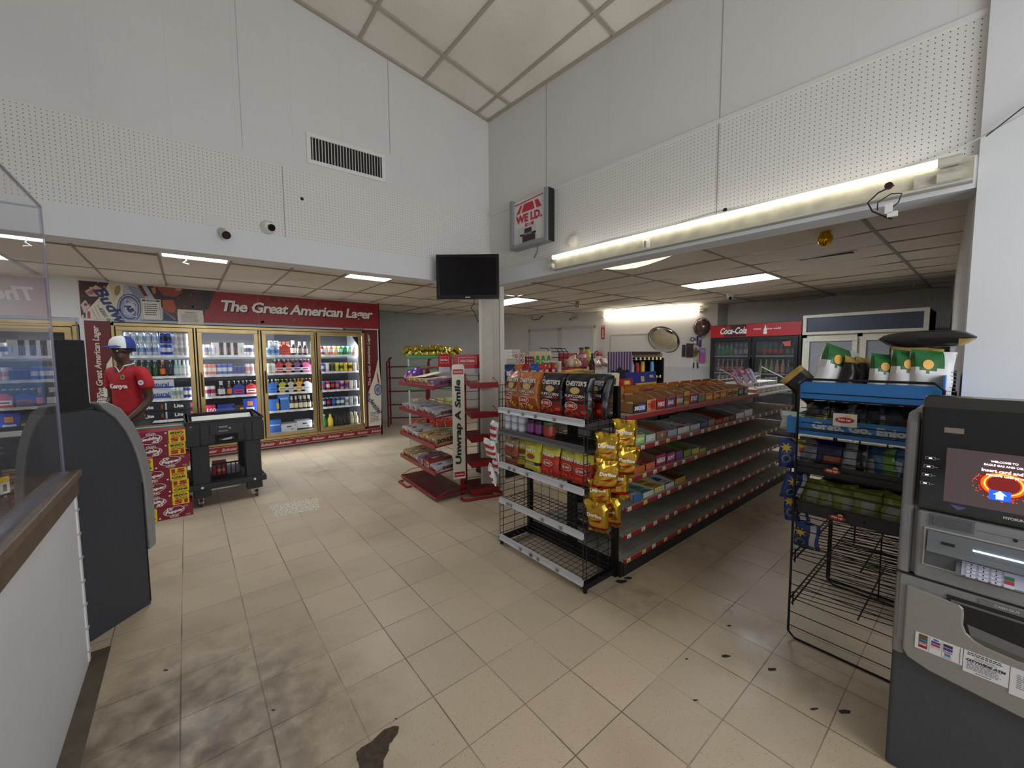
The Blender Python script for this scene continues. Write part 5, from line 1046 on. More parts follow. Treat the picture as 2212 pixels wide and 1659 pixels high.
o = jar(.12, .045, (110, 40, 30), (60, 110, 60), (150, 50, 44), 'salsa_jar'); o.location = E2W(.08, .055, .987); tag(o, 'red salsa jar with a green lid beside the purple jars', 'jar')
def small_bag(seed, base, low, top, txt, black_band=False, w_=.185, h=.215, t_=.06, rough=.3):
    def reg(u, v):
        if black_band and .2 < v < .36: return (34, 32, 30)
        if v < .45 and not black_band: return low
        if v > .7: return top
        return None
    def mk(w, c):
        ctext(w, c, txt, 0, .155, .022, mat((236, 230, 220), .4), tw=.12, bold=.05); 
        if not black_band:
            cdisc(w, c, 0, .095, .048, mat((236, 230, 224), .4), ry=.024); cdisc(w, c, 0, .095, .044, mat((176, 40, 36), .4), ry=.021, off=.001); ctext(w, c, '$2 ONLY', 0, .095, .02, mat((240, 236, 230), .4), tw=.07, off=.003, bold=.04)
            R = random.Random(seed)
            for k in range(9): cdisc(w, c, R.uniform(-.07, .07), R.uniform(.02, .05), .012, mat((226, 60, 30), .4), n=6, off=.001)
        else:
            cdisc(w, c, 0, .11, .045, mat((150, 60, 50), .4), ry=.02); ctext(w, c, 'ORIGINAL', 0, .06, .016, mat((220, 214, 200), .4), tw=.1, off=.002)
    return bag(w_, h, t_, base, reg, mk, seed, rough=rough)
FY = First(small_bag(5, (206, 200, 70), None, (214, 208, 80), 'MIX', True)); FR = First(small_bag(6, (186, 60, 34), (170, 40, 30), (222, 214, 90), 'FRIES')); FR2 = First(small_bag(8, (140, 70, 40), (150, 60, 40), (150, 130, 90), 'STRIPS', True))
tz = ES[2][0]+.003
for (x, y, rz_, F_, lab) in ((-.36, .05, -.1, FR2, 'brown topped snack bag at the column end of the middle wire shelf'), (-.27, .10, .35, FY, 'yellow green snack bag turned edge on in the middle shelf'), (-.10, .055, .0, FY, 'yellow snack bag with a black band on the middle shelf'), (.08, .06, .02, FR, 'red snack bag with yellow top beside the black banded one'),
        (.25, .08, -.05, FR, 'red snack bag with yellow top, middle of three'), (.385, .07, .1, FR, 'red snack bag nearest the gold bags on the middle shelf'), (-.19, .18, .3, FY, 'yellow snack bag behind in the middle shelf'), (.0, .19, -.2, FY, 'yellow snack bag standing behind the red one'), (.17, .2, .1, FR, 'red snack bag in the rear row of the middle shelf')):
    o = F_.at(E2W(x, y, tz), rot=(-.08, 0, RZ_+rz_), label=lab); o['category'] = 'snack bag'
# strips of bags clipped to the rack
def strip_bags(proto, pts, name_, lab, grp, rz_, cat='snack bag', sc=1.0, hook=True, tilt=.25):
    w = MB(); w.tube([Vector(p)+Vector((0, 0, .12)) for p in pts], .003, BLACK, 4); o = w.build(name_+'_hanger'); tag(o, 'thin black clip strip holding the %s' % grp, 'clip strip')
    F = First(proto)
    for k, p in enumerate(pts): b = F.at(p, rot=(tilt*(1 if k % 2 else -.4), .12*math.sin(k*2.1), rz_+.35*math.sin(k*1.7)), label=lab, group=grp, scale=(sc,)*3); b['category'] = cat
def dor(u, v): return (170, 44, 30) if .14 < v < .24 else None
def dmk(w, c): ctext(w, c, 'Doritos', 0, .15, .028, mat((238, 234, 224), .4), tw=.105, bold=.05, off=.002); w.add([(-.045, c(-.045, .1)-.002, .10), (.02, c(.02, .09)-.002, .095), (.045, c(.045, .12)-.002, .112), (-.02, c(0, .1)-.002, .104)], [(0, 1, 2, 3)], mat((170, 40, 30), .4))
gold = bag(.16, .235, .06, (212, 172, 66), dor, dmk, 21, rough=.2, metal=.9, wr=2.6, nu=14, nv=20)
def at_xy(px, py, x, y):
    n = Vector((FW.x, FW.y)).normalized(); d = ray(px, py); k = (n.x*x+n.y*y)/(n.x*d.x+n.y*d.y); return EYE+d*k
S1 = [at_xy(*q, 2.05, 1.60) for q in ((1310, 1012), (1303, 1062), (1298, 1106), (1295, 1150))]; S2 = [at_xy(*q, 2.16, 1.585) for q in ((1348, 982), (1343, 1032), (1336, 1080), (1330, 1100), (1322, 1138))]
strip_bags(gold, S1, 'gold_strip', 'shiny gold corn chip bag on the nearer clip strip at the rack corner', 'gold bags on the nearer clip strip', RZ_+.5)
strip_bags(dup(gold), [S2[0], S2[1], S2[2], S2[4]], 'gold_strip', 'shiny gold corn chip bag on the farther clip strip beside the gondola', 'gold bags on the farther clip strip', RZ_+.5)
# red and white strip on the column side
def rw(u, v): return (176, 40, 34) if .25 < v < .45 or .62 < v < .78 else (60, 70, 130) if v < .12 else None
rwb = bag(.13, .17, .05, (226, 224, 224), rw, None, 31, wr=2)
S3 = [at_xy(*q, 2.06, 2.62) for q in ((1066, 955), (1063, 990), (1071, 1022), (1070, 1046))]
strip_bags(rwb, S3, 'red_white_strip', 'red and white striped snack bag hanging on a strip beside the column', 'red and white bags beside the column', RZ_-.3, sc=1.05)
# ================================================================ THE LONG GONDOLA
GX0, GX1, GX2, GY = 2.35, 4.79, 6.02, 1.62
GS = mat((164, 158, 146), .55, noise=.22, nscale=7); GK = mat((30, 27, 26), .6, noise=.4, nscale=9); CH = mat((150, 30, 34), .4); CHB = mat((92, 60, 52), .5); GBK = mat((150, 142, 130), .6); LW, LY = mat((226, 222, 206), .5), mat((222, 206, 110), .5)
t = thing('gondola_shelf', 'long double sided gondola shelf with red price channels', 'shelf unit', (GX0, GY, 0)); L1, L2 = GX1-GX0, GX2-GX0
w = MB(); w.box(.0, L2, .02, .94, .0, .09, GK); w.box(-.03, .0, .0, .95, .0, .10, GK); w.build('kick_base', t)
w = MB(); w.box(0, L2, .46, .50, .09, 1.24, GBK); w.box(-.02, L1, .44, .52, 1.235, 1.262, mat((226, 216, 188), .5)); w.build('back_panel', t)
for x in (.0, L1/2, L1, L2-.02):
    w = MB(); w.box(x-.01, x+.02, .45, .51, .09, 1.25, WB); w.build('upright', t)
def channel(par, x0, x1, z, y, side=-1, dull=False, seed=0, tags=True):
    w = MB(); m = CHB if dull else CH; yy = y if side < 0 else y
    w.box(x0, x1, yy-.006, yy+.002, z-.034, z+.002, m); w.box(x0, x1, yy-.008, yy+.002, z-.002, z+.003, mat((150, 140, 130), .4)); w.box(x0, x1, yy-.008, yy, z-.037, z-.033, mat((120, 40, 40), .5))
    if tags:
        rr = random.Random(seed); x = x0+.03
        while x < x1-.08:
            w.box(x, x+.045, yy-.009, yy-.006, z-.032, z-.004, rr.choice([LW, LY, LW])); w.box(x+.008, x+.036, yy-.0095, yy-.009, z-.026, z-.02, mat((120, 110, 100), .5)); x += rr.uniform(.13, .22)
    w.build('price_channel', par)
for k, (z, d) in enumerate(((.125, .44), (.305, .40), (.505, .40), (.715, .40), (.93, .40), (1.165, .40))):
    for sec in range(3):
        a, b = ((0, L1/2), (L1/2, L1), (L1, L2))[sec]
        if k == 5 and sec == 2: continue
        y0 = 0.0
        w = MB(); w.box(a+.004, b-.004, y0, .46, z-.022 if k else .09, z, GS)
        if k == 0: w.box(a, b, -.004, .0, .0, .09, GK)
        else:
            for x in (a+.01, b-.03): w.prism([(x, .04, z-.022), (x, .46, z-.022), (x, .46, z-.09)], (.012, 0, 0), GK)
        n = int((b-a)/.04)
        for i in range(n): w.rect(0, 0, 0, 0, GS) if False else w.box(a+.02+i*.04, a+.035+i*.04, .05, .056, z, z+.0006, mat((96, 90, 82), .7))
        sh_ = w.build('shelf_board', t); channel(sh_, a+.002, b-.002, z, y0-.002, dull=(sec == 2), seed=k*3+sec, tags=not (k == 5))
w = MB(); w.box(L1+.05, L2, .0, .46, 1.125, 1.145, mat((216, 214, 204), .5)); w.build('top_board', t)
for k, z in enumerate((.125, .88, 1.16)):
    w = MB(); w.box(.0, L2, .50, .94, z-.02, z, GS); w.box(0, L2, .94, .946, z-.034, z+.002, CH); w.build('shelf_board', t)
w = MB(); w.box(-.015, .0, .43, .53, .09, 1.24, GK)
for j in range(24): w.box(-.0165, -.015, .45, .46, .14+j*.045, .155+j*.045, mat((80, 76, 70), .7)); w.box(-.0165, -.015, .50, .51, .14+j*.045, .155+j*.045, mat((80, 76, 70), .7))
w.build('end_upright', t)
def openbox(w_, d, hf, hb, outer, txt=None, tcol=(240, 236, 226), inner=(150, 112, 70), fill=None, accent=None, seed=0, flap=0.0, name='candy_box'):
    o, i = mat(outer, .45), mat(inner, .7); w = MB(); th = .003; a = w_/2; R = random.Random(seed)
    w.box(-a, a, 0, d, 0, .004, o)
    w.prism([(-a, 0, .004), (-a, th, .004), (-a, th, hf), (-a, 0, hf)], (w_, 0, 0), o)
    for s in (-a, a-th): w.prism([(s, 0, .004), (s, d, .004), (s, d, hb), (s, d*.45, hb), (s, 0, hf)], (th, 0, 0), i if s > 0 else i, side=o)
    w.prism([(-a, d-th, .004), (-a, d, .004), (-a, d, hb), (-a, d-th, hb)], (w_, 0, 0), i)
    if flap: w.prism([(-a, d, hb), (a, d, hb), (a*.9, d-.01, hb+flap), (-a*.9, d-.01, hb+flap)], (0, .002, 0), o)
    if accent: w.rect(a*.35, hf*.5, w_*.5, hf*.8, mat(accent, .45), -.001)
    if txt: w.text(txt, 0, hf*.5, hf*.42, mat(tcol, .5), -.002, maxw=w_*.8, bold=.05, shear=.15)
    if fill:
        n = max(2, int(d/.035))
        for k in range(n):
            if fill is True: break
            y = .01+k*(d-.03)/n; c = mat(fill if isinstance(fill[0], int) else R.choice(fill), .35); hh = hf*R.uniform(.6, .9)
            w.box(-a+.006, a-.006, y, y+.022, .004, hh, c)
            w.box(-a+.02, -a+.02+w_*.3, y-.001, y, hh*.3, hh*.7, WHITE)
    return w.build(name)
# -- top shelf candy
TS = [('SNICKERS', (56, 34, 26), .17, .07, .075, (230, 230, 240), (60, 80, 160)), ('TWIX', (200, 150, 90), .13, .085, .11, (190, 40, 40), (196, 40, 40)), ('MIKE', (180, 30, 34), .13, .08, .12, (236, 230, 226), None), ('BAR', (134, 60, 110), .15, .085, .12, (226, 224, 210), (110, 40, 90)),
      ('PAYDAY', (196, 90, 40), .12, .09, .12, (240, 226, 200), (70, 90, 160)), ('BUTTER', (206, 150, 60), .10, .11, .12, (120, 60, 30), None), ('KIT KAT', (170, 40, 40), .14, .09, .13, (236, 230, 226), (60, 80, 130)), ('ALMOND', (150, 100, 60), .13, .08, .12, (110, 170, 160), None),
      ("REESE'S", (204, 112, 40), .15, .07, .11, (240, 200, 60), None), ("REESE'S", (206, 118, 44), .14, .075, .12, (240, 200, 60), (90, 50, 30)), ("REESE'S", (198, 106, 40), .14, .08, .12, (240, 200, 60), None), ('CUPS', (210, 130, 56), .13, .08, .12, (90, 40, 20), None), ('ROLO', (176, 160, 60), .13, .08, .10, (110, 30, 30), None), ('MINT', (60, 56, 50), .12, .08, .1, (190, 190, 180), None), ('ICE', (44, 42, 46), .12, .08, .1, (210, 210, 210), (150, 150, 150))]
x = .11
pos_words = ['nearest the wire rack', 'second along', 'third along', 'fourth along', 'fifth along', 'sixth along', 'seventh along', 'eighth along', 'ninth along', 'tenth along', 'eleventh along', 'twelfth along', 'thirteenth along', 'last but one', 'last before the wire basket']
cn = ['dark brown', 'tan and red', 'red', 'purple', 'orange and blue', 'golden', 'red and blue', 'brown', 'orange', 'orange and brown', 'plain orange', 'light orange', 'olive yellow', 'charcoal', 'black and grey']
for k, (tx, c, bw, hf, hb, tc, ac) in enumerate(TS):
    o = openbox(bw, .2, hf, hb, c, tx, tc, (150, 108, 66), fill=[c, (200, 160, 90)], accent=ac, seed=k, flap=.02 if k in (3, 7, 10) else 0)
    o.location = (GX0+x+bw/2, GY+.012, 1.1665); tag(o, '%s candy box on the red edged top shelf, %s' % (cn[k], pos_words[k]), 'candy box'); x += bw+.006
x = .32
for k, (c, ac) in enumerate((((210, 150, 60), (200, 60, 40)), ((206, 120, 50), None), ((196, 130, 60), (150, 40, 40)), ((214, 130, 60), None), ((220, 140, 80), (230, 90, 50)), ((210, 120, 60), None), ((200, 110, 50), None), ((160, 120, 70), None))):
    o = openbox(.22, .16, .115, .135, c, 'CANDY' if k == 0 else None, (190, 40, 30), (190, 130, 60), fill=[(200, 110, 40), (150, 70, 40)], accent=ac, seed=k+40, flap=.02)
    o.location = (GX0+x+.11, GY+.235, 1.1665); tag(o, '%s open candy carton, rear row of the top shelf, %s' % (['yellow', 'orange', 'ochre', 'amber', 'peach', 'rust', 'copper', 'brown'][k], ['nearest the wire rack', 'second', 'third', 'fourth', 'fifth', 'sixth', 'seventh', 'last'][k]), 'candy box'); x += .235
def shelf_boxes(z, lst, where, y=.012, dep=.3):
    x = .13
    for k, (nm, c, bw, hf, hb, inner, fill, tx) in enumerate(lst):
        o = openbox(bw, dep, hf, hb, c, tx, (240, 238, 232), inner, fill=fill, seed=k+int(z*100))
        o.location = (GX0+x+bw/2, GY+y, z+.0015); tag(o, '%s candy box on the %s of the long gondola' % (nm, where), 'candy box'); x += bw+.008
gr = (150, 146, 140); brn_ = (120, 88, 60)
shelf_boxes(.93, [('lime and white', (150, 190, 90), .14, .07, .08, gr, [(150, 190, 90), (220, 220, 210)], 'CHEW'), ('leaf green and white', (200, 206, 200), .14, .055, .08, gr, [(90, 150, 90), (220, 224, 220)], 'GUM'), ('brown and pink', (150, 110, 80), .16, .06, .10, brn_, [(190, 60, 80)], 'O'), ('grey and blue', (170, 176, 190), .15, .05, .09, gr, [(150, 160, 190)], None), ('low white', (222, 220, 218), .20, .05, .06, (200, 196, 190), [(210, 206, 206), (190, 90, 90)], 'WHITE'), ('silver', (190, 190, 196), .18, .05, .06, gr, [(200, 190, 190), (60, 90, 160)], None),
   ('navy trimmed', (60, 80, 140), .14, .05, .08, gr, [(90, 100, 130)], None), ('grey brown', (130, 118, 106), .14, .06, .09, gr, [(110, 100, 90)], None), ('crimson', (190, 30, 40), .15, .045, .07, (180, 30, 40), [(190, 40, 50)], None), ('brown and red', (140, 90, 60), .15, .05, .08, brn_, [(190, 60, 50)], None), ('maroon', (120, 40, 40), .14, .05, .08, gr, [(130, 50, 50)], None), ('pale pink lettered', (226, 214, 222), .20, .06, .10, (206, 200, 204), [(226, 160, 200), (220, 220, 220)], 'Ring'), ('large white', (220, 218, 222), .22, .07, .11, (200, 198, 200), [(210, 160, 190)], None)], 'fourth shelf up')
shelf_boxes(.715, [('orange and white', (206, 96, 50), .15, .05, .07, brn_, [(230, 226, 220), (206, 60, 50)], None), ('salmon', (206, 110, 80), .13, .05, .08, brn_, [(190, 60, 80)], None), ('purple and red', (170, 40, 80), .15, .09, .11, brn_, [(110, 50, 120)], 'NERDS'), ('magenta', (150, 50, 110), .14, .08, .10, brn_, [(120, 60, 130)], 'SOFT'), ('violet', (110, 70, 140), .12, .07, .10, (120, 130, 60), [(130, 60, 120)], None), ('lime green', (130, 150, 60), .14, .06, .10, (110, 120, 50), [(150, 170, 70)], None), ('lemon', (206, 196, 80), .13, .05, .07, gr, [(200, 190, 90), (90, 140, 150)], None), ('yellow striped', (190, 180, 70), .12, .03, .04, gr, [(190, 180, 80)], None)], 'third shelf up')
shelf_boxes(.505, [('blue and white', (60, 110, 170), .12, .05, .06, gr, [(70, 120, 180), (220, 220, 220)], None), ('white with green packs', (212, 210, 206), .15, .04, .05, (200, 198, 194), [(90, 150, 110)], None), ('white with yellow packs', (220, 206, 150), .15, .045, .05, (214, 200, 150), [(214, 170, 60)], None), ('white with navy packs', (214, 214, 216), .14, .04, .06, (200, 200, 200), [(60, 80, 120), (210, 210, 210)], None), ('yellow edged brown', (190, 160, 60), .18, .05, .07, (110, 80, 50), [(120, 80, 60)], None)], 'second shelf up')
# loose display on the cap rail
def flat_box(nm, c, x, y, z, bw, bh, d, parts, label, rz_=0.0, tilt=-.15):
    w = MB(); w.box(-bw/2, bw/2, 0, d, 0, bh, mat(c, .45))
    for (pc, cx, cz, a, b, tx) in parts:
        w.rect(cx*bw, cz*bh, a*bw, b*bh, mat(pc, .45), -.001)
        if tx: w.text(tx, cx*bw, cz*bh, b*bh*.5, mat((240, 236, 220), .5), -.002, maxw=a*bw*.8, bold=.05)
    o = w.build(nm); o.location = (x, y, z); o.rotation_euler = (tilt, 0, rz_); tag(o, label, 'carton'); return o
flat_box('biscuit_carton', (40, 50, 140), ony(1392, 840, 2.065).x, 2.065, 1.263, .46, .17, .03, [((226, 196, 70), .1, .2, .75, .38, None), ((40, 50, 140), .32, .72, .2, .3, 'MILK'), ((200, 190, 180), -.02, .6, .12, .3, None)], 'blue and yellow carton leaning on the cream cap rail')
flat_box('candy_carton', (176, 36, 40), ony(1357, 845, 2.03).x, 2.03, 1.263, .18, .12, .03, [((224, 190, 60), .0, .3, .5, .3, None), ((224, 190, 60), .0, .7, .5, .3, 'MIX')], 'red carton with yellow windows leaning at the near end of the cap rail')
for k in range(3): flat_box('cake_carton', (96, 140, 156) if k < 2 else (220, 214, 180), (ony(1291+17*k, 830, 2.06)).x, 2.06, 1.263, .10, .17, .04, [((220, 216, 180), .05, .55, .6, .8, None), ((120, 60, 50), .05, .6, .3, .35, None)], ['pale teal dessert carton, farthest of three behind the black bags', 'pale teal dessert carton, middle of three', 'cream and teal dessert carton nearest the blue carton'][k], rz_=-.3, tilt=.1)
o = MB(); R_ = random.Random(2)
for k in range(14): o.box(.02*k-.14, .02*k-.125, 0, .04, 0, .012+.008*R_.random(), mat((60, 100, 50), .5))
o = o.build('green_packet_row'); o.location = (4.15, 2.09, 1.263); tag(o, 'low tray of small green packets on the cap rail', 'tray')
for k in range(4):
    w = MB(); w.tube([(-.08, 0, 0), (-.08, 0, .03), (.08, 0, .03), (.08, 0, 0)], .003, METAL, 5); o = w.build('wire_divider'); o.location = (4.38+.17*k, 2.10, 1.262); tag(o, 'small wire divider on the cap rail', 'divider', 'wire dividers on the cap rail')
# ---- white wire counter rack on the gondola
t = thing('white_wire_rack', 'white wire basket rack standing on the far end of the gondola', 'rack', (4.83, 1.64, 1.146)); WW = mat((214, 208, 196), .45)
w = MB(); r = .006
for x in (0, 1.28):
    w.tube([(x, 0, .0), (x, 0, .06), (x+.0, .40, .27), (x, .42, .0)], r, WW, 6)
w.tube([(0, 0, .06), (1.28, 0, .06)], r, WW, 5); w.tube([(0, .42, .14), (1.28, .42, .14)], r, WW, 5); w.tube([(0, 0, .0), (1.28, 0, .0)], r, WW, 5); w.build('frame', t)
w = MB()
for k in range(36): x = .02+k*.0355; w.tube([(x, 0, .06), (x, .0, .0), (x, .2, .0), (x, .2, .09)], .0025, WW, 4)
for k in range(36): x = .02+k*.0355; w.tube([(x, .2, .14), (x, .2, .09), (x, .42, .09), (x, .42, .2)], .0025, WW, 4)
w.build('basket', t)
for k in range(9):
    w = MB(); c = ((206, 60, 120), (150, 170, 200), (196, 80, 130), (220, 120, 160), (150, 180, 190), (200, 50, 110), (160, 150, 190), (206, 90, 140), (180, 180, 200))[k]
    w.box(-.04, .04, -.004, .004, 0, .19, mat(c, .3)); w.rect(0, .06, .06, .08, mat((190, 200, 214), .4), -.005); w.rect(0, .14, .05, .03, mat((236, 220, 230), .4), -.005); o = w.build('candy_packet', bevel=.003)
    o.location = (4.90+.075*k, 1.86+.012*(k % 3), 1.24+.015*(k % 2)); o.rotation_euler = (-.5, .3*math.sin(k), .1*math.sin(k*2)); tag(o, 'pink and blue candy packet standing in the white wire rack', 'candy packet', 'candy packets in the white wire rack')
for k in range(8):
    w = MB(); c = ((206, 150, 130), (190, 190, 180), (200, 130, 120), (150, 160, 170), (190, 190, 200), (200, 150, 140), (170, 190, 160), (200, 200, 190))[k]; w.box(-.07, .07, 0, .15, 0, .045, mat(c, .4)); w.rect(0, .022, .1, .02, WHITE, -.001); o = w.build('candy_tray'); o.location = (4.92+.155*k, 1.66, 1.150); tag(o, 'pastel candy tray in the front basket of the white wire rack', 'candy tray', 'candy trays in the white wire rack')
# ================================================================ RED SNACK CAKE RACKS
RR = mat((150, 28, 34), .4, coat=.2); RRD = mat((96, 26, 28), .5, noise=.3, nscale=12); RRT = mat((126, 24, 28), .45, noise=.2, nscale=9)
A0 = Vector((2.03, 3.78)); A1 = Vector((2.10, 4.84)); dA = (A1-A0); LA = dA.length; rzA = math.atan2(-dA.y, -dA.x)   # faces -x, local x runs towards the camera end
t = thing('cake_rack', 'red metal snack cake rack full of boxes with a tall white upright sign', 'rack', (A1.x, A1.y, 0), rzA)
ZS = [(.03, .40), (.30, .35), (.595, .34), (.91, .34), (1.235, .33)]     # front height, depth
def tray(par, x0, x1, z, d, rise=.05, lip=.035, rail=.07, dark=False, label=None):
    w = MB(); m = RRD if dark else RRT
    w.prism([(x0, 0, z), (x1, 0, z), (x1, d, z+rise), (x0, d, z+rise)], (0, 0, .006), m)
    w.box(x0, x1, -.012, .0, z-.01, z+lip, RR); w.tube([(x0, -.006, z+lip), (x1, -.006, z+lip)], .007, RR, 6)
    for x in (x0, x1): w.tube([(x, -.006, z+.01), (x, -.006, z+lip), (x, d*.3, z+rail), (x, d, z+rise+rail)], .004, RR, 5); w.tube([(x, -.006, z+.01), (x, d, z+rise)], .007, RR, 5)
    return w.build('tray', par, label)
for k, (z, d) in enumerate(ZS): tray(t, 0, LA, z, d, rise=.04 if k else .02, dark=(k == 0), lip=.03 if k else .012)
for x in (.06, LA-.06):
    w = MB(); w.box(x-.02, x+.02, .335, .37, .0, 1.44, RR); w.build('post', t)
w = MB(); w.tube([(.15, -.03, .012), (.15, -.09, .012), (.42, -.09, .012), (.42, -.03, .012)], .014, RR, 6); w.build('base_foot', t)
w = MB()
for k in range(9): w.tube([(.05, .35, .2+k*.14), (LA-.05, .35, .2+k*.14)], .003, RR, 4)
w.tube([(.0, .3, 1.42), (.3, .35, 1.45), (LA, .35, 1.44)], .014, RR, 6); w.build('back_grid', t)
def header(par, x, y, z, wd, h, rz_=0.0):
    w = MB(); n = 8; P = [(-wd/2, 0, 0), (wd/2, 0, 0)]+[(wd/2-.03+.03*math.sin(a), 0, h-.03+.03*math.cos(a)) for a in [PI/2-k*PI/2/n for k in range(n+1)]][::1]+[(-wd/2+.03-.03*math.sin(a), 0, h-.03+.03*math.cos(a)) for a in [k*PI/2/n for k in range(n+1)]]
    w.prism(P, (0, .03, 0), mat((180, 26, 34), .35)); pw = mat((226, 206, 206), .4)
    w.box(-wd*.33, wd*.33, -.001, 0, h*.78, h*.8, pw); w.box(-wd*.33, wd*.33, -.001, 0, h*.3, h*.32, pw); w.box(-wd*.34, -wd*.325, -.001, 0, h*.3, h*.8, pw); w.box(wd*.325, wd*.34, -.001, 0, h*.3, h*.8, pw)
    w.text('Little Debbie', 0, h*.55, h*.18, pw, -.002, w=wd*.56, bold=.04); w.box(-wd*.45, wd*.45, .0, .02, -.06, 0, mat((190, 190, 200), .4)); o = w.build('header_sign', par); o.location = (x, y, z); o.rotation_euler = (0, 0, rz_); return o
dvA = dA.normalized(); nA = Vector((-dvA.y, dvA.x)); nA = nA if nA.x < 0 else -nA
def locA(px, py, X, Y):     # place by standing point, height from the survey
    return at_xy(px, py, X, Y)
inv = (Matrix.Translation(Vector((A1.x, A1.y, 0))) @ Matrix.Rotation(rzA, 4, 'Z')).inverted()
h1 = at_xy(960, 793, 2.34, 4.1); h2 = at_xy(1005, 793, 2.56, 4.0)
f1 = -rzA-math.radians(42)
p_ = inv @ h1; header(t, p_.x, p_.y, p_.z, .17, .155, -rzA-math.radians(62))
# boxes of cakes on the trays
CB = [((196, 150, 110), (150, 70, 50)), ((206, 180, 150), (170, 90, 70)), ((190, 196, 206), (150, 60, 50)), ((214, 206, 200), (90, 110, 160)), ((176, 150, 110), (130, 90, 60)), ((160, 60, 50), (220, 200, 190)), ((200, 196, 190), (120, 60, 60)), ((196, 170, 90), (150, 60, 50)), ((120, 90, 130), (210, 190, 180)), ((206, 200, 196), (180, 60, 60))]
def cake_box(c, c2, bw, bh, d, txt=None, seed=0):
    R = random.Random(seed); w = MB(); w.box(-bw/2, bw/2, 0, d, 0, bh, mat(c, .4)); m2 = mat(c2, .4)
    w.rect(0, bh*.35, bw*.9, bh*.4, m2, -.001); w.disc(-bw*.1, bh*.55, bw*.22, mat((150, 96, 60), .5), -.0015, 12, ry=bh*.26); w.rect(bw*.2, bh*.75, bw*.4, bh*.16, mat((226, 222, 216), .4), -.0015)
    for k in range(5): x = R.uniform(-.3, .3)*bw; y = R.uniform(.05, .85)*d; w.poly([(x-.1*bw, y, bh+.0008), (x+.15*bw, y, bh+.0008), (x+.15*bw, y+.05, bh+.0008), (x-.1*bw, y+.05, bh+.0008)], mat(R.choice([(226, 224, 220), c2, (180, 180, 186), (110, 60, 50)]), .4))
    if txt:
        b = len(w.v); w.text(txt, 0, 0, bh*.5, mat((60, 40, 26), .5), 0, bold=.08, maxw=d*.8)
        w.v[b:] = [(bw/2+.001, d/2-0+x, z+bh*.5) for x, y, z in w.v[b:]]
    return w.build('cake_box')
TN = ['', 'lowest full tray', 'third tray down', 'second tray down', 'top tray']
ordn = ['first', 'second', 'third', 'fourth', 'fifth', 'sixth', 'seventh']
for k, n in ((1, 6), (2, 6), (3, 6), (4, 5)):
    z, d = ZS[k]; bw = (LA-.06)/6.2; R_ = random.Random(k)
    for i in range(n):
        x = LA-.02-bw*(i+.5)*1.0-.004*i; c, c2 = CB[(i*3+k*2) % 10]; bh = R_.uniform(.07, .10)
        if k == 4: bh = .085
        if k == 3: c = ((176, 176, 184), (190, 190, 196), (170, 170, 176))[i % 3]
        o = cake_box(c, c2, bw-.012, bh, d-.06, 'BUNS' if (k == 4 and i == 0) else ('DONUTS' if (k, i) == (2, 0) else 'CAKES' if i == 0 else None), k*10+i)
        o.parent = None; M_ = Matrix.Translation(Vector((A1.x, A1.y, 0))) @ Matrix.Rotation(rzA, 4, 'Z'); p = M_ @ Vector((x, .012, z+.012)); o.location = p; o.rotation_euler = (.09, 0, rzA)
        tag(o, 'snack cake box, %s of red rack, %s from the sign' % (TN[k], ordn[i]), 'cake box')
# white flap and purple packets on the top tray
M_ = Matrix.Translation(Vector((A1.x, A1.y, 0))) @ Matrix.Rotation(rzA, 4, 'Z')
w = MB(); w.poly([(-.18, 0, 0), (.18, 0, 0), (.15, .3, .02), (-.15, .3, .02)], mat((226, 206, 176), .5)); w.poly([(-.18, 0, -.002), (-.15, .3, .018), (.15, .3, .018), (.18, 0, -.002)], mat((226, 206, 176), .5)); o = w.build('box_lid'); o.location = M_ @ Vector((.56, .03, 1.345)); o.rotation_euler = (.12, -.05, rzA); tag(o, 'open cream cardboard lid lying on the top tray of the red rack', 'box lid')
pb = bag(.13, .15, .08, (96, 40, 130), None, lambda w, c: cdisc(w, c, 0, .07, .035, mat((190, 130, 120), .4)), 71, rough=.25, wr=2.5, name='sweet_bag'); F = First(pb)
for k in range(7): o = F.at(M_ @ Vector((.06+.06*(k % 4), .08+.1*(k//4), 1.26+.03*(k//4))), rot=(-.3-.3*math.sin(k), .4*math.sin(k*2), rzA+.5*math.sin(k*3)), label='shiny purple sweet bag heaped at the far end of the top tray', group='purple sweet bags on the red rack'); o['category'] = 'sweet bag'
# second rack, mostly empty, facing the camera beside the column
B0 = at_xy(1000, 1075, 2.26, 3.69); t2 = thing('cake_rack', 'empty red tray rack standing beside the corner column', 'rack', (2.40, 3.65, 0), math.radians(-14)); LB = .33
for k, z in enumerate((.035, .35, .635, .905, 1.24)): tray(t2, 0, LB, z, .36, rise=.05, lip=.045, dark=(k == 0), rail=.09)
for x in (.05, LB-.04):
    w = MB(); w.box(x-.018, x+.018, .34, .375, 0, 1.46, RR); w.build('post', t2)
w = MB()
for k in range(14): w.tube([(.03, .34, .12+.095*k), (LB, .34, .12+.095*k)], .003, RR, 4)
w.build('back_grid', t2); w = MB(); w.tube([(-.12, .0, .014), (-.12, -.06, .014), (-.09, -.09, .014), (LB, -.09, .014), (LB+.02, -.06, .014), (LB+.02, .2, .014)], .016, RR, 8); w.build('base_foot', t2, smooth=True)
header(t2, .085, .33, 1.44, .33, .165, 0)
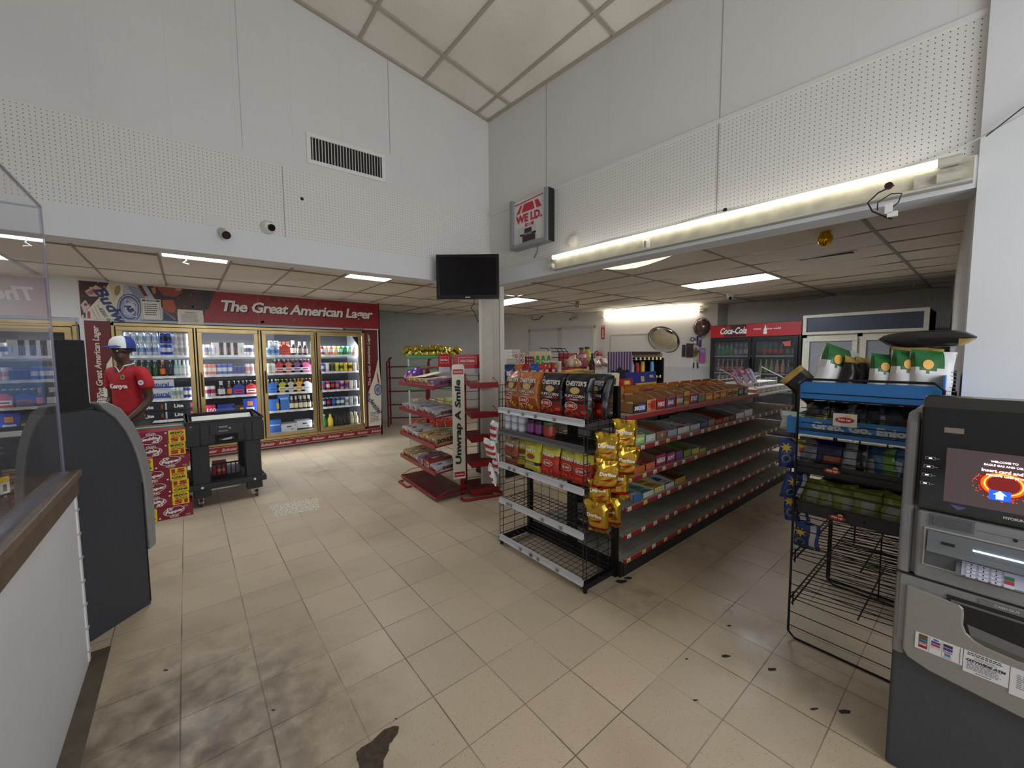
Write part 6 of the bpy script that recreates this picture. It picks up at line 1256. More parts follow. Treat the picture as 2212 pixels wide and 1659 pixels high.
# the tall white sign between the racks
s0, s1 = at_xy(980, 1036, 2.17, 3.66), at_xy(1006, 1033, 2.33, 3.60); s1.z = s0.z; hh = at_xy(998, 787, 2.2, 3.66).z-s0.z; dd = s1-s0; wd = dd.length
t3 = thing('rack_sign', 'tall narrow white sign reading Unwrap A Smile on the red rack', 'sign', ((s0+s1)/2), math.atan2(dd.y, dd.x))
w = MB(); w.prism([(-wd/2, 0, 0), (wd/2, 0, 0), (wd/2, 0, hh-.02), (wd/2-.02, 0, hh), (-wd/2+.02, 0, hh), (-wd/2, 0, hh-.02)], (0, .006, 0), mat((226, 222, 206), .45))
for z in (hh-.10, .03): w.rect(0, z+.02, wd*.86, .055, mat((180, 30, 38), .4), -.001); w.text('Little Debbie', 0, z+.02, .014, WHITE, -.002, w=wd*.7, bold=.04)
w.text('Unwrap A Smile', 0, hh*.50, .085, mat((30, 30, 32), .5), -.002, w=hh*.74, bold=.045, rot=PI/2, shear=.15)
for x, z in ((wd*.3, hh-.03), (-wd*.3, .015)): w.disc(x, z, .004, BLACK, -.002, 8)
w.build('panel', t3)
w = MB(); w.box(-.02, .02, .006, .12, .1, .13, RR); w.box(-.02, .02, .006, .12, hh-.2, hh-.17, RR); w.build('bracket', t3)
# ================================================================ GREEN AND WHITE RACK, RED WIRE RACK FAR BEHIND
t = thing('green_shelf_rack', 'white wire rack with green shelf edges beyond the red rack', 'rack', (3.02, 6.55, 0), math.radians(-26)); GW = mat((200, 206, 198), .5); GG = mat((60, 140, 80), .5)
for x in (0, .82):
    for y in (0, .42): w = MB(); w.box(x-.012, x+.012, y-.012, y+.012, 0, 1.62, GW); w.build('post', t)
for z in (.28, .66, 1.05, 1.40, 1.60):
    w = MB(); w.box(0, .82, 0, .42, z-.012, z, GW); w.box(-.02, .84, -.016, -.01, z-.06, z+.01, GG); w.box(-.02, -.014, -.01, .42, z-.06, z+.01, GG); w.box(-.02, .84, -.018, -.016, z-.03, z-.02, mat((150, 190, 150), .5)); w.build('shelf', t)
gb_ = bag(.15, .2, .06, (200, 176, 70), lambda u, v: (90, 100, 40) if .3 < v < .5 else None, None, 41, rough=.25, metal=.7, wr=2.6); F = First(gb_)
M2 = Matrix.Translation(Vector((3.02, 6.55, 0))) @ Matrix.Rotation(math.radians(-26), 4, 'Z')
for k in range(13): o = F.at(M2 @ Vector((.04+.062*k, .1+.14*(k % 2), 1.602)), rot=(-.5+.2*math.sin(k), (k-6)*.12, math.radians(-26)+.3*math.sin(k*2)), label='gold and olive chip bag fanned out on top of the green edged rack', group='gold and olive bags on the green edged rack'); o['category'] = 'snack bag'
cols_ = [(190, 160, 70), (180, 60, 40), (60, 90, 60), (200, 190, 120), (150, 60, 50)]
for z, nm in ((.28, 'lowest'), (.66, 'second'), (1.05, 'third')):
    F = First(bag(.14, .17, .06, cols_[int(z*5) % 5], None, None, int(z*100), wr=2))
    for k in range(5): o = F.at(M2 @ Vector((.1+.15*k, .08, z+.002)), rot=(-.15, 0, math.radians(-26)), label='small snack bag on the %s shelf of the green edged rack' % nm, group='snack bags, %s shelf of the green edged rack' % nm); o['category'] = 'snack bag'
t = thing('red_wire_rack', 'dark red wire rack against the block wall beyond the green edged rack', 'rack', (3.45, 8.6, 0), math.radians(-30)); RW = mat((110, 26, 30), .5)
w = MB()
for x in (0, .9): w.tube([(x, 0, 0), (x, 0, 1.45), (x+.08*(1 if x else 1), .1, 1.55), (x, .4, 1.55), (x, .4, 0)], .02, RW, 6)
w.build('frame', t)
for z in (.2, .5, .8, 1.1, 1.35):
    w = MB(); w.tube([(0, 0, z), (.9, 0, z)], .015, RW, 5)
    for k in range(12): w.tube([(.04+k*.075, 0, z), (.04+k*.075, .38, z+.03)], .004, RW, 4)
    w.build('shelf', t)
# ================================================================ CHIP RACK BESIDE THE CASH MACHINE
CX0, CY0, CY1, CXF = 2.55, .135, .665, 3.36
t = thing('chip_rack', 'black wire chip rack with blue printed trays beside the grey cash machine', 'rack', (CX0, CY1, 0), RZ_)    # local x = towards -y, local y = +x
Wd, Dd = CY1-CY0, CXF-CX0; BL = mat((50, 120, 186), .45); BB_ = mat((34, 36, 38), .5)
for y, top in ((0, 1.455), (.12, 1.40), (Dd, 1.40)):
    w = MB(); rr_ = .006
    w.tube([(0, y, .035), (0, y, top-.03), (.03, y, top), (Wd-.03, y, top), (Wd, y, top-.03), (Wd, y, .035), (Wd-.03, y, .006), (.03, y, .006), (0, y, .035)], rr_, WB, 6)
    n = 17 if y != .12 else 0
    for k in range(n): z = .07+k*.08; w.tube([(0, y, z), (Wd, y, z)], .0028, WB, 4)
    if y == .12:
        w.v = []; w.f = []; w.m = []
        for k in range(15): z = .82+k*.04; w.tube([(.01, .012, z), (Wd-.01, .012, z)], .0022, WB, 4)
    w.build('side_frame', t)
w = MB()
for y in (Dd,): w.tube([(Wd/2, y, .006), (Wd/2, y, 1.4)], .004, WB, 5); w.build('middle_bar', t); w = MB()
# wire shelves of the empty lower half: sloping lengthwise bars
for z in (.22, .47, .72):
    w = MB()
    for k in range(2): w.tube([(-.0+.012*k, 0, z-.02*k), (-.0+.012*k, Dd, z-.02*k)], .0045, WB, 5)
    w.tube([(-.0, .0, z), (-.0, -.0, z+.03), (.012, .02, z+.04), (.012, .02, z-.04)], .0035, WB, 5)
    for x in (Wd*.55, Wd-.02): w.tube([(x, 0, z+.1*x), (x, Dd, z+.1*x)], .0035, WB, 4)
    for k in range(15): y = .05+k*(Dd-.1)/14; w.tube([(0, y, z), (Wd, y, z+.1*Wd)], .0026, WB, 4)
    w.build('wire_shelf', t)
# trays
def ctray(z0, z1, m, out=.0, name='tray', txt=None):
    w = MB(); w.box(-.01-out, Wd-.01, .02, Dd-.02, z0, z0+.006, BB_); w.box(-.01-out, -.005-out, .02, Dd-.02, z0, z1, m)
    w.box(-.01-out, Wd-.0, .018, .024, z0, z1, m); w.box(-.01-out, Wd, Dd-.024, Dd-.018, z0, z1, m); w.box(Wd-.006, Wd, .02, Dd, z0, z1+.05, m)
    if txt: w.text('Grab. Go. Enjoy.', Wd*.49, (z0+z1)/2+.005, .05, mat((190, 200, 206), .5), .016, w=.40, bold=.06)
    return w.build(name, t)
ctray(1.345, 1.44, BL, .0); tt = ctray(1.155, 1.245, BL, .045, txt=True); ctray(.945, 1.005, BB_); ctray(.72, .785, BB_)
def frito(x, z, s=1.0, card=False):
    w = MB(); y = -.006
    if card: w.box(x-.047, x+.047, y-.003, y, z-.033, z+.033, mat((214, 208, 196), .5)); y -= .004
    P = [(x+.038*s*math.cos(a), y, z+.014*s*math.sin(a)) for a in [k*PI/12 for k in range(24)]]; w.disc(x+.012, z+.012*s, .013*s, mat((226, 186, 70), .5), y, 14); w.poly([(a, y-.001, c) for a, b, c in P], mat((176, 36, 36), .45)); w.text('Frito Lay', x, z, .014*s, WHITE, y-.002, maxw=.06*s, bold=.05, shear=.2)
    w.build('brand_badge', t)
frito(.20, 1.255, 1.0, True); frito(.16, .985, .9); frito(.19, .748, .9)
# bags in the chip rack
def C2W(x, y, z): return Vector((CX0+y, CY1-x, z))
def tort(front, side, dark=False):
    def reg(u, v):
        if u > .72: return (206, 206, 208)
        if v > .58+.3*abs(u-.35): return (40, 100, 52)
        if v < .12: return (190, 150, 70) if dark else None
        return None
    def mk(w, c): cdisc(w, c, -.03, .21, .022, mat((226, 170, 70), .45), ry=.026); w.fuzz(.075, .12, .04, 7, .02, mat((90, 90, 96), .5), -.042, hh=.003)
    return bag(.185, .29, .09, front, reg, mk, 51, rough=.35)
TBW = tort((214, 212, 210), None); TBK = bag(.22, .30, .10, (30, 26, 26), lambda u, v: (170, 140, 70) if v > .86 else (96, 90, 84) if u > .75 else (120, 40, 30) if (.2 < v < .4 and .3 < u < .6) else None, None, 52, rough=.3)
FW_, FB2 = First(TBW), First(TBK); z_ = 1.352
for (x, y, F_, rot, lab, sc) in ((.085, .12, FW_, (-.1, .35, RZ_+.75), 'white and green tortilla chip bag leaning at the aisle end of the top blue tray', .98), (.32, .10, FW_, (-.1, .12, RZ_+.5), 'white and green tortilla bag, farthest of the three upright ones', .8), (.40, .09, FW_, (-.12, .14, RZ_+.45), 'white and green tortilla bag, middle of the three upright ones', .86), (.47, .09, FW_, (-.1, .1, RZ_+.4), 'white and green tortilla bag nearest the thick wall', .86),
      (.05, .16, FB2, (-.2, -.8, RZ_+.5), 'black corn chip bag tipping out over the aisle end of the tray', .62), (.06, .24, FB2, (-.2, .45, RZ_+.7), 'black and gold bag behind the leaning white one', .72), (.19, .14, FB2, (-.1, .25, RZ_+.9), 'black chip bag with gold top between the white bags', .72), (.25, .17, FB2, (-.2, .2, RZ_+.9), 'black chip bag beside the three upright white ones', .72), (.38, .3, FB2, (-.1, .1, RZ_), 'black chip bag standing behind the upright white ones', .9)):
    o = F_.at(C2W(x, y, z_), rot=rot, label=lab, scale=(sc,)*3); o['category'] = 'snack bag'
o = FB2.at(C2W(.29, .17, 1.655), rot=(PI/2, .05, .06), label='black chip bag lying flat across the standing bags', scale=(.8, .75, 1.05)); o['category'] = 'snack bag'
def mini(seed, base, reg, nm, x0, z, n, dx, tray_nm, y=.10, sc=1.0, w_=.13, h_=.17):
    F = First(bag(w_, h_, .05, base, reg, None, seed, wr=2))
    for k in range(n): o = F.at(C2W(x0+dx*k, y, z), rot=(-.2, .15*math.sin(k*2+seed), RZ_+.5*math.sin(k+seed)), label='%s chip bag in the %s of the chip rack' % (nm, tray_nm), group='%s chip bags, %s' % (nm, tray_nm), scale=(sc,)*3); o['category'] = 'snack bag'
mini(61, (150, 140, 60), lambda u, v: (30, 28, 30) if v > .5 else None, 'yellow and black', .06, 1.163, 2, .07, 'second tray'); mini(62, (84, 84, 88), lambda u, v: (30, 30, 34) if u < .4 else None, 'grey and black', .17, 1.163, 3, .08, 'second tray'); mini(63, (30, 44, 60), None, 'dark blue', .38, 1.163, 1, .08, 'second tray'); mini(64, (130, 44, 26), lambda u, v: (30, 26, 28) if v > .6 else None, 'red brown', .45, 1.163, 1, .08, 'second tray')
mini(65, (120, 124, 134), None, 'silver grey', .04, .953, 1, .05, 'third tray'); mini(66, (34, 40, 84), lambda u, v: (180, 100, 60) if .3 < v < .5 and u > .4 else (60, 100, 50) if v < .2 else None, 'navy and orange', .12, .953, 1, .07, 'third tray'); mini(67, (170, 172, 178), lambda u, v: (26, 26, 36) if u > .75 else None, 'white striped', .22, .953, 1, .09, 'third tray'); mini(68, (60, 110, 150), lambda u, v: (190, 190, 190) if u < .4 and v < .6 else (110, 150, 60) if u > .7 else None, 'sky blue', .33, .953, 2, .08, 'third tray')
mini(69, (134, 140, 60), lambda u, v: (160, 160, 140) if .3 < u < .7 and v < .6 else None, 'olive green', .06, .727, 6, .078, 'lowest tray')
w = MB(); w.box(0, .1, 0, .02, 0, .05, mat((190, 206, 190), .4)); o = bag(.12, .1, .05, (190, 200, 190), None, None, 77, wr=2); bpy.data.objects.remove(bpy.data.objects[o.name]) if False else None; o.location = C2W(-.05, .1, 1.163); o.rotation_euler = (0, 0, RZ_); tag(o, 'pale green bag sticking out of the aisle end of the second tray', 'snack bag')
t5 = thing('wire_rack', 'second empty black wire rack standing behind the chip rack', 'rack', (3.42, CY1, 0), RZ_)
for y in (.0, .78):
    w = MB(); w.tube([(0, y, .03), (0, y, 1.1), (Wd-.02, y, 1.1), (Wd-.02, y, .03), (Wd-.02, y, .006), (0, y, .006), (0, y, .03)], .006, WB, 6)
    for k in range(12): w.tube([(0, y, .09+.08*k), (Wd-.02, y, .09+.08*k)], .0028, WB, 4)
    w.build('side_frame', t5)
for z in (.2, .5, .8):
    w = MB(); w.tube([(0, 0, z), (0, .78, z)], .005, WB, 5)
    for k in range(14): w.tube([(0, .04+k*.055, z), (Wd-.02, .04+k*.055, z+.03)], .0028, WB, 4)
    w.build('wire_shelf', t5)
# blue star bags on a strip
def star(u, v): return (196, 198, 204) if .62 < u < .84 and .08 < v < .92 else None
def smk(w, c):
    for cx_, cz_, r_ in ((-.03, .12, .032),):
        P = [(cx_+(r_ if k % 2 == 0 else r_*.45)*math.cos(k*PI/7+.3), cz_+(r_ if k % 2 == 0 else r_*.45)*math.sin(k*PI/7+.3)) for k in range(14)]
        w.add([(cx_, c(cx_, cz_)-.003, cz_)]+[(a, c(a, b)-.002, b) for a, b in P], [(0, 1+k, 1+(k+1) % 14) for k in range(14)], mat((214, 186, 60), .5))
    cdisc(w, c, -.03, .055, .024, mat((110, 130, 90), .5), inner=.7, off=.001)
sb = bag(.125, .175, .05, (40, 56, 120), star, smk, 81, wr=2.4, rough=.35)
S4 = [at_xy(*q, 2.60, .72) for q in ((1708, 1010), (1706, 1075), (1722, 1125), (1742, 1183))]
strip_bags(sb, S4, 'star_strip', 'dark blue snack bag with a yellow star hanging at the chip rack corner', 'dark blue star bags', RZ_+.5, sc=.95)
o = bag(.07, .11, .03, (170, 80, 40), lambda u, v: (190, 170, 60) if v > .6 else None, None, 83, wr=2); o.location = at_xy(1723, 990, 2.60, .71); o.rotation_euler = (0, 0, RZ_+.3); tag(o, 'small orange and yellow packet clipped above the blue star bags', 'snack bag')
# ================================================================ CASH MACHINE, FRONT VIEW
AX = 2.03; t = thing('cash_machine', 'grey cash machine with a lit touch screen beside the chip rack', 'ATM', (AX, .195, 0), RZ_)   # local x -> -y
AGR = mat((138, 139, 140), .42, .25, noise=.06, nscale=60); AGD = mat((104, 106, 108), .45, .2); AST = mat((66, 72, 76), .55, noise=.1, nscale=50); SCR = mat((16, 16, 18), .18, coat=.6); Wa = .56
w = MB(); w.box(0.0, Wa, .02, .52, 0, .56, AST); w.box(-.0, Wa, .0, .06, .0, .50, AST); w.build('safe_cabinet', t, bevel=.012, seg=3)
w = MB(); P = [(.03, .56), (.0, .60), (-.0, .78), (.015, 1.10), (.03, 1.36), (.07, 1.385), (.46, 1.385), (.50, 1.30), (.50, .56)]; w.prism([(.012, y, z) for y, z in P], (Wa-.024, 0, 0), AGR); w.build('upper_body', t, bevel=.01, seg=3)
w = MB(); w.prism([(0, .03, .45), (0, -.02, .47), (0, -.022, .62), (0, .0, 1.34), (0, .04, 1.375), (0, .12, 1.375), (0, .12, .45)], (.035, 0, 0), AGR); w.build('side_trim', t, bevel=.012, seg=4)
w = MB(); P = [(-.028, 1.035), (-.03, 1.05), (-.012, 1.40), (.02, 1.435), (.06, 1.44), (.10, 1.40), (.06, 1.04)]; w.prism([(.038, y, z) for y, z in P], (Wa-.07, 0, 0), SCR); bz = w.build('screen_bezel', t, bevel=.012, seg=4)
w = MB(); P = [(-.024, 1.032), (-.006, 1.425), (.02, 1.447), (.05, 1.45), (.05, 1.425)]; w.build('x') if False else None
# screen is on the leaning front plane: point (x,z) -> y
def sy(z, o=.002): return -.03+(z-1.05)*(.018/.35)-o
def S(w, cx, cz, a, b, m, o=.002): w.poly([(cx-a/2, sy(cz-b/2, o), cz-b/2), (cx+a/2, sy(cz-b/2, o), cz-b/2), (cx+a/2, sy(cz+b/2, o), cz+b/2), (cx-a/2, sy(cz+b/2, o), cz+b/2)], m)
w = MB(); sx0, sx1, sz0, sz1 = .105, .455, 1.08, 1.265; scx, scz = (sx0+sx1)/2, (sz0+sz1)/2
S(w, scx, scz, sx1-sx0, sz1-sz0, mat((80, 66, 68), .3, emit=.35)); R_ = random.Random(9)
ccx, ccz = .232, 1.166
for r_, c_, e_, k_ in ((.046, (130, 26, 20), .6, .86), (.040, (236, 84, 20), 1.2, .86), (.0345, (255, 180, 60), 1.6, .90), (.031, (196, 60, 20), .9, .90), (.028, (120, 26, 20), .6, .01)):
    n = 30; o_ = [(ccx+r_*1.2*math.cos(2*PI*k/n), ccz+r_*math.sin(2*PI*k/n)) for k in range(n)]; i_ = [(ccx+r_*1.2*k_*math.cos(2*PI*k/n), ccz+r_*k_*math.sin(2*PI*k/n)) for k in range(n)]
    w.add([(a, sy(b, .003+.0003*(5-r_*100)), b) for a, b in o_+i_], [(k, (k+1) % n, n+(k+1) % n, n+k) for k in range(n)], mat(c_, .4, emit=e_))
for k in range(50): a = R_.uniform(2.6, 6.8); r_ = R_.uniform(.044, .056); S(w, ccx+r_*1.2*math.cos(a), max(sz0+.004, min(sz1-.004, ccz+r_*math.sin(a))), .0025, .0025, mat((236, 70, 30), .4, emit=1.2), .0042)
S(w, .226, 1.130, .046, .032, mat((30, 90, 220), .4, emit=1.0), .0045); w.poly([(.226+a, sy(1.130+b, .0055), 1.130+b) for a, b in ((-.008, -.012), (.008, -.012), (.008, .002), (.015, .002), (0, .016), (-.015, .002), (-.008, .002))], mat((190, 214, 255), .4, emit=1.1))
tw_ = mat((255, 236, 236), .4, emit=1.3)
for s_, x_, z_, h_ in (('WELCOME TO', .230, 1.238, .0065), ('EAGLE GAS AND DELI', .230, 1.226, .0065), ('Insert card and do not', .248, 1.208, .0105), ('remove until prompted', .246, 1.193, .0105)):
    w.text(s_, x_, z_, h_, tw_, conf=lambda X, Z: sy(Z, .0065), bold=.03)
w.build('display', bz)
w = MB(); S(w, .118, 1.325, .045, .018, mat((130, 122, 112), .5)); w.build('sticker', bz); w = MB(); w.text('HYOSUNG', .262, 1.063, .0085, mat((190, 190, 190), .4), conf=lambda X, Z: sy(Z, .003), bold=.05); w.build('maker_name', bz)
w = MB(); w.text('ATM', .40, 1.36, .045, mat((226, 240, 255), .4, emit=3.5), conf=lambda X, Z: sy(Z, .004), bold=.08, shear=.2); w.build('lit_lettering', bz)
w = MB(); w.poly([(.12, sy(1.07), 1.073), (.16, sy(1.07), 1.07), (.14, sy(1.055), 1.057)], mat((70, 70, 110), .4, emit=.3)); w.build('front_marking', bz)
for k in range(4):
    z = 1.222-.030*k-.0; x = .068-.003*k; w = MB(); w.box(x-.013, x+.013, sy(z)-.006, sy(z)+.004, z-.006, z+.006, mat((40, 40, 42), .3)); w.box(x-.012, x+.012, sy(z)-.0066, sy(z)-.006, z-.005, z+.005, mat((150, 150, 154), .4)); w.box(x-.0105, x+.0105, sy(z)-.007, sy(z)-.0066, z-.0038, z+.0038, BLACK); w.box(x-.004, x+.004, sy(z)-.0078, sy(z)-.007, z-.0015, z+.0015, mat((240, 246, 255), .4, emit=4)); w.box(x+.013, x+.022, sy(z)-.0066, sy(z)-.004, z-.0008, z+.0008, mat((150, 150, 154), .4)); w.build('menu_key', t)
# receipt slot, card panel, pocket with keypad
w = MB(); w.box(.045, .52, -.028, .02, .785, 1.03, AGR); w.build('front_panel', t, bevel=.01, seg=3)
w = MB(); w.box(.078, .18, -.034, -.026, .985, 1.026, AGD); w.box(.084, .174, -.036, -.034, .990, 1.021, mat((84, 86, 88), .5)); w.box(.185, .34, -.030, -.028, 1.0, 1.001, mat((90, 90, 90), .4)); w.cyl((.265, -.031, .995), (.265, -.028, .995), .005, BLACK, 10); w.build('receipt_slot', t, bevel=.003)
w = MB(); rim = mat((176, 176, 174), .35, .3); PK = mat((84, 88, 90), .5)
w.box(.065, .50, -.034, -.028, .838, .976, rim); w.box(.070, .494, -.0355, -.034, .843, .971, PK); w.build('keypad_pocket', t, bevel=.01, seg=3)
w = MB(); w.prism([(.075, -.0365, .968), (.075, -.050, .915), (.075, -.060, .900), (.075, -.0365, .892)], (.415, 0, 0), mat((104, 108, 110), .45)); w.box(.18, .285, -.0485, -.0445, .934, .938, mat((200, 226, 255), .4, emit=4.5)); 
for k in range(8): w.box(.11+.004*k, .112+.004*k, -.0485, -.044, .931, .940, BLACK)
w.build('pocket_hood', t)
w = MB(); kp = Matrix.Translation((.222, -.052, .868)) @ Matrix.Rotation(-.75, 4, 'X') @ Matrix.Diagonal((.85, 1, .75, 1)); w.M = kp; w.box(-.09, .09, -.0, .012, -.035, .045, mat((120, 122, 126), .4, .4)); w.box(-.075, .08, -.002, 0, -.03, .04, mat((176, 178, 196), .35, .3, emit=.12)); w.build('keypad', t, bevel=.002)
for r_ in range(4):
    for c_ in range(4):
        w = MB(); w.M = kp; x, z = -.062+.031*c_, .031-.0175*r_; col_ = (50, 120, 80) if (c_ == 3 and r_ == 1) else (180, 50, 60) if (c_ == 3 and r_ == 2) else (196, 198, 212); w.box(x, x+.024, -.006, -.002, z-.013, z, mat(col_, .4)); 
        if c_ < 3: w.rect(x+.012, z-.0065, .003, .007, BLACK, -.0065)
        w.build('key', t)
# lower fascia with cash tray
w = MB(); P = [(.028, .755), (.028, .60), (.035, .50), (.05, .475), (.30, .44), (.56, .42), (.56, .76), (.04, .775)]
w.box(.012, Wa, -.024, .03, .52, .778, AGR); w.box(.0, Wa, -.020, .03, .778, .786, BLACK); w.build('lower_body', t, bevel=.003)
w = MB(); Q = [(.03, .745), (.160, .732), (.170, .722), (.172, .70), (.172, .665), (.18, .642), (.20, .628), (.22, .62), (.29, .612), (.315, .616), (.335, .63), (.345, .655), (.348, .69), (.355, .705), (.37, .715), (.56, .715), (.56, .41), (.30, .43), (.10, .455), (.045, .475), (.03, .50)]
w.prism([(x, -.034, z) for x, z in Q[::-1]], (0, .034, 0), mat((146, 145, 140), .4, .2, noise=.05, nscale=60)); w.build('cash_fascia', t, bevel=.006, seg=3)
w = MB(); w.box(.13, .52, -.030, -.020, .728, .752, BLACK); w.box(.14, .52, -.033, -.028, .735, .742, AGD); w.build('cash_slot', t)
w = MB(); w.box(.165, .36, -.029, .0, .60, .735, mat((14, 14, 16), .5)); w.prism([(.19, -.032, .632), (.325, -.032, .618), (.338, -.032, .652), (.18, -.032, .672)], (0, .004, 0), mat((104, 104, 106), .4)); w.prism([(.19, -.0325, .612), (.33, -.0325, .60), (.33, -.0325, .624), (.19, -.0325, .638)], (0, .002, 0), mat((84, 80, 72), .5)); w.build('cash_tray', t, bevel=.004)
w = MB(); w.box(.20, .32, -.026, -.023, .756, .772, mat((112, 112, 110), .5)); w.text('CASH OUT', .26, .764, .008, mat((190, 190, 190), .5), -.0265, bold=.03); w.build('slot_label', t)
def sheet(nm, x0, x1, z0, z1):
    w = MB(); w.box(x0, x1, -.0362, -.034, z0, z1, mat((218, 218, 220), .5)); return w
y = -.0368; w = sheet('s', .062, .176, .525, .585)
for (cx, cz, a, b, c) in ((.082, .577, .022, .010, (120, 60, 30)), (.082, .567, .022, .009, (60, 90, 90)), (.082, .557, .022, .009, (50, 90, 120)), (.082, .546, .022, .010, (190, 30, 40)), (.082, .537, .022, .008, (120, 30, 36)), (.113, .579, .024, .008, (226, 226, 230)), (.113, .569, .022, .008, (40, 70, 150)), (.113, .559, .022, .008, (190, 40, 50)), (.113, .549, .022, .008, (200, 200, 206)), (.142, .573, .022, .01, (60, 40, 50)), (.142, .561, .022, .01, (50, 70, 150)), (.142, .551, .022, .004, (200, 60, 60)), (.142, .541, .014, .01, (60, 130, 160)), (.142, .531, .018, .006, (190, 170, 190))): w.rect(cx, cz, a, b, mat(c, .5), y)
w.text('VISA', .113, .579, .006, mat((30, 40, 110), .5), y-.0004, bold=.06); w.text('STAR', .082, .546, .006, WHITE, y-.0004, bold=.05); w.rect(.0975, .555, .001, .055, mat((150, 150, 150), .5), y); w.rect(.128, .555, .001, .055, mat((150, 150, 150), .5), y); w.rect(.170, .555, .001, .055, BLACK, y); w.build('card_logos', t)
w = sheet('s', .178, .275, .51, .585); w.fuzz(.226, .578, .08, 2, .006, BLACK, y, hh=.003); w.fuzz(.226, .566, .05, 2, .004, mat((110, 110, 110), .5), y, hh=.0015); w.text('CITYWIDE ATM', .226, .555, .009, mat((50, 40, 50), .5), y-.0004, w=.084, bold=.06, shear=.2); w.fuzz(.226, .536, .08, 6, .0045, mat((90, 90, 90), .5), y, hh=.0018); w.fuzz(.226, .517, .04, 1, .005, BLACK, y, hh=.002); w.build('notice', t)
w = sheet('s', .277, .45, .495, .585); w.text('TERMS', .36, .575, .008, mat((190, 40, 50), .5), y-.0004, bold=.05); w.fuzz(.36, .545, .14, 8, .006, mat((90, 90, 90), .5), y, hh=.002); w.fuzz(.36, .505, .06, 1, .005, BLACK, y, hh=.002); w.build('notice', t)
# ================================================================ BACK WALL: FRIDGES
FK_ = mat((20, 20, 22), .4); CR = mat((176, 28, 32), .4)
L0, L1_ = onx(1536, 703, 7.95), onx(1733, 697, 7.95); dd = L1_-L0; dd.z = 0; wd = dd.length; rz = math.atan2(dd.y, dd.x); ht = 2.14
t = thing('drinks_fridge', 'black two door drinks fridge with a red lit top panel', 'fridge', (L0.x, L0.y, 0), rz)
w = MB(); w.box(0, wd, .05, .72, 0, ht, FK_); w.box(0, wd, .0, .05, 0, .12, FK_); w.box(0, .04, 0, .05, .12, ht, FK_); w.box(wd-.06, wd, 0, .05, .12, ht, FK_)
w.v = []; w.f = []; w.m = []
w.box(0, .05, .0, .72, 0, ht, FK_); w.box(wd-.05, wd, 0, .72, 0, ht, FK_); w.box(0.05, wd-.05, .66, .72, 0, ht, FK_); w.box(.05, wd-.05, 0, .66, 0, .14, FK_); w.box(.05, wd-.05, 0, .66, ht-.26, ht, FK_); w.build('cabinet', t)
w = MB(); w.box(.0, wd, -.02, 0, ht-.235, ht-.01, CR); sc = mat((70, 24, 26), .4); w.rect(wd*.30, ht-.12, wd*.26, .21, sc, -.022); w.disc(wd*.22, ht-.06, .05, mat((140, 60, 30), .4), -.0225, 10)
w.text('Coca-Cola', wd*.285, ht-.115, .125, WHITE, -.024, w=.47, bold=.03, shear=.25); w.text('enjoy', wd*.555, ht-.105, .035, mat((236, 214, 210), .4), -.022, w=.13, bold=.03); w.text('ice cold', wd*.73, ht-.105, .035, mat((236, 214, 210), .4), -.022, w=.2, bold=.03)
bx = wd*.64; P = [(-.008, .075), (-.01, .04), (-.028, .0), (-.022, -.03), (-.03, -.05), (-.026, -.08), (.026, -.08), (.03, -.05), (.022, -.03), (.028, .0), (.01, .04), (.008, .075)]
w.poly([(bx+a, -.023, ht-.12+b) for a, b in P], WHITE); w.build('top_panel', t)
FGL = glassy('fridge_glass', tint=(.75, .78, .8), opac=.06, f0=.05); SHG = mat((170, 172, 170), .5)
for k in range(2):
    a, b = (.03, wd/2-.01) if k == 0 else (wd/2+.01, wd-.04); z0, z1 = .14, ht-.26
    w = MB(); f = .05
    w.box(a, b, -.03, 0, z0, z0+f, FK_); w.box(a, b, -.03, 0, z1-f, z1, FK_); w.box(a, a+f, -.03, 0, z0+f, z1-f, FK_); w.box(b-f, b, -.03, 0, z0+f, z1-f, FK_); dr = w.build('door', t)
    w = MB(); w.box(a+f, b-f, -.012, -.008, z0+f, z1-f, FGL); w.build('door_pane', dr)
    w = MB(); hx = b-f*.5 if k == 0 else a+f*.5; w.box(hx-.01, hx+.01, -.06, -.03, .9, 1.5, FK_); w.build('handle', dr)
    for s, z in enumerate((.3, .62, .93, 1.24, 1.56)):
        w = MB(); w.box(a+.02, b-.02, .03, .6, z-.02, z, SHG); w.build('shelf', t)
w = MB(); w.prism([(wd-.22, -.034, 1.72), (wd-.14, -.034, 1.72), (wd-.14, -.034, 1.81), (wd-.22, -.034, 1.80), (wd-.27, -.034, 1.79)], (0, .003, 0), mat((190, 90, 80), .4)); w.build('door_sticker', t)
l = area('drinks_fridge_light', Vector((L0.x, L0.y, 0))+dd.normalized()*wd/2+Vector((.2, 0, ht-.32)), Vector((L0.x, L0.y, 0))+dd.normalized()*wd/2+Vector((.35, 0, .3)), 1.2, .05, 2.0, (0.8, 0.9, 1.0))
MF = Matrix.Translation(Vector((L0.x, L0.y, 0))) @ Matrix.Rotation(rz, 4, 'Z')
def soda(liq, lab, cap, h=.25, r=.036): return bottle(liq, lab, cap, h, r, 'soda_bottle', .15)
def srow(p, nm, a, n, z, snm, dx=.085, rows=1):
    F = First(p)
    for k in range(n): o = F.at(MF @ Vector((a+dx*k, .10, z+.001)), label='%s soda bottle on the %s shelf of the black drinks fridge' % (nm, snm), group='%s soda bottles, %s shelf' % (nm, snm)); o['category'] = 'bottle'
srow(soda((40, 110, 60), (50, 130, 70), (60, 140, 70)), 'green', .12, 4, 1.56, 'top', .075); srow(soda((60, 40, 40), (150, 140, 150), (130, 60, 60)), 'brown', .43, 3, 1.56, 'top')
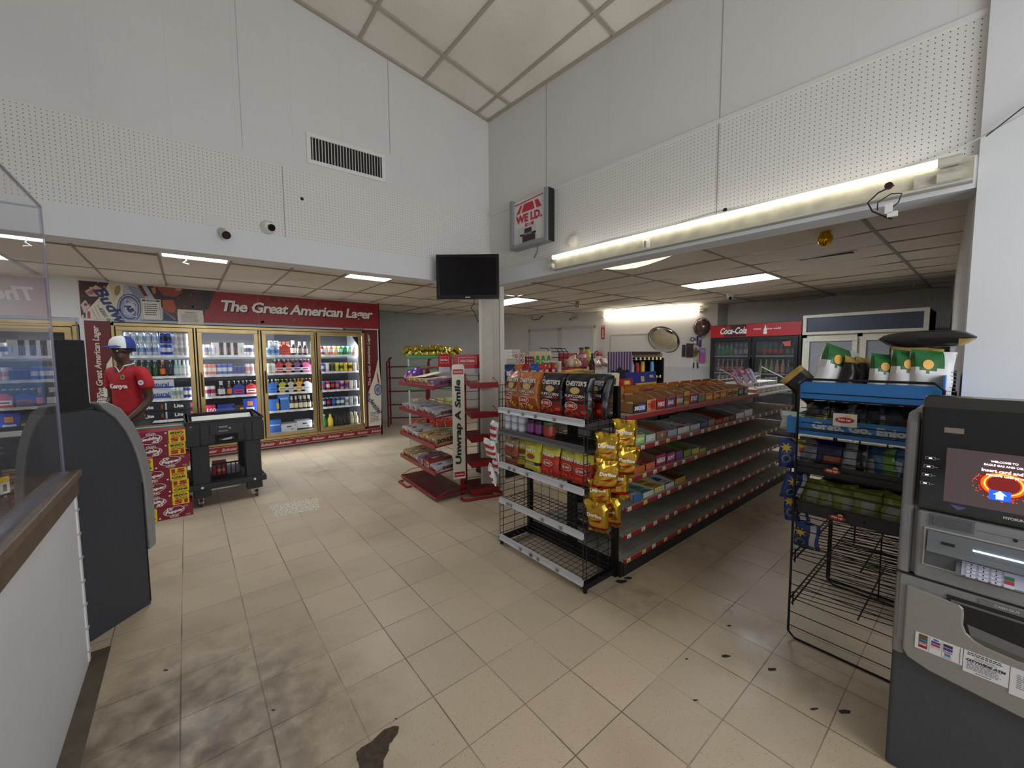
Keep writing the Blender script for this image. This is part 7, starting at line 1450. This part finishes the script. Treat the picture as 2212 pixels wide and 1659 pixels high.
srow(soda((90, 40, 34), (190, 110, 100), (190, 190, 190)), 'pinkish', .12, 6, 1.24, 'second'); srow(soda((30, 26, 26), (180, 60, 54), (190, 60, 54)), 'red labelled', wd/2+.18, 4, 1.56, 'top'); srow(soda((40, 70, 50), (110, 120, 100), (150, 160, 140)), 'dark green', wd/2+.53, 2, 1.56, 'top')
srow(soda((110, 110, 50), (150, 160, 60), (150, 160, 90)), 'yellow', wd/2+.12, 3, 1.24, 'second'); srow(soda((190, 120, 70), (200, 150, 120), (200, 200, 200)), 'orange', wd/2+.38, 2, 1.24, 'second'); srow(soda((40, 40, 40), (120, 110, 110), (170, 170, 170)), 'grey', wd/2+.55, 2, 1.24, 'second')
srow(soda((70, 20, 20), (190, 180, 180), (190, 190, 190)), 'cherry', .12, 6, .93, 'third'); srow(soda((50, 60, 40), (170, 170, 150), (190, 190, 190)), 'pale label', wd/2+.12, 6, .93, 'third')
# white upright freezer
F0, F1 = onx(1737, 683, 7.75), onx(2010, 663, 7.75); dd = F1-F0; dd.z = 0; wf = dd.length; rz = math.atan2(dd.y, dd.x); hf = 2.20
t = thing('glass_door_freezer', 'cream two door freezer with a dark grey top panel and misted glass', 'freezer', (F0.x, F0.y, 0), rz)
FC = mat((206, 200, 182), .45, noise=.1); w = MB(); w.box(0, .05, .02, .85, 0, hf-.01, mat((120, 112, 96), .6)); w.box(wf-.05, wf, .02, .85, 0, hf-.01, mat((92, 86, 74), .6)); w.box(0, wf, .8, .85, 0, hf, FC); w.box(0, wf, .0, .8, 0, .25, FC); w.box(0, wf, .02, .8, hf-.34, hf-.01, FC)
w.box(0, .055, -.01, .02, 0, hf, FC); w.box(wf-.055, wf, -.01, .02, 0, hf, FC); w.box(wf/2-.03, wf/2+.03, -.01, .02, .2, hf-.3, FC); w.box(0, wf, -.01, .02, hf-.36, hf-.30, FC); w.build('cabinet', t)
w = MB(); w.box(0, wf, -.05, 0, hf-.31, hf-.27, FC); w.box(0, wf, -.05, 0, hf-.045, hf, FC); w.box(0, .05, -.05, 0, hf-.27, hf-.045, FC); w.box(wf-.05, wf, -.05, 0, hf-.27, hf-.045, FC); w.box(.05, wf-.05, -.03, -.0, hf-.27, hf-.045, mat((66, 74, 88), .35, noise=.2, nscale=3)); w.build('top_panel', t)
FGM = glassy('misted_glass', tint=(.7, .72, .75), opac=.45, f0=.06, rough=.1)
for k in range(2):
    a, b = (.04, wf/2-.02) if k == 0 else (wf/2+.02, wf-.04); z0, z1 = .26, hf-.36; f = .06; w = MB()
    w.box(a, b, -.04, 0, z0, z0+f, FC); w.box(a, b, -.04, 0, z1-f, z1, FC); w.box(a, a+f, -.04, 0, z0+f, z1-f, FC); w.box(b-f, b, -.04, 0, z0+f, z1-f, FC); dr = w.build('door', t, bevel=.003)
    w = MB(); w.box(a+f, b-f, -.016, -.012, z0+f, z1-f, FGM); w.build('door_pane', dr)
    for z in (.55, .9, 1.25, 1.6):
        w = MB(); w.box(a+f, b-f, .08, .6, z-.02, z, mat((180, 184, 188), .5)); w.build('wire_shelf', t)
# ================================================================ BACK WALL THINGS
def on_back(name, label, cat, s, z, off=0.0): return thing(name, label, cat, Bp(s, z, off), RZB)
# doors and trims
DM = mat((206, 204, 200), .55); DM2 = mat((190, 188, 184), .55)
for k, (a, b, zt_) in enumerate(((.66, 1.46, 2.22), (1.58, 2.42, 2.24))):
    w = MB(); w.box(a, b, -.02, .0, 0, zt_, DM); w.box(a-.06, a, -.03, 0, 0, zt_+.06, DM2); w.box(b, b+.06, -.03, 0, 0, zt_+.06, DM2 if k == 0 else mat((230, 226, 214), .5)); w.box(a-.06, b+.06, -.03, 0, zt_, zt_+.06, DM2)
    w.cyl((a+.08, -.02, 1.0), (a+.08, -.06, 1.0), .028, METAL, 12); o = struct(w, 'door_%d' % (k+1)); o.location = Bp(0, 0); o.rotation_euler = (0, 0, RZB)
w = MB(); w.box(2.86, 3.86, -.018, 0, 1.05, 2.06, mat((214, 212, 208), .6)); w.box(2.86, 3.86, -.022, -.0, 2.055, 2.07, mat((180, 176, 170), .6)); w.box(2.855, 2.865, -.022, 0, 1.05, 2.06, mat((180, 176, 170), .6)); o = struct(w, 'trim_8'); o.location = Bp(0, 0); o.rotation_euler = (0, 0, RZB)
t = on_back('fire_sign', 'narrow red sign with a white arrow above the fire extinguisher', 'sign', 2.66, 1.97, .004); w = MB(); w.box(-.045, .045, -.006, 0, 0, .33, mat((180, 34, 36), .45)); y = -.008; w.rect(0, .15, .022, .2, WHITE, y); w.poly([(-.028, y, .07), (0, y, .03), (.028, y, .07)], WHITE); w.text('FIRE', 0, .30, .03, WHITE, y, w=.07, bold=.05); w.rect(0, .165, .078, .003, WHITE, y); w.build('panel', t)
p = Bp(2.60, 1.30, .10); t = thing('fire_extinguisher', 'red fire extinguisher with a white label hung on the back wall', 'fire extinguisher', p, RZB)
w = MB(); w.lathe([(.06, 0), (.075, .02), (.075, .10), (.0755, .101), (.0755, .26), (.075, .261), (.07, .31), (.03, .35)], [mat((170, 30, 34), .35), mat((170, 30, 34), .35), mat((170, 30, 34), .35), mat((216, 206, 200), .4), mat((216, 206, 200), .4), mat((170, 30, 34), .35), mat((170, 30, 34), .35)], n=20); w.build('cylinder', t, smooth=True)
w = MB(); w.cyl((0, 0, .35), (0, 0, .40), .02, METAL, 10); w.bar((.03, 0, .40), (-.08, 0, .42), .02, .008, METAL); w.bar((.03, 0, .41), (-.08, 0, .46), .02, .008, METAL); w.cyl((0, -.02, .385), (0, -.04, .385), .018, METAL, 10); w.build('valve', t); w = MB(); w.tube([(-.02, 0, .38), (-.09, 0, .37), (-.12, 0, .30), (-.12, 0, .18), (-.10, -.02, .08)], .012, BLACK, 8); w.build('hose', t, smooth=True); w = MB(); w.box(-.03, .03, .07, .095, .2, .3, METAL); w.build('bracket', t)
# convex mirror
c = Bp(4.10, 1.915, .20); t = thing('convex_mirror', 'round convex security mirror tilted out from the back wall', 'mirror', c, 0); nrm = Vector((-.80, -.06, -.58)).normalized(); t.rotation_euler = nrm.to_track_quat('Z', 'Y').to_euler()
w = MB(); R0 = .335; prof = []; vs = []; n = 40; prof = [(R0*math.sin(k/10*.0+k*PI/20),   .075*math.cos(k*PI/20)) for k in range(1, 11)][::-1]
w.lathe([(r, z) for r, z in prof], mat((214, 210, 200), .03, 1.0), n=n); w.build('mirror_face', t, smooth=True)
w = MB(); w.lathe([(R0+.004, -.02), (R0+.012, -.01), (R0+.012, .008), (R0-.004, .012)], mat((70, 62, 52), .4), n=n); w.build('rim', t, smooth=True); w = MB(); w.bar((0, 0, -.02), (.05, 0, -.2), .03, .03, METAL); w.build('bracket', t)
# hanging goods on the pegboard
def peg(s, z, nm, lab, cat, build, off=.05):
    t = on_back(nm, lab, cat, s, z, off); build(t); w = MB(); w.tube([(0, off-.01, 0), (0, -.06, .0), (0, -.07, .012)], .004, METAL, 5); w.build('hook', t); return t
def mk_pack(c, a, b, c2=None):
    def f(t):
        w = MB(); w.box(-a/2, a/2, -.02, .0, -b, 0, mat(c, .35)); w.rect(0, -b*.2, a*.9, b*.2, mat(c2 or (200, 196, 190), .4), -.021); w.build('pack', t, bevel=.004)
    return f
def ball(t):
    w = MB(); R_ = random.Random(5); vs = []; fs = []; n, m_ = 14, 9
    for j in range(m_+1):
        for i in range(n):
            a, b = 2*PI*i/n, PI*j/m_-PI/2; r = .16*(1+.08*math.sin(5*a+3*b)); vs.append((r*math.cos(a)*math.cos(b), -.02+.08*math.sin(a)*math.cos(b)*1.3, -.17+.18*math.sin(b)))
    for j in range(m_):
        for i in range(n): fs.append((j*n+i, j*n+(i+1) % n, (j+1)*n+(i+1) % n, (j+1)*n+i))
    w.add(vs, fs, mat((104, 92, 92), .2, .5)); w.build('net_load', t, smooth=True)
    w = MB(); 
    for k in range(8): a = k*PI/4; w.tube([(.0, -.02, .04), (.10*math.cos(a), -.02+.05*math.sin(a), .0), (.175*math.cos(a), -.02+.12*math.sin(a), -.15), (.12*math.cos(a), -.02+.1*math.sin(a), -.3)], .006, mat((150, 40, 40), .5), 5)
    w.build('cord_net', t)
peg(4.86, 2.32, 'net_bag', 'dark shiny bundle in a red cord net hung beside the drinks fridge', 'net bag', ball, .16)
def goggles(t):
    w = MB(); w.box(-.10, .10, -.03, 0, -.16, 0, mat((206, 206, 210), .4)); w.disc(-.03, -.07, .045, BLACK, -.032, 16, inner=.6); w.disc(.03, -.07, .03, mat((120, 110, 100), .4), -.032, 14); w.box(.05, .09, -.032, -.03, -.2, 0, mat((60, 40, 100), .4)); w.build('card', t)
peg(4.70, 1.98, 'phone_accessory', 'white and black accessory pack hung under the cord net', 'accessory pack', goggles); peg(4.82, 1.97, 'accessory_pack', 'narrow purple accessory pack hung beside the white one', 'accessory pack', mk_pack((56, 40, 96), .05, .22, (200, 196, 206)))
peg(4.50, 1.80, 'glove_pack', 'slim black glove pack hung nearest the convex mirror', 'glove pack', mk_pack((40, 38, 46), .07, .26, (60, 56, 66))); peg(4.62, 1.83, 'glove_pack', 'wide dark brown glove pack hung under the accessory packs', 'glove pack', mk_pack((52, 32, 40), .14, .30, (80, 40, 60)))
def whisk(t):
    w = MB(); R_ = random.Random(8)
    for k in range(16): a = k*.39; w.tube([(0, -.03, 0), (.05*math.cos(a), -.03+.04*math.sin(a), -.08), (.035*math.cos(a), -.03+.03*math.sin(a), -.17)], .006, mat((120, 106, 90), .6), 4)
    w.tube([(-.02, -.03, -.14), (-.03, -.03, -.34)], .006, METAL); w.tube([(.02, -.03, -.14), (.04, -.03, -.34)], .006, METAL); w.build('brush_head', t)
    w = MB(); w.tube([(-.03, -.03, -.33), (-.035, -.03, -.44)], .014, mat((30, 30, 60), .5)); w.build('grip', t); w = MB(); w.tube([(.04, -.03, -.33), (.05, -.03, -.44)], .014, mat((30, 30, 60), .5)); w.build('grip', t)
peg(4.74, 1.74, 'tool_set', 'bunch of bristly tools with dark blue grips hung low on the pegboard', 'tool set', whisk)
peg(4.86, 1.72, 'toy_pack', 'pink and blue toy pack hung beside the black fridge', 'toy pack', mk_pack((190, 90, 170), .12, .30, (110, 170, 210))); peg(4.79, 1.70, 'toy_pack', 'yellow toy pack hung behind the pink and blue one', 'toy pack', mk_pack((206, 190, 90), .08, .24, (40, 60, 80)))
# ================================================================ CANDY DISPLAY CABINET
CP = Vector((4.95, 3.32)); t = thing('candy_display', 'black candy display stand with a purple striped side panel', 'display stand', (CP.x, CP.y, 0), 0.0); Wc, Dc, Hc = .88, .42, 1.635
w = MB()
def arch(x0, x1, z0, z1, r): return [(x0, z0), (x1, z0)]+[(x1-r+r*math.cos(a), z1-r+r*math.sin(a)) for a in [k*PI/12 for k in range(7)]]+[(x0+.01, z1)]
w.prism([(x, Dc-.02, z) for x, z in arch(0, Wc, 0, Hc, .10)], (0, .02, 0), BLACK); w.box(Wc-.02, Wc, 0, Dc, 0, Hc-.10, BLACK); w.prism([(Wc, y, z) for y, z in ((0, Hc-.10), (Dc, Hc-.10), (Dc, Hc-.02))], (-.02, 0, 0), BLACK)
w.box(0, Wc-.1, 0, Dc, Hc-.02, Hc, BLACK); w.box(0, Wc, 0, Dc, 0, .3, BLACK); w.box(.02, Wc-.02, .02, Dc, Hc-.09, Hc-.02, mat((88, 66, 46), .6)); w.build('cabinet', t)
w = MB(); w.box(-.006, .0, 0, Dc, 0, Hc, mat((196, 186, 210), .5))
for k in range(9): y = Dc*(k+.5)/9; w.box(-.0075, -.006, y-.013, y+.013, 0, Hc, mat((104, 76, 136), .5))
w.box(-.012, .006, -.012, .0, 0, Hc-.05, mat((150, 130, 176), .5)); w.build('striped_panel', t)
w = MB(); P = [(0.02, .95), (.38, .95), (.38, 1.30), (.33, 1.36), (.26, 1.34), (.20, 1.42), (.12, 1.36), (.05, 1.38), (.02, 1.33)]; w.prism([(-.014, y, z) for y, z in P], (.004, 0, 0), mat((44, 42, 64), .5)); 
R_ = random.Random(12)
for k in range(22): y, z = R_.uniform(.05, .35), R_.uniform(.97, 1.25); w.box(-.018, -.014, y-.02, y+.02, z-.016, z+.016, mat(R_.choice([(190, 160, 110), (150, 60, 60), (206, 196, 150), (90, 60, 70)]), .5))
w.build('picture_panel', t)
for j, z in enumerate((1.52, 1.24, .95)):
    w = MB(); w.box(.02, Wc-.02, .05, .065, z-.004, z+.004, METAL); w.build('rail', t)
    for k in range(7):
        w = MB(); x = .12+.11*k; w.box(x-.02, x+.02, .0, .006, z-.01, z+.03, mat((206, 196, 110), .5)); w.tube([(x, .0, z), (x, .3, z)], .003, METAL, 4); w.build('peg_tag', t)
for (x, z, c, nm) in ((.14, 1.50, (190, 180, 190), 'white and black'), (.28, 1.48, (176, 50, 60), 'crimson'), (.42, 1.50, (226, 186, 50), 'bright yellow'), (.68, 1.50, (90, 160, 190), 'turquoise'), (.36, 1.22, (170, 60, 90), 'magenta'), (.5, 1.22, (80, 80, 110), 'slate blue'), (.64, 1.22, (140, 60, 50), 'brick red'), (.78, 1.2, (190, 110, 50), 'orange')):
    o = bag(.09, .22, .04, c, None, None, int(x*100), wr=2, nu=8, nv=10, name='candy_bag'); o.location = (CP.x+x, CP.y+.09, z-.23); tag(o, '%s candy bag hanging in the black candy display' % nm, 'candy bag')
# ================================================================ SECOND GONDOLA AND THE GOODS SEEN OVER THE FIRST
t = thing('grocery_gondola', 'second shelf row of groceries behind the long gondola', 'shelf unit', (3.0, 3.95, 0)); LG = 1.95
w = MB(); w.box(0, LG, 0, .5, 0, .1, GK); w.box(.12, LG, .6, .64, 0, 1.40, GBK); w.build('back_panel', t)
w = MB(); w.box(.15, LG, .2, .6, 1.38, 1.40, GS); w.box(.15, LG, .192, .2, 1.37, 1.403, CH); w.build('shelf_board', t)
for z in (.14, .5, .85, 1.25): w = MB(); w.box(0, LG, 0, .5, z-.02, z, GS); w.box(0, LG, -.008, 0, z-.03, z+.003, CH); w.build('shelf_board', t)
def place(px, py, Y, z=None):
    p = ony(px, py, Y); return Vector((p.x, p.y, p.z if z is None else z))
ZG = 1.402
def put_box(nm, lab, cat, px0, px1, ytop, Y, c, d=.2, zb=ZG, marks=None, grp=None):
    a, b = ony(px0, ytop, Y), ony(px1, ytop, Y); ww = b.x-a.x; h = (a.z+b.z)/2-zb
    w = MB(); w.box(-ww/2, ww/2, 0, d, 0, h, mat(c, .5))
    if marks: marks(w, ww, h)
    o = w.build(nm); o.location = ((a.x+b.x)/2, Y, zb); tag(o, lab, cat, grp); return o
def rings(w, ww, h):
    for i in range(max(1, int(h/.07))): w.disc(0, .04+.07*i, .028, mat((196, 70, 40), .5), -.002, 14, inner=.6); w.rect(-ww*.35, .05+.07*i, .012, .02, BLACK, -.002)
put_box('cookie_box', 'white box column with red rings on the second shelf row', 'carton', 1124, 1134, 762, 4.22, (214, 206, 196), marks=rings); put_box('cookie_box', 'taller white box with red rings beside the ring column', 'carton', 1106, 1123, 755, 4.24, (216, 208, 198), marks=rings)
put_box('tissue_box', 'low stack of pale tissue boxes nearest the column on the second row', 'carton', 1094, 1116, 774, 4.20, (206, 200, 186), marks=lambda w, ww, h: [w.rect(0, .05*i+.03, ww, .004, mat((150, 146, 130), .5), -.002) for i in range(5)])
put_box('patterned_pack', 'dark red patterned pack between the ring box and the green towels', 'carton', 1136, 1152, 770, 4.22, (120, 40, 46), marks=lambda w, ww, h: [w.rect((i % 3-1)*ww*.3, .03+.05*(i//3), .02, .02, mat((206, 190, 180), .5), -.002, rot=.7) for i in range(12)])
def towel(w, ww, h): w.disc(0, h*.42, ww*.4, mat((60, 150, 60), .5), -.002, 16, ry=h*.26); w.disc(0, h*.68, ww*.3, mat((90, 130, 60), .5), -.003, 12, ry=h*.08); w.rect(0, h*.42, ww*.5, h*.08, mat((190, 220, 180), .5), -.004)
for k in range(3): put_box('paper_towel_roll', ['green and cream paper towel roll nearest the column, of three', 'green and cream paper towel roll, middle of three', 'green and cream paper towel roll farthest from the column, of three'][k], 'paper towels', 1155.5+12*k, 1167+12*k, 759, 4.22, (216, 200, 160), d=.12, marks=towel)
t = thing('wire_basket', 'dark curved wire basket rack on top of the second shelf row', 'wire rack', (ony(1208, 785, 4.26).x, 4.26, ZG)); w = MB()
for x in (-.22, 0, .1, .2): w.tube([(x, 0, 0), (x, 0, .22), (x*.9, .05, .29), (x, .2, .3)], .006, BLACK, 5)
for z in (.05, .15, .24): w.tube([(-.22, 0, z), (.2, 0, z)], .006, BLACK, 5)
w.build('wire_frame', t)
put_box('detergent_box', 'wide red and white carton on top of the second shelf row', 'carton', 1226, 1262, 763, 4.26, (176, 50, 60), marks=lambda w, ww, h: [w.rect(-ww*.3+.08*i, h*.4, .05, h*.6, mat((206, 196, 200), .5), -.002) for i in range(3)])
def jug(body, lab, cap, s=1.0, nm='juice_jug'):
    w = MB(); w.lathe([(.07*s, 0), (.085*s, .02*s), (.085*s, .13*s), (.07*s, .18*s), (.03*s, .22*s), (.028*s, .25*s), (.034*s, .252*s), (.034*s, .28*s)], [mat(body, .2), mat(body, .2), mat(lab, .4), mat(body, .2), mat(body, .2), mat(cap, .4), mat(cap, .4)], n=14); return w.build(nm, smooth=True)
o = jug((170, 90, 100), (200, 150, 170), (60, 60, 70), 1.1); o.location = place(1256, 780, 4.20, ZG); tag(o, 'pink labelled round jug on the second shelf row', 'jug'); o = jug((190, 176, 60), (190, 176, 90), (60, 60, 50), 1.15); o.location = place(1268, 780, 4.22, ZG); tag(o, 'yellow oil jug beside the pink labelled jug', 'jug')
o = bottle((50, 26, 22), (80, 30, 30), (110, 50, 40), .36, .045, 'sauce_bottle'); o.location = place(1279, 780, 4.08, 1.256); tag(o, 'tall dark sauce bottle standing in front of the bread', 'bottle')
# near goods on the back half of the first gondola, seen above the puffcorn bags
zt2 = 1.252
DY = .93   # these goods stand on the front step of the second shelf row
def near(px0, px1, ytop, Y, nm, lab, cat, c, marks=None, d=.12, grp=None): return put_box(nm, lab, cat, px0, px1, ytop, Y, c, d, zt2, marks, grp)
for k, (c, lb_) in enumerate((((40, 60, 110), 'navy crisp bag at the column end of the front step of the second row'), ((200, 110, 60), 'orange crisp bag beside the navy one on the front step of the second row'), ((150, 40, 46), 'crimson crisp bag on the front step of the second row'), ((40, 90, 170), 'bright blue crisp bag on the front step of the second row'), ((190, 60, 50), 'red crisp bag beside the red canisters'))):
    o = bag(.19, .22, .08, c, lambda u, v: (206, 206, 214) if (.35 < v < .55 and .3 < u < .7) else None, None, 100+k, wr=2, nu=10, nv=12); p = place((1099, 1115, 1133, 1151, 1166)[k], 820, 4.00, zt2+.002); o.location = p; o.rotation_euler = (-.1, 0, -.5); tag(o, lb_, 'snack bag')
def canister(c, lb_, px, lab):
    w = MB(); w.lathe([(.036, 0), (.037, .01), (.037, .22), (.036, .235), (.039, .236), (.039, .25)], [mat(c, .4), mat(c, .4), mat(c, .4), mat((226, 220, 210), .4), mat((226, 220, 210), .4)], n=14); w.disc(0, .12, .022, WHITE, -.0385, 10); o = w.build('crisp_canister'); p = place(px, 800, 4.00, zt2+.001); o.location = p; o.rotation_euler = (0, 0, -.5); tag(o, lab, 'canister'); return o
canister((190, 44, 40), 0, 1180, 'red crisp canister nearest the crisp bags'); canister((196, 50, 40), 0, 1194, 'red crisp canister, middle of three'); canister((206, 196, 170), 0, 1207, 'cream crisp canister beside the yellow boxes')
def ymk(w, ww, h): w.rect(0, h*.72, ww*.96, h*.2, mat((176, 140, 90), .5), -.002); [w.rect(-ww*.3+ww*.2*i, h*.4, ww*.1, h*.12, BLACK, -.002) for i in range(4)]
near(1222, 1240, 800, 4.00, 'cracker_carton', 'yellow carton with black lettering on the front step of the second row', 'carton', (222, 196, 90), ymk); near(1241, 1262, 797, 4.00, 'cracker_carton', 'second yellow carton, beside the bread bags', 'carton', (222, 196, 90), ymk); near(1263, 1283, 800, 4.00, 'cracker_carton', 'third yellow carton, under the bread bags', 'carton', (216, 186, 96), ymk)
for k in range(7):
    px = 1236+(k % 5)*17+6*(k//5); o = bag(.22, .15, .10, ((200, 160, 130), (206, 190, 130), (196, 120, 100), (190, 170, 150))[k % 4], lambda u, v: (216, 196, 190) if (.3 < u < .6) else None, None, 120+k, wr=2.2, nu=10, nv=10, rough=.15, name='bread_bag'); p = place(px, 800, 2.70 if k < 5 else 2.64, 0)
    p = place(px, 800, 4.16, 0); o.location = (p.x, 4.16 if k < 5 else 4.24, 1.405+.05*(k//5)-.0*k); o.rotation_euler = (-.6, .25*math.sin(k*2), -.4+.3*math.sin(k)); tag(o, 'clear bag of rolls heaped above the yellow cartons', 'bread bag', 'bags of rolls heaped above the yellow cartons')
